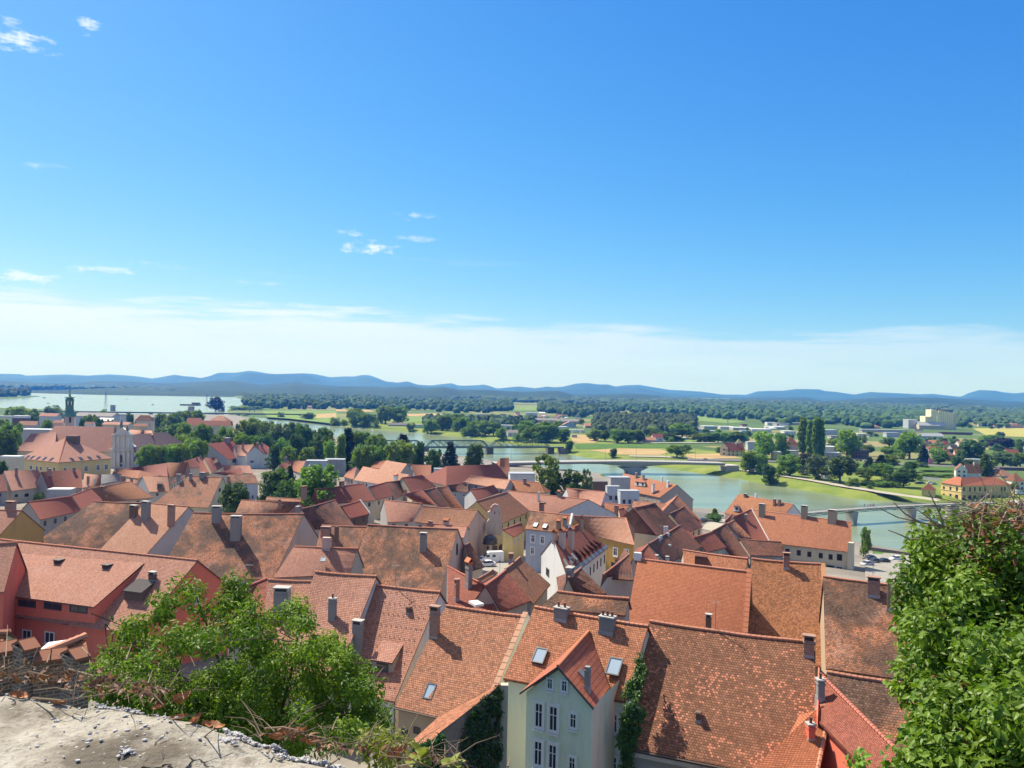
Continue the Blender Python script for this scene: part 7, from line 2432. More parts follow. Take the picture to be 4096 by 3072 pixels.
# modern white and grey blocks
for (t_, x, yb, w, hh, d, rf, wl, lab) in [
  ('m1', 1300, 1040, 190, 105, 436, 'zinc', 'blue', 'white modern block with a flat roof among the trees'), ('m1', 1470, 960, 180, 38, 445, 'zinc', 'grey', 'long flat grey roofed block with roof vents'),
  ('m1', 1165, 1040, 60, 60, 430, 'zinc', 'white', 'narrow white block left of the modern one'),
  ('m3', 880, 1180, 185, 90, 330, 'zinc', 'grey', 'upper grey cube house with a roof terrace by the river'), ('m3', 815, 1280, 120, 108, 318, 'zinc', 'blue', 'pale cube with tall windows below the roof terrace'),
  ('m3', 965, 1320, 180, 105, 312, 'zinc', 'blue', 'lower pale cube house with three windows'), ('m3', 695, 1205, 150, 78, 345, 'grey', 'brown', 'black fenced roof box beside the yellow gable'),
  ('m3', 585, 1200, 60, 80, 350, 'orange', 'yellow', 'little yellow gable beside the black roof box'), ('m2', 1590, 1080, 230, 26, 350, 'zinc', 'white', 'flat white roof near the leafy tree at the road bridge'),
  ('m2', 830, 1030, 110, 22, 380, 'zinc', 'blue', 'pale metal roof patch below the spruce'), ('m0', 540, 1230, 200, 30, 295, 'white', 'grey', 'flat white roof below the dull red roof')]:
 FH(t_, x, yb, w, hh, 4, lab, rf, wl, 'flat', .12, .6, d=d, wins=3 if 'three' in lab else (0 if hh < 45 else 2), floors=1)

# mast, poles
def mast(t, x, ytop, ybase, label, name='pylon', cat='pylon', d=None, arms=1):
 p = on_ground(S(t, (x, ybase))) if d is None else at_z(S(t, (x, ybase)), 0)
 top = at_y(S(t, (x, ytop)), p.y).z
 o = empty(name, p, label, cat)
 hh = top - p.z
 w = hh * .07
 mb = MB()
 for sx in (-1, 1):
  for sy in (-1, 1):
   mb.tube([p + V((sx * w, sy * w, 0)), V((p.x, p.y, top))], hh * .006 + .03, 4)
 for k in range(7):
  f = 1 - k / 8
  f2 = 1 - (k + 1) / 8
  for sx in (-1, 1):
   mb.tube([V((p.x + sx * w * f, p.y - w * f, p.z + hh * k / 8)), V((p.x - sx * w * f2, p.y - w * f2, p.z + hh * (k + 1) / 8))], hh * .004 + .02, 3)
 mb.build('lattice', METAL, o)
 part(lambda mb: [mb.box(V((p.x, p.y, top - hh * (.1 + .12 * i))), V((hh * .3, 0, 0)), V((0, .2, 0)), V((0, 0, .25))) for i in range(arms)], 'cross_arm', METAL, o)


mast('m4', 485, 508, 620, 'lattice pylon rising from the commercial strip', arms=3)
mast('m2', 1262, 400, 490, 'thin lattice pylon before the dark far woods', arms=2)
mast('m0', 974, 278, 420, 'tall thin pylon standing in the lake', d=1, arms=2)
mast('m1', 293, 300, 412, 'thin pylon in the lake beside the big dark tree', d=1, arms=2)
# boats and buoys on the lake
for i, (x, y, w, lab) in enumerate(((410, 350, 40, 'dark work barge on the lake near the sand spit'), (445, 402, 30, 'small dark raft left of the church cupola'), (1180, 420, 14, 'tiny dark buoy boat right of the lake pylon'), (1410, 414, 34, 'low pale boat far out on the lake'), (1172, 362, 24, 'small distant boat in the middle of the lake'), (740, 345, 22, 'faint far boat right of the cupola'))):
 p = at_z(S('m0', (x, y)), 0)
 k_ = p.y / TILES['m0'][2] / F
 L_ = w * k_
 o = empty('boat', p, lab, 'boat')
 hull = [(-.5, 0), (-.42, -.12), (.3, -.14), (.5, 0), (.3, .14), (-.42, .12)]
 mb = MB()
 prism(mb, [p + V((a_ * L_, b_ * L_, -.3)) for a_, b_ in hull], V((0, 0, .3 + L_ * .06)))
 mb.build('hull', plain('hull%d' % (i % 2), ((.06, .07, .08), (.5, .5, .48))[1 if 'pale' in lab else 0]), o)
 part(lambda mb: mb.box(p + V((-L_ * .1, 0, L_ * .06)), V((L_ * .25, 0, 0)), V((0, L_ * .14, 0)), V((0, 0, L_ * .14))), 'cabin', plain('cabin', (.2, .22, .24)), o)
# billboard
p = on_ground(S('m5', (980, 968)))
k_ = p.y / TILES['m5'][2] / F
o = empty('billboard', p, 'pink billboard on posts beside the far road', 'billboard')
for s in (-14, 14):
 part(lambda mb: mb.box(p + V((s * k_, 0, -.3)), V((.4, 0, 0)), V((0, .4, 0)), V((0, 0, 20 * k_))), 'post', METAL, o)
part(lambda mb: mb.box(p + V((0, -.3, 20 * k_ - .4)), V((40 * k_, 0, 0)), V((0, .25, 0)), V((0, 0, 42 * k_))), 'panel', plaster('pinkboard', (.62, .2, .28), .4), o)

# ------------------------------------------------------------------ vehicles
TYRE = plain('tyre', (.02, .02, .02), .8)
RIM = plain('rim', (.4, .4, .42), .3, .6)
LAMP = plain('headlamp', (.6, .6, .58), .15)
TAIL = plain('taillamp', (.35, .02, .02), .3)


def paint(k, c):
 return plain('paint_' + k, c, .25, 0, .03, 1, .6)


def car(t, x, y, yaw, label, pk, colr, kind='car', group=None, p=None):
 p = p or on_ground(S(t, (x, y)), .1)
 u = V((math.cos(yaw), math.sin(yaw), 0))
 n = V((-u.y, u.x, 0))
 o = empty('van' if kind == 'van' else 'parked_car', p, label, 'van' if kind == 'van' else 'car', group, yaw)
 P = lambda a, b_, z: p + u * a + n * b_ + V((0, 0, z))
 if kind == 'van':
  L_, W_ = 5.6, 2.1
  low = [(-2.8, .35), (-2.8, 2.55), (-2.7, 2.75), (1.0, 2.8), (1.3, 2.6), (2.05, 1.45), (2.7, 1.2), (2.8, .9), (2.8, .35)]
  cab = None
 else:
  L_, W_ = 4.3, 1.78
  low = [(-2.1, .3), (-2.15, .75), (-2.05, .98), (-1.2, 1.0), (1.0, .95), (1.85, .82), (2.12, .62), (2.15, .3)]
  cab = [(-1.75, .96), (-1.2, 1.4), (-.2, 1.48), (.45, 1.4), (1.15, .95)]
 def prof(mb, pts, w0, w1, z0, z1):
  wz = lambda z: w0 + (w1 - w0) * max(0, min(1, (z - z0) / max(.01, z1 - z0)))
  a_ = [P(q, -wz(z) / 2, z) for q, z in pts]
  b_ = [P(q, wz(z) / 2, z) for q, z in pts]
  mb.face(a_)
  mb.face(b_[::-1])
  for i in range(len(pts)):
   k = (i + 1) % len(pts)
   mb.face([a_[k], a_[i], b_[i], b_[k]])
 mb = MB()
 prof(mb, low, W_, W_ * (.86 if kind == 'van' else .97), .3, 2.8 if kind == 'van' else 1.0)
 bd = mb.build('body', paint(pk, colr), o)
 if cab:
  mb = MB()
  prof(mb, cab, W_ * .93, W_ * .74, .95, 1.48)
  mb.build('windows', GLASS, o)
  mb = MB()
  prof(mb, [(-1.15, 1.40), (-.2, 1.49), (.4, 1.415), (.4, 1.45), (-.2, 1.525), (-1.15, 1.44)], W_ * .76, W_ * .76, 0, 1)
  mb.build('car_roof', paint(pk, colr), o)
 else:
  for s in (-1, 1):
   for a0_, w_ in ((1.35, .9), (-.2, .8)):
    part(lambda mb: mb.box(P(a0_, s * (W_ * .455), 1.55), u * w_, n * .1, V((0, 0, .6))), 'side_window', GLASS, o)
  part(lambda mb: mb.box(P(-2.8, 0, 1.4), u * .06, n * 1.4, V((0, 0, .75))), 'rear_window', GLASS, o)
  w0, w1 = P(1.38, 0, 2.52), P(2.02, 0, 1.52)
  e_ = w1 - w0
  nn_ = e_.cross(n).normalized()
  part(lambda mb: mb.box((w0 + w1) / 2 - nn_ * .02, e_, n * 1.6, nn_ * (.05 if nn_.z > 0 else -.05)), 'windscreen', GLASS, o)
 for a0_ in (-L_ * .3, L_ * .3):
  for s in (-1, 1):
   c_ = P(a0_, s * (W_ / 2 - .1), .32)
   wh = part(lambda mb: mb.tube([c_ - n * .11, c_ + n * .11], .32, 14), 'wheel', TYRE, o)
   part(lambda mb: mb.tube([c_ + n * s * .10, c_ + n * s * .125], .2, 10), 'rim', RIM, wh)
 for s in (-1, 1):
  part(lambda mb: mb.box(P(L_ / 2 - .04, s * W_ * .36, .62), u * .1, n * .3, V((0, 0, .16))), 'headlight', LAMP, o)
  part(lambda mb: mb.box(P(-L_ / 2 + .0, s * W_ * .38, .7), u * .1, n * .22, V((0, 0, .2))), 'tail_light', TAIL, o)
 return o


car('z4', 745, 1195, rad(197), 'white camper van parked on the small square', 'white', (.66, .67, .68), 'van')
car('z4', 650, 1265, rad(200), 'white car parked in front of the white van', 'white', (.66, .67, .68))
car('z4', 560, 1190, rad(150), 'white car half hidden by the dark roof on the square', 'white2', (.7, .7, .7))
car('z4', 905, 975, rad(185), 'dark red car in the shade of the square', 'wine', (.12, .02, .02))
car('z8', 215, 835, rad(205), 'silver car at the left of the riverside car park', 'silver', (.45, .46, .48))
car('z8', 300, 800, rad(205), 'dark blue car between the silver and the black car', 'navy', (.02, .03, .05))
car('z8', 420, 800, rad(200), 'black car in the riverside car park', 'black', (.015, .015, .017))
car('z8', 250, 760, rad(205), 'black car at the back left corner of the car park', 'black', (.015, .015, .017))
car('z8', 590, 765, rad(190), 'white estate car in the riverside car park by the ivy', 'white', (.66, .67, .68))
car('z8', 740, 880, rad(190), 'white car mostly behind the ivy in the car park', 'white', (.66, .67, .68))
car('m4', 272, 1490, rad(20), 'dark blue van like car on the quay road', 'navy', (.02, .03, .06))
for i, (x, y, k_, c_) in enumerate(((870, 1143, 'black', (.02, .02, .02)), (900, 1140, 'navy', (.03, .04, .07)), (975, 1140, 'white', (.6, .6, .6)), (1010, 1148, 'silver', (.45, .46, .48)))):
 car('m5', x, y, rad(10), '%s car parked by the white garden wall across the river' % ('black', 'dark blue', 'white', 'silver')[i], k_, c_)
car('m5', 1800, 1240, rad(5), 'white van at the right edge beside the yellow far bank building', 'white', (.66, .67, .68), 'van')
for i, x in enumerate((230, 262, 300, 335, 372)):
 car('m5', x, 925 + i * 2, rad(80), '%s parked in front of the dark brown block' % ('leftmost dark car', 'second dark car', 'middle grey car', 'fourth dark car', 'rightmost dark car')[i], ('black', 'navy', 'silver')[(i * 2) % 3], ((.02, .02, .02), (.03, .04, .07), (.45, .46, .48))[(i * 2) % 3])
car('m3', 1665, 922, rad(8), 'dark car driving off the road bridge', 'black', (.015, .015, .017))

# ------------------------------------------------------------------ people on the footbridge
SKIN = plain('skin', (.45, .28, .2), .6)


def person(p, yaw, label, shirt, trousers, stride=.18):
 o = empty('person', p, label, 'person', 'people on the footbridge', yaw)
 vs = [(0, 0, .92), (0, 0, 1.15), (0, 0, 1.40), (0, 0, 1.50), (0, 0.02, 1.64), (0, 0.01, 1.74),
  (.20, 0, 1.40), (.25, -.08, 1.14), (.24, .06, .92), (-.20, 0, 1.40), (-.25, .06, 1.14), (-.24, .16, .93),
  (.10, 0, .88), (.11, stride * .6, .48), (.11, stride * .4, .07), (.11, stride * .4 + .14, .03), (-.10, 0, .88), (-.11, -stride * .3, .48), (-.11, -stride, .07), (-.11, -stride + .14, .03)]
 es = [(0, 1), (1, 2), (2, 3), (3, 4), (4, 5), (2, 6), (6, 7), (7, 8), (2, 9), (9, 10), (10, 11), (0, 12), (12, 13), (13, 14), (14, 15), (0, 16), (16, 17), (17, 18), (18, 19)]
 rs = [.15, .14, .16, .06, .10, .08, .07, .05, .04, .07, .05, .04, .09, .065, .045, .04, .09, .065, .045, .04]
 def fig(idx, nm, mat, grow):
  me = bpy.data.meshes.new(nm)
  mp = {k: i for i, k in enumerate(idx)}
  me.from_pydata([vs[k] for k in idx], [(mp[a], mp[b]) for a, b in es if a in mp and b in mp], [])
  ob = bpy.data.objects.new(nm, me)
  col.objects.link(ob)
  me.materials.append(mat)
  sk = ob.modifiers.new('skin', 'SKIN')
  for i, k in enumerate(idx):
   me.skin_vertices[0].data[i].radius = (rs[k] + grow, rs[k] * .8 + grow)
  me.skin_vertices[0].data[0].use_root = True
  ss = ob.modifiers.new('sub', 'SUBSURF')
  ss.levels = ss.render_levels = 1
  ob.parent = o
  return ob
 fig(list(range(20)), 'body', SKIN, 0)
 fig([1, 2, 6, 7, 9, 10], 'shirt', shirt, .02)
 fig([0, 12, 13, 16, 17], 'trousers', trousers, .02)
 hb = MB()
 for k in range(8):
  a0_, a1_ = 2 * math.pi * k / 8, 2 * math.pi * (k + 1) / 8
  for (r0, z0_), (r1, z1_) in (((.115, 1.66), (.11, 1.76)), ((.11, 1.76), (.03, 1.84))):
   hb.face([(math.cos(a0_) * r0, math.sin(a0_) * r0 - .01, z0_), (math.cos(a1_) * r0, math.sin(a1_) * r0 - .01, z0_), (math.cos(a1_) * r1, math.sin(a1_) * r1 - .01, z1_), (math.cos(a0_) * r1, math.sin(a0_) * r1 - .01, z1_)])
 hr = hb.build('hair', plain('hair', (.04, .03, .02), .7))
 hr.parent = o


CL = {'dark': plain('cloth_dark', (.03, .03, .035), .9), 'white': plain('cloth_white', (.6, .6, .6), .9), 'red': plain('cloth_red', (.35, .05, .06), .9), 'blue': plain('cloth_blue', (.08, .12, .25), .9), 'grey': plain('cloth_grey', (.25, .25, .25), .9)}
FB0, FB1 = FBP[0], FBP[-1]
for x, sh, tr_, lab in ((370, 'dark', 'dark', 'person in dark clothes leaning near the railing, leftmost on the footbridge'), (405, 'white', 'blue', 'person in a white shirt, leftmost of the footbridge group'), (425, 'red', 'dark', 'person in a red top inside the footbridge group'),
      (445, 'grey', 'dark', 'person in a grey top in the footbridge group'), (462, 'blue', 'grey', 'person in a blue top, rightmost of the footbridge group'), (1045, 'red', 'dark', 'person in red near the far end of the footbridge'), (1390, 'white', 'grey', 'person in white at the far footbridge landing')):
 r_ = ray(S('m5', (x, 1345)))
 best = min(((FB0.lerp(FB1, k / 200), k) for k in range(201)), key=lambda q: abs((q[0].x / q[0].y) - r_.x / r_.y))
 k = best[1] / 200
 pz = best[0] + V((0, 0, 1.2 * math.sin(math.pi * k) + .005))
 person(pz + V((0, 0, 0)), R.uniform(0, 6), lab, CL[sh], CL[tr_])
# ------------------------------------------------------------------ foreground
# little buildings under the red house
h = house('b0', (240, 895), (580, 757), (300, 990), (620, 960), 'small steep tiled roof peeking over the ledge below the red house', 'orange', 'brick', zr=at_y(S('b0', (480, 800)), 34).z, pitch=44, sag=.02)
h2 = h
o = empty('canopy', at_y(S('b0', (380, 860)), 44), 'flat white canopy roof below the windows of the red house', 'canopy')
q = [at_y(S('b0', p_), d_) for p_, d_ in (((235, 880), 41), ((480, 800), 43), ((560, 768), 47), ((330, 800), 47))]
part(lambda mb: prism(mb, q, V((0, 0, -.15))), 'roof', roofm('white'), o)
part(lambda mb: [mb.tube([p_ + V((0, 0, -.1)), V((p_.x, p_.y, 28))], .08, 6) for p_ in q], 'post', METAL, o)
house('b0', (-140, 735), (62, 730), (-180, 830), (-10, 830), 'small tiled gable at the left edge behind the bramble', 'orange', 'cream', zr=at_y(S('b0', (0, 735)), 40).z, pitch=42, sag=.02)


def ruin(t, pts, d, label, hh=3.2):
 o = empty('brick_wall', at_y(S(t, pts[0]), d), label, 'wall')
 P = [at_y(S(t, q), d + .3 * i) for i, q in enumerate(pts)]
 mb = MB()
 cp = MB()
 for a_, b_ in zip(P, P[1:]):
  e = b_ - a_
  eh = V((e.x, e.y, 0))
  n = V((-eh.y, eh.x, 0)).normalized()
  zt = max(a_.z, b_.z)
  mb.box(V(((a_.x + b_.x) / 2, (a_.y + b_.y) / 2, zt - hh)), eh, n * .5, V((0, 0, hh)))
  k = max(1, int(eh.length / .24))
  for i in range(k):
   for s in (-1, 1):
    c = a_.lerp(b_, (i + .5) / k)
    c.z = zt + .02
    dx = eh / k * .92
    cp.box(c + n * s * .17, dx, n * .36 + V((0, 0, -.16 * s)), V((0, 0, .07)))
 mb.build('wall', brick_mat('rubble', (.17, .095, .066)), o)
 cp.build('coping', plaster('oldtile', (.25, .105, .062), .6), o)


ruin('b0', [(-40, 850), (118, 868)], 18, 'old brick garden wall with tile coping at the left edge')
ruin('b0', [(118, 838), (238, 832)], 17.6, 'taller brick pier with tile cap beside the left garden wall', 3.6)
ruin('b0', [(238, 905), (462, 918)], 17.8, 'low brick garden wall with tile coping behind the dry twigs')
ruin('b0', [(458, 900), (572, 892)], 17.2, 'brick pier with tile cap at the end of the low garden wall', 3.4)

# the parapet ledge the photographer leans over
LZ = H - 0.92
EDGE = [('b0', (-260, 1020)), ('b0', (0, 1075)), ('b0', (160, 1095)), ('b0', (300, 1118)), ('b0', (480, 1145)), ('b0', (650, 1160)), ('b0', (830, 1190)), ('b0', (1000, 1215)), ('b0', (1130, 1255)), ('b0', (1240, 1270)),
  ('b0', (1380, 1300)), ('b0', (1500, 1335)), ('b0', (1640, 1370)), ('b0', (1780, 1385)), ('b1', (150, 1432)), ('b1', (300, 1482)), ('b1', (430, 1520)), ('b1', (560, 1548)), ('b1', (690, 1560)), ('b1', (800, 1588)),
  ('b1', (940, 1608)), ('b1', (1060, 1632)), ('b1', (1250, 1680)), ('b1', (1500, 1760))]
epts = [at_z(S(t_, q), LZ).xy for t_, q in EDGE]
fine = []
for a_, b_ in zip(epts, epts[1:]):
 for k in range(6):
  p = a_.lerp(b_, k / 6)
  nn_ = V((-(b_ - a_).y, (b_ - a_).x)).normalized()
  fine.append(p + nn_ * (noise.fractal(V((p.x * 9, p.y * 9, 2)), .8, 2, 3) * .035))
fine.append(epts[-1])
poly = fine + [V((fine[-1].x + .4, -.6)), V((fine[0].x - .2, -.6))]
grid = []
for x in frange(min(p.x for p in poly), max(p.x for p in poly), .034):
 for y in frange(-.6, 3.4, .034):
  grid.append(V((x + R.uniform(-.008, .008), y + R.uniform(-.008, .008))))
inp = lambda p: sum(1 for a_, b_ in zip(poly, poly[1:] + poly[:1]) if (a_.y > p.y) != (b_.y > p.y) and p.x < (b_.x - a_.x) * (p.y - a_.y) / (b_.y - a_.y) + a_.x) % 2 == 1
grid = [p for p in grid if inp(p) and min(seg_d(p, a_, b_) for a_, b_ in zip(fine, fine[1:])) > .012]
ov, oe, of, _, _, _ = delaunay_2d_cdt(poly + grid, [(i, (i + 1) % len(poly)) for i in range(len(poly))], [], 1, 1e-4)


def ledge_z(p):
 d_ = min(seg_d(p, a_, b_) for a_, b_ in zip(fine, fine[1:]))
 v_ = V((p.x, p.y, 0))
 return LZ + .030 * noise.noise(v_ * 1.6) + .014 * noise.fractal(v_ * 7, .9, 2, 4) + .006 * noise.noise(v_ * 40) - .05 * max(0, 1 - d_ / .10) ** 2


lv_ = [(p.x, p.y, ledge_z(p)) for p in ov]
n0 = len(lv_)
lf = [tuple(f) for f in of]
# outer face going down
ring = [min(range(n0), key=lambda i: (ov[i] - p).length) for p in fine]
low = []
for k, i in enumerate(ring):
 lv_.append((ov[i].x + .03 * noise.noise(V((k * .4, 0, 0))), ov[i].y + .04 + .03 * noise.noise(V((k * .5, 3, 0))), LZ - .5))
 low.append(len(lv_) - 1)
for k in range(len(ring) - 1):
 lf.append((ring[k], ring[k + 1], low[k + 1], low[k]))
me = bpy.data.meshes.new('ledge')
me.from_pydata(lv_, [], lf)
mm, t, b, out = nt('ledge_concrete')
g = N(t)
geo = g.n('NewGeometry').outputs['Position']
n1 = g.noise(geo, 3.0, 8, .68)
n2 = g.noise(geo, 14, 7, .72)
n3 = g.noise(geo, 48, 4, .65)
c = g.ramp(n1, [(.38, (.12, .102, .078)), (.46, (.27, .245, .20)), (.62, (.38, .355, .30))])
c = g.mix(g.math('MULTIPLY', g.step(n2, .5, .72), .6), c, (.11, .092, .066))
c = g.mix(g.math('MULTIPLY', g.step(n3, .52, .66), .55), c, (.10, .085, .065))
c = g.mix(g.math('MULTIPLY', g.step(g.noise(geo, 9.0, 8, .75), .54, .62), .6), c, (.085, .07, .05))
c = g.mix(g.math('MULTIPLY', g.step(g.noise(geo, 60, 2, .5), .66, .72), .7), c, (.42, .39, .33))
dst = g.n('VectorMath', {0: geo, 1: g.n('TexNoise', {'Vector': geo, 'Scale': 5.0, 'Detail': 4}).outputs['Color']}, operation='ADD').outputs[0]
vo = g.n('TexVoronoi', {'Vector': dst, 'Scale': 1.5}, feature='DISTANCE_TO_EDGE')
crk = g.math('MULTIPLY', g.math('SUBTRACT', 1.0, g.step(vo.outputs['Distance'], 0.0, 0.018)), g.step(g.noise(geo, 2.2, 3, .6), .48, .56))
c = g.mix(crk, c, (.035, .03, .025))
t.links.new(c, b.inputs['Base Color'])
b.inputs['Roughness'].default_value = .95
hgt = g.math('SUBTRACT', g.math('ADD', g.math('MULTIPLY', n2, .6), g.math('MULTIPLY', n3, .35)), g.math('MULTIPLY', crk, 1.2))
bp = g.n('Bump', {'Strength': 1.0, 'Distance': .02, 'Height': hgt})
t.links.new(bp.outputs[0], b.inputs['Normal'])
me.materials.append(mm)
me.polygons.foreach_set('use_smooth', [True] * len(me.polygons))
lo_ = bpy.data.objects.new('parapet', me)
col.objects.link(lo_)
if me.polygons[0].normal.z < 0:
 me.flip_normals()
tag(lo_, 'weathered cracked concrete parapet ledge in the lower left', 'parapet')

# white pebbles loosened along the ledge
rr = random.Random(5)
mb = MB()
PB = [('b0', 30, 1085, 210, 60, 150), ('b0', 560, 1125, 330, 40, 110), ('b0', 870, 1215, 200, 55, 170), ('b0', 1700, 1420, 180, 60, 130), ('b0', 1560, 1510, 60, 30, 22), ('b0', 860, 1600, 70, 26, 14),
 ('b1', 130, 1455, 230, 50, 190), ('b1', 400, 1535, 240, 40, 130), ('b1', 640, 1562, 130, 22, 60), ('b0', 900, 1350, 900, 330, 46)]
pv, pf = [], []
bm = bmesh.new()
bmesh.ops.create_icosphere(bm, subdivisions=1, radius=1)
IV = [v.co.copy() for v in bm.verts]
IF = [tuple(v.index for v in f.verts) for f in bm.faces]
bm.free()
for t_, x, y, w_, hh, n in PB:
 for k in range(int(n * 2.6)):
  p = at_z(S(t_, (x + rr.gauss(0, .42) * w_, y + rr.gauss(0, .38) * hh)), LZ)
  if not inp(p.xy):
   continue
  r_ = rr.uniform(.0022, .0064)
  rot = Matrix.Rotation(rr.uniform(0, 6), 3, 'Z')
  b0 = len(pv)
  sx, sy, sz = rr.uniform(.8, 1.6), rr.uniform(.7, 1.1), rr.uniform(.5, .8)
  zc = ledge_z(p.xy) + r_ * .45 + rr.random() * .008 * (n > 60)
  for v in IV:
   q = rot @ V((v.x * sx, v.y * sy, v.z * sz)) * r_ * (1 + .25 * rr.uniform(-1, 1))
   pv.append((p.x + q.x, p.y + q.y, zc + q.z))
  pf += [tuple(b0 + i for i in f) for f in IF]
me = bpy.data.meshes.new('pebbles')
me.from_pydata(pv, [], pf)
me.materials.append(plaster('pebble', (.40, .39, .385), .3))
o = bpy.data.objects.new('gravel', me)
col.objects.link(o)
tag(o, 'loose white pebbles along the edge of the ledge', kind='stuff')

# dry twigs and runners
TW = plain('twig', (.21, .145, .09), .8, 0, .3, 30)
mb = MB()
def twig(pts, r0):
 mb.tube(pts, [r0 * (1 - .75 * i / (len(pts) - 1)) for i in range(len(pts))], 5)


def along(t_, pix, dz):
 out_ = []
 for (x, y), z in zip(pix, dz):
  out_.append(at_z(S(t_, (x, y)), LZ + z))
 return out_


for t_, pix in (('b0', [(0, 985), (90, 930), (170, 920), (225, 960)]), ('b0', [(220, 1180), (420, 1195), (620, 1170), (760, 1150), (960, 1080)]), ('b0', [(30, 1045), (200, 1000), (330, 1030), (460, 1085)]), ('b0', [(470, 985), (640, 1030), (800, 1060)]),
    ('b0', [(560, 835), (600, 880), (640, 955)]), ('b0', [(740, 1130), (830, 1090), (955, 1075)]), ('b0', [(980, 1170), (1010, 1080), (1040, 990)]), ('b0', [(1240, 1260), (1255, 1190), (1240, 1130)]), ('b0', [(1390, 1450), (1450, 1400), (1480, 1330)]),
    ('b0', [(1150, 1330), (1260, 1310), (1400, 1280)]), ('b0', [(480, 1250), (520, 1190), (600, 1130)]), ('b0', [(300, 1000), (320, 940), (340, 880)]), ('b0', [(690, 1180), (620, 1140), (500, 1130), (380, 1110), (230, 1130)]),
    ('b1', [(500, 1500), (560, 1400), (596, 1308)]), ('b1', [(100, 1390), (220, 1380), (330, 1400), (450, 1470)]), ('b1', [(480, 1590), (560, 1540), (640, 1500), (740, 1490), (790, 1540)]), ('b1', [(120, 1560), (150, 1500)]), ('b1', [(540, 1640), (640, 1570)]),
    ('b1', [(880, 1600), (960, 1520), (1010, 1480)]), ('b1', [(1205, 1590), (1240, 1500), (1275, 1435)]), ('b1', [(1000, 1650), (1100, 1630), (1220, 1650)]), ('b1', [(1300, 1650), (1420, 1610), (1530, 1655)]), ('b1', [(1760, 1650), (1778, 1570)]),
    ('b0', [(0, 960), (40, 900), (52, 680)]), ('b0', [(120, 1000), (80, 960), (0, 1000)]), ('b0', [(860, 920), (900, 810)]), ('b0', [(200, 940), (120, 985), (60, 975)])):
 n = len(pix)
 twig(along(t_, pix, [.01 + .05 * math.sin(math.pi * i / max(1, n - 1)) for i in range(n)]), .0028)
for k in range(95):
 x = rr.uniform(-60, 1250)
 y = 1010 + x * .13 + rr.gauss(0, 45)
 p = at_z(S('b0', (x, y)), LZ + rr.uniform(0, .05))
 a_ = rr.uniform(0, 6.28)
 L_ = rr.uniform(.03, .14)
 d_ = V((math.cos(a_), math.sin(a_) * .6, rr.uniform(-.1, .45))).normalized() * L_
 twig([p, p + d_ * .5 + V((0, 0, .015)), p + d_], rr.uniform(.0007, .0017))
for k in range(60):
 x = rr.uniform(60, 1500)
 y = 1400 + x * .17 + rr.gauss(0, 30)
 p = at_z(S('b1', (x, y)), LZ + rr.uniform(-.02, .03))
 a_ = rr.uniform(0, 6.28)
 d_ = V((math.cos(a_), math.sin(a_) * .6, rr.uniform(-.1, .5))).normalized() * rr.uniform(.04, .14)
 twig([p, p + d_ * .5 + V((0, 0, .01)), p + d_], rr.uniform(.001, .0025))
o = mb.build('twigs', TW)
tag(o, 'tangle of dry vine twigs along the ledge', kind='stuff')

# dry leaves lying on the ledge
mdl, t, b, out = nt('dry_leaf')
g = N(t)
geo = g.n('TexCoord').outputs['Object']
c = g.ramp(g.noise(geo, 30, 5, .6), [(.3, (.13, .05, .02)), (.5, (.36, .14, .05)), (.72, (.52, .27, .12))])
t.links.new(c, b.inputs['Base Color'])
b.inputs['Roughness'].default_value = .6


def dry_leaf(t_, x, y, size, yaw, curl, label, lift=0.0):
 size *= .72
 p = at_z(S(t_, (x, y)), LZ)
 p.z = (ledge_z(p.xy) if inp(p.xy) else LZ - .01) + lift
 n, m_ = 10, 7
 vs, fs = [], []
 for i in range(n + 1):
  a_ = i / n
  w_ = math.sin(math.pi * min(1, a_ * .93 + .04)) ** .75 * .36 * (1 + .18 * math.sin(a_ * 22))
  for j in range(m_ + 1):
   b_ = j / m_ * 2 - 1
   zz_ = curl * (b_ * b_ * .35 + (a_ - .4) ** 2 * .9) + .06 * math.sin(a_ * 9 + b_ * 3) + .03 * noise.noise(V((a_ * 6, b_ * 3, yaw)))
   vs.append(((a_ - .5) * size, b_ * w_ * size * (1 - .25 * curl), zz_ * size * .8))
 for i in range(n):
  for j in range(m_):
   k = i * (m_ + 1) + j
   fs.append((k, k + 1, k + m_ + 2, k + m_ + 1))
 st = len(vs)
 me = bpy.data.meshes.new('dry_leaf')
 me.from_pydata(vs, [], fs)
 me.materials.append(mdl)
 me.polygons.foreach_set('use_smooth', [True] * len(me.polygons))
 o = bpy.data.objects.new('dry_leaf', me)
 col.objects.link(o)
 o.location = p
 o.rotation_euler = (rr.uniform(-.35, .35), rr.uniform(-.35, .35), yaw)
 tag(o, label, 'leaf', 'dry leaves on the ledge')


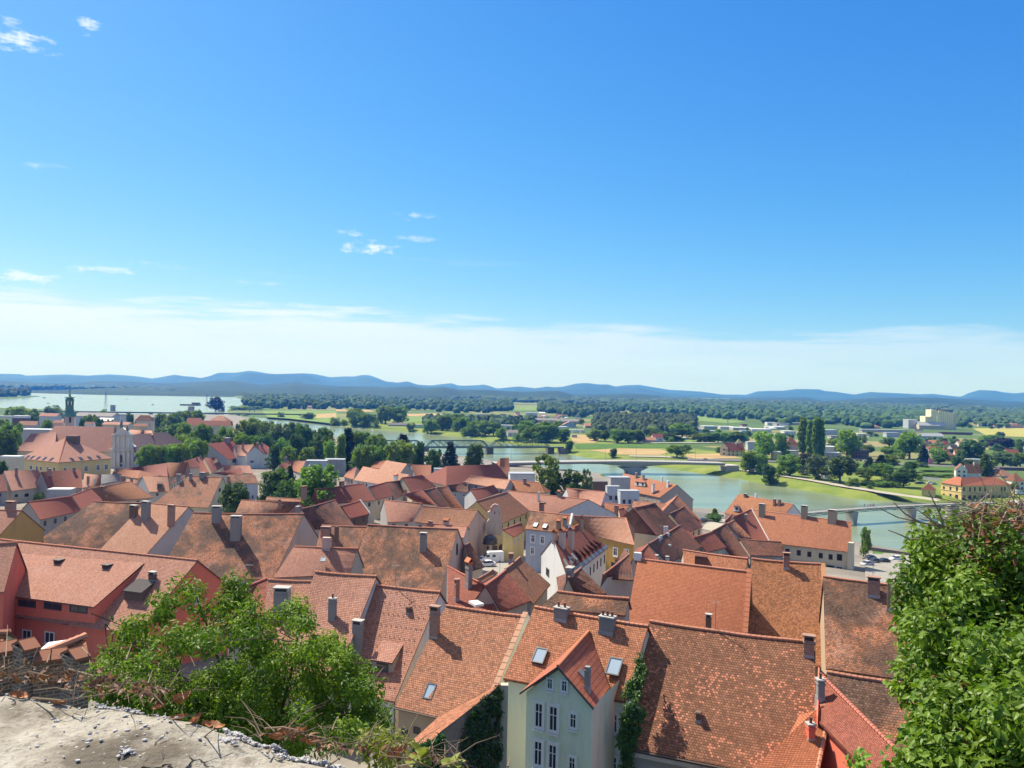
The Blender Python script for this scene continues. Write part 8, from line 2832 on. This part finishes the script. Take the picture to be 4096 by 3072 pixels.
for q in (('b0', 265, 1040, .085, .4, .9, 'large curled brown leaf standing among the twigs on the ledge'), ('b0', 130, 1150, .075, .2, .5, 'flat reddish brown leaf at the left over the pebbles'), ('b0', 390, 1225, .06, .1, .7, 'brown leaf lying alone on bare concrete'),
  ('b0', 15, 1010, .05, 1.2, .8, 'brown leaf cut by the left frame edge'), ('b0', 1225, 1190, .09, 1.3, 1.0, 'upright orange brown leaf at the foot of the leafy tree'), ('b0', 1085, 1225, .055, .3, .6, 'small orange leaf beside the white pebbles'),
  ('b0', 1215, 1320, .065, .2, .7, 'brown leaf on the concrete below the upright one'), ('b0', 1330, 1385, .065, .9, .8, 'crumpled brown leaf nearest the middle of the concrete'), ('b0', 1450, 1320, .085, .2, .5, 'wide brown leaf against the ledge edge'),
  ('b0', 1610, 1355, .05, .1, .6, 'small brown leaf right of the wide one'), ('b0', 720, 1060, .08, .6, 1.0, 'dark brown leaf tangled in the twigs below the small roof'), ('b0', 930, 1120, .07, 1.9, 1.0, 'dark curled leaf beside the tree trunk'),
  ('b0', 480, 1020, .06, 2.2, .9, 'reddish leaf below the low garden wall'), ('b1', 300, 1420, .085, .2, .9, 'brown leaf under the tree above the pebble strip'), ('b1', 180, 1435, .07, .8, .8, 'dark reddish leaf at the start of the pebble strip'),
  ('b1', 420, 1470, .06, 1.1, .8, 'brown leaf hanging over the pebble strip'), ('b1', 1010, 1545, .07, .5, .9, 'reddish leaf beside the small green shrub'), ('b1', 1110, 1590, .05, 1.5, .8, 'small reddish leaf at the right end of the ledge')):
 dry_leaf(*q)


# ------------------------------------------------------------------ leafy growth near the camera
def real_leaves(pts, size, rr, mat, name, parent=None, fold=.25, ratio=.55, droop=.2, tbase=.5):
 """pts: list of (position, outward direction, tint); every leaf is a folded six sided blade"""
 v, f, c = [], [], []
 for p, d, ct in pts:
  n = (d * .6 + V((rr.gauss(0, .5), rr.gauss(0, .5), .55 + rr.gauss(0, .4)))).normalized()
  x = n.orthogonal().normalized()
  x = Matrix.Rotation(rr.uniform(0, 6.28), 3, n) @ x
  x = (x + d * .5 + V((0, 0, -droop))).normalized()
  y = n.cross(x).normalized()
  n = x.cross(y)
  s = size * rr.uniform(.6, 1.3)
  w_ = s * ratio * .5
  up_ = n * s * fold * .4
  i = len(v)
  v += [tuple(p), tuple(p + x * s * .3 + y * w_ + up_), tuple(p + x * s * .68 + y * w_ * .72 + up_ * .6 - n * s * .06), tuple(p + x * s - n * s * .16), tuple(p + x * s * .68 - y * w_ * .72 + up_ * .6 - n * s * .06), tuple(p + x * s * .3 - y * w_ + up_), tuple(p + x * s * .45 - n * 0.0)]
  f += [(i, i + 6, i + 1), (i + 1, i + 6, i + 2), (i + 2, i + 6, i + 3), (i + 3, i + 6, i + 4), (i + 4, i + 6, i + 5), (i + 5, i + 6, i)]
  t_ = min(1, max(0, ct + rr.gauss(0, .17)))
  c += [t_, rr.random(), 0, 1] * 18
 o = bpy.data.objects.new(name, leaf_mesh(name, v, f, c, mat))
 col.objects.link(o)
 if parent is not None:
  attach(o, parent)
 return o


def pip(poly_, x, y):
 c_ = False
 for (ax, ay), (bx, by) in zip(poly_, poly_[1:] + poly_[:1]):
  if (ay > y) != (by > y) and x < (bx - ax) * (y - ay) / (by - ay) + ax:
   c_ = not c_
 return c_


LNEAR = leaf_mat('near', (.045, .115, .012), (.20, .30, .03), .36, rough=.5)
LIVY = leaf_mat('ivy', (.035, .115, .012), (.17, .31, .03), .32, dead=.018, rough=.45)
# leafy tree left
TREE = [(228, 1425), (262, 1340), (300, 1330), (345, 1275), (385, 1255), (425, 1258), (455, 1285), (480, 1262), (512, 1240), (528, 1275), (560, 1290), (575, 1320), (640, 1305), (668, 1320), (655, 1380), (720, 1378), (755, 1410), (800, 1462), (808, 1500), (842, 1560), (800, 1600),
  (760, 1600), (700, 1625), (560, 1610), (430, 1560), (330, 1520), (215, 1470)]
rr = random.Random(21)
root = at_z(S('f', (560, 1700)), 52.5)
root = at_y(S('f', (560, 1690)), 10.5)
o = empty('leafy_tree', root, 'bright green leafy tree rising just beyond the ledge at lower left', 'tree')
clumps = []
tries = 0
while len(clumps) < 270 and tries < 9000:
 tries += 1
 x, y = rr.uniform(210, 845), rr.uniform(1235, 1625)
 if not pip(TREE, x, y):
  continue
 # the upper left is open, the lower right is dense
 dens = .22 + .45 * max(0, min(1, (x - 380) / 330)) + .6 * max(0, min(1, (y - 1330) / 200))
 if rr.random() > dens:
  continue
 clumps.append((x, y, 10.4 + rr.gauss(0, .8)))
for k in range(70):
 clumps.append((rr.uniform(205, 600), 0, 9.6 + rr.gauss(0, .3)))
 clumps[-1] = (clumps[-1][0], 1455 + (clumps[-1][0] - 205) * .33 + rr.uniform(-30, 45), clumps[-1][2])
for q in ((425, 1275), (395, 1270), (500, 1262), (512, 1285), (272, 1350), (300, 1345), (255, 1400), (640, 1325), (600, 1335), (480, 1300), (360, 1300), (350, 1330), (235, 1440), (590, 1520), (640, 1330), (700, 1400), (730, 1420), (775, 1470), (790, 1530)):
 clumps.append((q[0], q[1], 10.4 + rr.gauss(0, .4)))
pts = []
cps = []
for x, y, d_ in clumps:
 c0 = at_y(S('f', (x, y)), d_)
 ct = rr.uniform(.2, .75) + (.22 if 640 < x < 760 and 1380 < y < 1500 else 0)
 cps.append(c0)
 r_ = rr.uniform(.13, .22)
 for k in range(rr.randint(110, 170)):
  d = V((rr.gauss(0, 1), rr.gauss(0, 1), rr.gauss(0, .8))).normalized()
  pts.append((c0 + d * r_ * rr.random() ** .5, d, ct))
real_leaves(pts, .066, rr, LNEAR, 'crown', o, ratio=.42, droop=.45)
mb = MB()
stems = [[root, at_y(S('f', (520, 1560)), 10.4), at_y(S('f', (470, 1420)), 10.5), at_y(S('f', (430, 1300)), 10.5)], [root, at_y(S('f', (600, 1570)), 10.6), at_y(S('f', (630, 1450)), 10.4), at_y(S('f', (650, 1340)), 10.5)],
  [root, at_y(S('f', (560, 1600)), 10.2), at_y(S('f', (420, 1480)), 10.1), at_y(S('f', (290, 1390)), 10.3)], [root, at_y(S('f', (650, 1600)), 10.3), at_y(S('f', (740, 1520)), 10.3), at_y(S('f', (790, 1480)), 10.4)]]
for s_ in stems:
 mb.tube(s_, [.045, .032, .02, .008], 6)
axis = [s_[i].lerp(s_[i + 1], k / 4) for s_ in stems for i in range(1, 3) for k in range(9)]
for c0 in cps:
 a_ = min(axis, key=lambda q: (q - c0).length + rr.uniform(0, .5) + (0.6 if q.z > c0.z else 0))
 mid_ = a_.lerp(c0, .5) + V((rr.gauss(0, .05), rr.gauss(0, .05), .04))
 mb.tube([a_, mid_, c0], [.008, .006, .003], 5)
mb.build('branch', plain('branch', (.12, .085, .05), .8, 0, .3, 10), o)

# yellowish green shrub at the ledge end
o = empty('shrub', at_y(S('b1', (930, 1620)), 4.5), 'small yellowish green shrub at the right end of the ledge', 'bush')
pts = []
for k in range(16):
 c0 = at_y(S('b1', (rr.uniform(810, 1050), rr.uniform(1440, 1580))), 4.6 + rr.gauss(0, .2))
 for j in range(45):
  d = V((rr.gauss(0, 1), rr.gauss(0, 1), rr.gauss(0, 1))).normalized()
  pts.append((c0 + d * .09 * rr.random() ** .5, d, rr.uniform(.5, .95)))
real_leaves(pts, .045, rr, leaf_mat('shrub', (.05, .10, .012), (.24, .27, .05), .3), 'foliage', o, ratio=.4)
part(lambda mb: [mb.tube([at_y(S('b1', (930 + k * 12, 1640)), 4.5), at_y(S('b1', (860 + k * 45, 1470)), 4.6)], [.008, .003], 5) for k in range(5)], 'stem', TW, o)
o = empty('seedling', at_z(S('b1', (1165, 1610)), LZ), 'pale yellow green seedling with broad leaves by the ledge end', 'plant')
pts = [(at_z(S('b1', (1165 + rr.gauss(0, 28), 1575 + rr.gauss(0, 16))), LZ + .02), V((0, -.3, .8)), rr.uniform(.75, 1)) for k in range(16)] + [(at_z(S('b1', (1410 + rr.gauss(0, 22), 1640 + rr.gauss(0, 8))), LZ + .01), V((0, -.3, .8)), .8) for k in range(8)]
real_leaves(pts, .035, rr, leaf_mat('shrub', 0, 0), 'foliage', o, ratio=.7)
# leafy sprig at the bottom right
o = empty('sprig', at_y(S('b3', (760, 1690)), 6), 'bright leafy sprig poking up at the bottom beside the ivy', 'plant')
pts = [(at_y(S('b3', (755 + rr.gauss(0, 32), 1610 + rr.gauss(0, 26))), 6 + rr.gauss(0, .06)), V((rr.gauss(0, 1), -.4, .5)).normalized(), rr.uniform(.6, 1)) for k in range(60)]
real_leaves(pts, .06, rr, LIVY, 'foliage', o, ratio=.6)
part(lambda mb: mb.tube([at_y(S('b3', (765, 1720)), 6), at_y(S('b3', (755, 1600)), 6)], [.008, .004], 5), 'stem', TW, o)

# leaf litter caught in the twigs
pts = [(at_z(S('b0', (x_ + rr.gauss(0, 20), 1000 + x_ * .14 + rr.gauss(0, 38))), LZ + rr.uniform(-.02, .05)), V((rr.gauss(0, 1), -.5, .6)).normalized(), rr.random()) for x_ in [rr.uniform(-60, 1150) for _ in range(150)]]
pts += [(at_z(S('b1', (x_, 1400 + x_ * .16 + rr.gauss(0, 18))), LZ + rr.uniform(-.02, .03)), V((rr.gauss(0, 1), -.5, .6)).normalized(), rr.random()) for x_ in [rr.uniform(60, 1250) for _ in range(55)]]
tag(real_leaves(pts, .027, rr, leaf_mat('litter', (.06, .03, .016), (.24, .115, .05), .1), 'litter'), 'brown leaf litter caught in the twigs on the ledge', kind='stuff')

# big ivy on the right
IVY = [(2560, 1150), (2320, 1120), (2212, 1125), (2170, 1112), (2130, 1100), (2101, 1096), (2094, 1121), (2057, 1112), (2035, 1124), (2014, 1109), (1996, 1129), (1979, 1141), (1966, 1161), (1956, 1182), (1962, 1222), (1930, 1243), (1943, 1273), (1930, 1322), (1956, 1338), (1934, 1362), (1946, 1381), (1964, 1425), (1915, 1446), (1932, 1482), (1966, 1529), (1914, 1561), (1938, 1600), (1908, 1640), (1940, 1720), (2320, 1760), (2560, 1760)]
o = empty('ivy', at_y(S('f', (2100, 1700)), 5.4), 'thick glossy green ivy bush filling the right edge', 'ivy')
rr = random.Random(33)
clumps = []
tries = 0
depth_at = lambda x, y: 6.6 - 1.9 * max(0, min(1, (y - 1110) / 560)) - .5 * max(0, min(1, (x - 1950) / 260))
while len(clumps) < 600 and tries < 30000:
 tries += 1
 x, y = rr.uniform(1905, 2550), rr.uniform(1095, 1750)
 if pip(IVY, x, y):
  edge = min(seg_d(V((x, y)), V(a_), V(b_)) for a_, b_ in zip(IVY, IVY[1:]))
  if edge < 14 and rr.random() < .6:
   continue
  if noise.noise(V((x / 45, y / 45, 7))) < -.17 and edge > 20:
   continue
  d_ = depth_at(x, y) + .55 * math.exp(-edge / 30) + .75 * noise.noise(V((x / 60, y / 60, 1))) + rr.gauss(0, .10)
  clumps.append((x, y, d_, edge))
pts = []
for x, y, d_, edge in clumps:
 c0 = at_y(S('f', (x, y)), d_)
 r_ = min(rr.uniform(.13, .23), .05 + edge * d_ / 1663)
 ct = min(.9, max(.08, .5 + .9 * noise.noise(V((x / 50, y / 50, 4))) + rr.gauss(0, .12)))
 for k in range(int(100 * (r_ / .17) ** 1.5) + 8):
  d = V((rr.gauss(0, 1), rr.gauss(-.25, 1), rr.gauss(0.1, 1))).normalized()
  pts.append((c0 + d * r_ * rr.random() ** .4, d, ct))
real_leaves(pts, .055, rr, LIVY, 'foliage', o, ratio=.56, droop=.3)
# dark inner growth behind the outer leaves, so the wall does not show
pts = []
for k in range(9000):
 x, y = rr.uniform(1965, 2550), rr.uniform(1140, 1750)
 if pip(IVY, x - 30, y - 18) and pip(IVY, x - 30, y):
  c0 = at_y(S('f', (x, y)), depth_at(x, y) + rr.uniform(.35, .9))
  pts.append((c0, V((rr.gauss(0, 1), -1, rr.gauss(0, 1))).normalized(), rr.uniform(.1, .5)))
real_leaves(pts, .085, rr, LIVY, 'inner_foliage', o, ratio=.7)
mb = MB()
for pix in ([(1985, 1120), (2020, 1128), (2065, 1150), (2110, 1185)], [(1900, 1098), (1940, 1118), (1975, 1125), (2010, 1133), (2050, 1138)], [(1918, 1145), (1945, 1155), (1965, 1165), (1985, 1165)], [(2005, 1060), (2018, 1085), (2030, 1110), (2040, 1145)], [(1980, 1100), (2008, 1120), (2040, 1150)],
   [(2100, 1300), (2120, 1290), (2170, 1300)], [(1990, 1330), (2000, 1350)], [(2110, 1480), (2150, 1470), (2190, 1440)], [(2070, 1500), (2085, 1530), (2130, 1525)], [(2010, 1480), (2030, 1510)], [(1930, 1085), (1955, 1110), (1990, 1130)], [(2018, 1195), (2030, 1170), (2040, 1200)]):
 mb.tube([at_y(S('f', q), 6.2 if q[1] < 1250 else depth_at(q[0], q[1]) - .2) for q in pix], [.0035 + .0075 * i / len(pix) for i in range(len(pix))], 6)
for k in range(230):
 x = rr.uniform(2080, 2300)
 y = rr.uniform(1085, 1200) + max(0, (2120 - x)) * .3
 p = at_y(S('f', (x, y)), 6.1 + rr.gauss(0, .25))
 d = V((rr.gauss(0, 1) - .5, rr.gauss(0, .5), rr.gauss(.25, .5))).normalized() * rr.uniform(.10, .42)
 mb.tube([p, p + d * .5 + V((0, 0, rr.gauss(0, .02))), p + d], [.0042, .003, .0015], 4)
for k in range(420):
 p = at_y(S('f', (rr.uniform(2120, 2330), rr.uniform(1100, 1185))), 6.6 + rr.gauss(0, .25))
 d = V((rr.uniform(.2, .8) * rr.choice((-1, 1)), rr.gauss(0, .15), rr.gauss(.02, .1)))
 mb.tube([p, p + d * .5 + V((0, 0, rr.gauss(0, .02))), p + d * .9], [.004, .0035, .002], 4)
mb.build('bare_twig', plain('dry_branch', (.30, .215, .15), .8, 0, .3, 12), o)['kind'] = 'stuff'
pts = [(at_y(S('f', (rr.uniform(2080, 2270), rr.uniform(1095, 1270))), 5.9 + rr.gauss(0, .2)), V((0, -1, .3)).normalized(), rr.uniform(0, 1)) for k in range(420)]
real_leaves(pts, .06, rr, leaf_mat('dead', (.09, .04, .02), (.22, .09, .04), .15), 'withered_leaves', o, ratio=.6)
# the wall this ivy grows over
p0 = at_y(S('f', (2150, 1240)), 7.4)
wl_ = MB()
wl_.box(V((p0.x + 3.1, 7.6, 50)), V((6.0, 0, 0)), V((0, 1.0, 0)), V((0, 0, 8.62)))
tag(wl_.build('castle_wall', brick_mat('castle', (.26, .21, .16))), 'stone castle wall carrying the thick ivy at the right edge', 'wall')

# ivy on the outbuilding wall, on the green house and at the bottom
def wall_ivy(t_, outline, surf, n, size, label, thick=.25, mat=None, seed=1):
 rr = random.Random(seed)
 xs_ = [q[0] for q in outline]
 ys_ = [q[1] for q in outline]
 pts = []
 k = 0
 cl = []
 while k < n // 26:
  x, y = rr.uniform(min(xs_), max(xs_)), rr.uniform(min(ys_), max(ys_))
  if pip(outline, x, y):
   k += 1
   p, nn_ = surf(x, y)
   c0 = p + nn_ * rr.uniform(.02, thick)
   ct = rr.uniform(.15, .7)
   for j in range(26):
    d = (V((rr.gauss(0, 1), rr.gauss(0, 1), rr.gauss(0, 1))).normalized() + nn_ * .8).normalized()
    pts.append((c0 + d * rr.uniform(.05, .3), d, ct))
 p, nn_ = surf(sum(xs_) / len(xs_), sum(ys_) / len(ys_))
 o = empty('ivy', p, label, 'ivy')
 real_leaves(pts, size, rr, mat or leaf_mat('wallivy', (.012, .04, .008), (.055, .12, .02), .15, rough=.4), 'foliage', o, ratio=.75, droop=.5)
 return o


i1, i2, i3 = OUT_W
wn = V(((i1 - i2).y, -(i1 - i2).x, 0)).normalized()
if wn.dot(EYE - i1) < 0:
 wn = -wn
sf = lambda x, y: (hit_plane(S('b1', (x, y)), i1, wn), wn)
wall_ivy('b1', [(1690, 1085), (1700, 1200), (1715, 1300), (1690, 1480), (1700, 1659), (1440, 1680), (1420, 1500), (1430, 1380), (1480, 1280), (1580, 1170)], sf, 7000, .14, 'dense dark ivy hanging on the brick outbuilding wall', seed=3)
wn2 = V(((i2 - i3).y, -(i2 - i3).x, 0)).normalized()
if wn2.dot(EYE - i2) < 0:
 wn2 = -wn2
sf2 = lambda x, y: (hit_plane(S('b1', (x, y)), i2, wn2) - V((0, .3, 0)), wn2)
wall_ivy('b1', [(1305, 1405), (1310, 1500), (1290, 1620), (1140, 1640), (1080, 1560), (1090, 1500), (1200, 1450)], sf2, 3000, .14, 'smaller ivy patch below the narrow orange roof strip', seed=4)
sf3 = lambda x, y: (slope_pt(H_GR, 'b2', (x, y)) if y < 1195 else hit_plane(S('b2', (x, y)), H_SP.ic + V((0, -.3, 0)), V((0, 1, 0))), (H_GR.n if y < 1195 else V((0, -1, 0))))
wall_ivy('b2', [(965, 885), (1008, 1000), (985, 1085), (960, 1150), (955, 1230), (995, 1290), (960, 1350), (925, 1470), (890, 1540), (910, 1659), (930, 1720), (820, 1720), (830, 1560), (795, 1500), (830, 1330), (845, 1230), (880, 1100), (925, 1030), (940, 950)], sf3, 8000, .15, 'bright ivy climbing the joint between the green house and the speckled roof', thick=.5,
  mat=leaf_mat('wallivy2', (.02, .06, .01), (.085, .17, .025), .2, rough=.4), seed=6)
# ------------------------------------------------------------------ sun, sky, render settings
SUN_AZ = rad(-48)     # measured from +Y towards +X
SUN_EL = rad(51)
sd = V((math.sin(SUN_AZ) * math.cos(SUN_EL), math.cos(SUN_AZ) * math.cos(SUN_EL), math.sin(SUN_EL)))
sl = bpy.data.objects.new('sun', bpy.data.lights.new('sun', 'SUN'))
col.objects.link(sl)
sl.data.energy = 5.0
sl.data.angle = rad(0.5)
sl.data.color = (1.0, 0.93, 0.82)
sl.rotation_euler = sd.to_track_quat('Z', 'Y').to_euler()
w = bpy.data.worlds.new('World')
sc.world = w
w.use_nodes = True
t = w.node_tree
t.nodes.clear()
g = N(t)
wo = t.nodes.new('ShaderNodeOutputWorld')
bg = t.nodes.new('ShaderNodeBackground')
bg.inputs[1].default_value = 0.10
t.links.new(bg.outputs[0], wo.inputs[0])
sky = t.nodes.new('ShaderNodeTexSky')
sky.sky_type = 'NISHITA'
sky.sun_disc = False
sky.sun_elevation = SUN_EL
sky.sun_rotation = SUN_AZ
sky.air_density = 1.0
sky.dust_density = 0.5
sky.ozone_density = 2.0
sep = g.n('SeparateColor', {0: sky.outputs[0]})
pw = lambda s, k, e: g.math('MULTIPLY', g.math('POWER', s, e), k)
cap = lambda v, c_: g.math('MINIMUM', v, c_)
cmb = g.n('CombineColor', {0: cap(pw(sep.outputs[0], 0.118, 1.75), 3.2), 1: cap(pw(sep.outputs[1], 0.475, 1.1), 4.6), 2: cap(pw(sep.outputs[2], 1.75, 0.58), 6.2)})
skc = cmb.outputs[0]
# clouds, by direction in the sky
dirv = g.n('TexCoord').outputs['Generated']
xyz = g.n('SeparateXYZ', {0: dirv})
az = g.math('ARCTAN2', xyz.outputs[0], xyz.outputs[1])
el = g.math('ARCSINE', xyz.outputs[2])


def azel(px):
 r = ray(px).normalized()
 return math.atan2(r.x, r.y), math.asin(r.z)


pos = g.n('CombineXYZ', {0: az, 1: el, 2: 0.0}).outputs[0]
st1 = g.n('Mapping', {'Vector': pos, 'Scale': (4.5, 46, 1), 'Rotation': (0, 0, -.03)}).outputs[0]
st2 = g.n('Mapping', {'Vector': pos, 'Scale': (1.6, 9, 1)}).outputs[0]
nA = g.noise(st1, 1.0, 6, .6)
nB = g.noise(st2, 1.0, 4, .55)
top = g.math('SUBTRACT', 0.094, g.math('MULTIPLY', g.math('ADD', az, 0.55), 0.026))
wob = g.math('ADD', g.math('MULTIPLY', g.math('SUBTRACT', nA, .5), .095), g.math('MULTIPLY', g.math('SUBTRACT', nB, .5), .06))
e2 = g.math('ADD', el, wob)
band = g.math('SUBTRACT', 1.0, g.step(g.math('SUBTRACT', e2, top), -.012, .010))
band = g.math('MULTIPLY', band, g.math('SUBTRACT', .92, g.math('MULTIPLY', g.step(nA, .45, .72), .38)))
wisp = g.math('MULTIPLY', g.step(g.noise(g.n('Mapping', {'Vector': pos, 'Scale': (3.2, 42, 1), 'Rotation': (0, 0, .05)}).outputs[0], 1.0, 7, .62), .58, .80), g.math('MULTIPLY', g.step(el, .06, .09), g.math('SUBTRACT', 1.0, g.step(el, .11, .21))))
wisp = g.math('MULTIPLY', wisp, g.math('SUBTRACT', 1.0, g.step(az, -.1, .25)))
puffn = g.noise(g.n('Mapping', {'Vector': pos, 'Scale': (48, 120, 1)}).outputs[0], 1.0, 8, .68)
puff = None
for (u_, v_, w_, h_, k_) in ((800, 535, 62, 17, 1.0), (905, 468, 45, 9, .6), (895, 515, 45, 9, .55), (755, 502, 30, 8, .6), (40, 85, 70, 17, .95), (190, 55, 26, 14, .75), (38, 597, 85, 12, 1.0), (225, 583, 80, 8, .75), (352, 573, 60, 7, .8), (85, 355, 36, 7, .5), (25, 52, 20, 14, .5), (560, 612, 60, 6, .35), (20, 105, 30, 5, .7)):
 a_, e_ = azel(S('f', (u_, v_)))
 d_ = g.math('ADD', g.math('POWER', g.math('DIVIDE', g.math('SUBTRACT', az, a_), w_ / 1663), 2.0), g.math('POWER', g.math('DIVIDE', g.math('SUBTRACT', el, e_), h_ / 1663), 2.0))
 m_ = g.math('MULTIPLY', g.step(g.math('SUBTRACT', g.math('ADD', .62, g.math('MULTIPLY', g.math('SUBTRACT', puffn, .5), 4.6)), g.math('MULTIPLY', d_, .62)), .05, 1.25), k_)
 puff = m_ if puff is None else g.math('MAXIMUM', puff, m_)
cl_ = g.math('MAXIMUM', band, g.math('MAXIMUM', g.math('MULTIPLY', wisp, .55), puff), clamp=True)
ccol = g.mix(g.step(el, .0, .12), (4.1, 4.75, 6.1), (5.0, 5.6, 6.5))
ccol = g.mix(g.step(az, -.5, .7), ccol, (3.0, 4.15, 5.7))
# bright cirrus added overhead, out of view, as white fill for the shade
over = g.math('MULTIPLY', g.step(el, .62, 1.0), g.math('ADD', .45, g.math('MULTIPLY', g.noise(g.n('Mapping', {'Vector': dirv, 'Scale': (3, 3, 3)}).outputs[0], 1.0, 6, .6), .4)))
fin = g.mix(over, g.mix(cl_, skc, ccol), (5.6, 5.5, 5.2))
t.links.new(fin, bg.inputs[0])

# air: one closed box of thin haze round the whole scene
mb = MB()
mb.box(V((0, 10000, -8)), V((70000, 0, 0)), V((0, 24500, 0)), V((0, 0, 900)))
hz_m = bpy.data.materials.new('haze_air')
hz_m.use_nodes = True
ht = hz_m.node_tree
ht.nodes.clear()
ho = ht.nodes.new('ShaderNodeOutputMaterial')
pvn = ht.nodes.new('ShaderNodeVolumePrincipled')
pvn.inputs['Color'].default_value = (0.06, 0.29, 1.0, 1)
pvn.inputs['Absorption Color'].default_value = (1, 1, 1, 1)
pvn.inputs['Density'].default_value = 1.05e-4
pvn.inputs['Anisotropy'].default_value = 0.1
ht.links.new(pvn.outputs[0], ho.inputs['Volume'])
hb_ = mb.build('haze', hz_m)
tag(hb_, 'thin blue summer haze over the valley', kind='stuff')

sc.view_settings.view_transform = 'Standard'
sc.view_settings.look = 'None'
sc.view_settings.exposure = 0.9
sc.view_settings.gamma = 1.0
sc.cycles.use_denoising = True
sc.cycles.max_bounces = 5
sc.cycles.diffuse_bounces = 3
sc.cycles.transparent_max_bounces = 6
sc.cycles.volume_bounces = 0
for d in DIAG:
 print('DIAG', d)
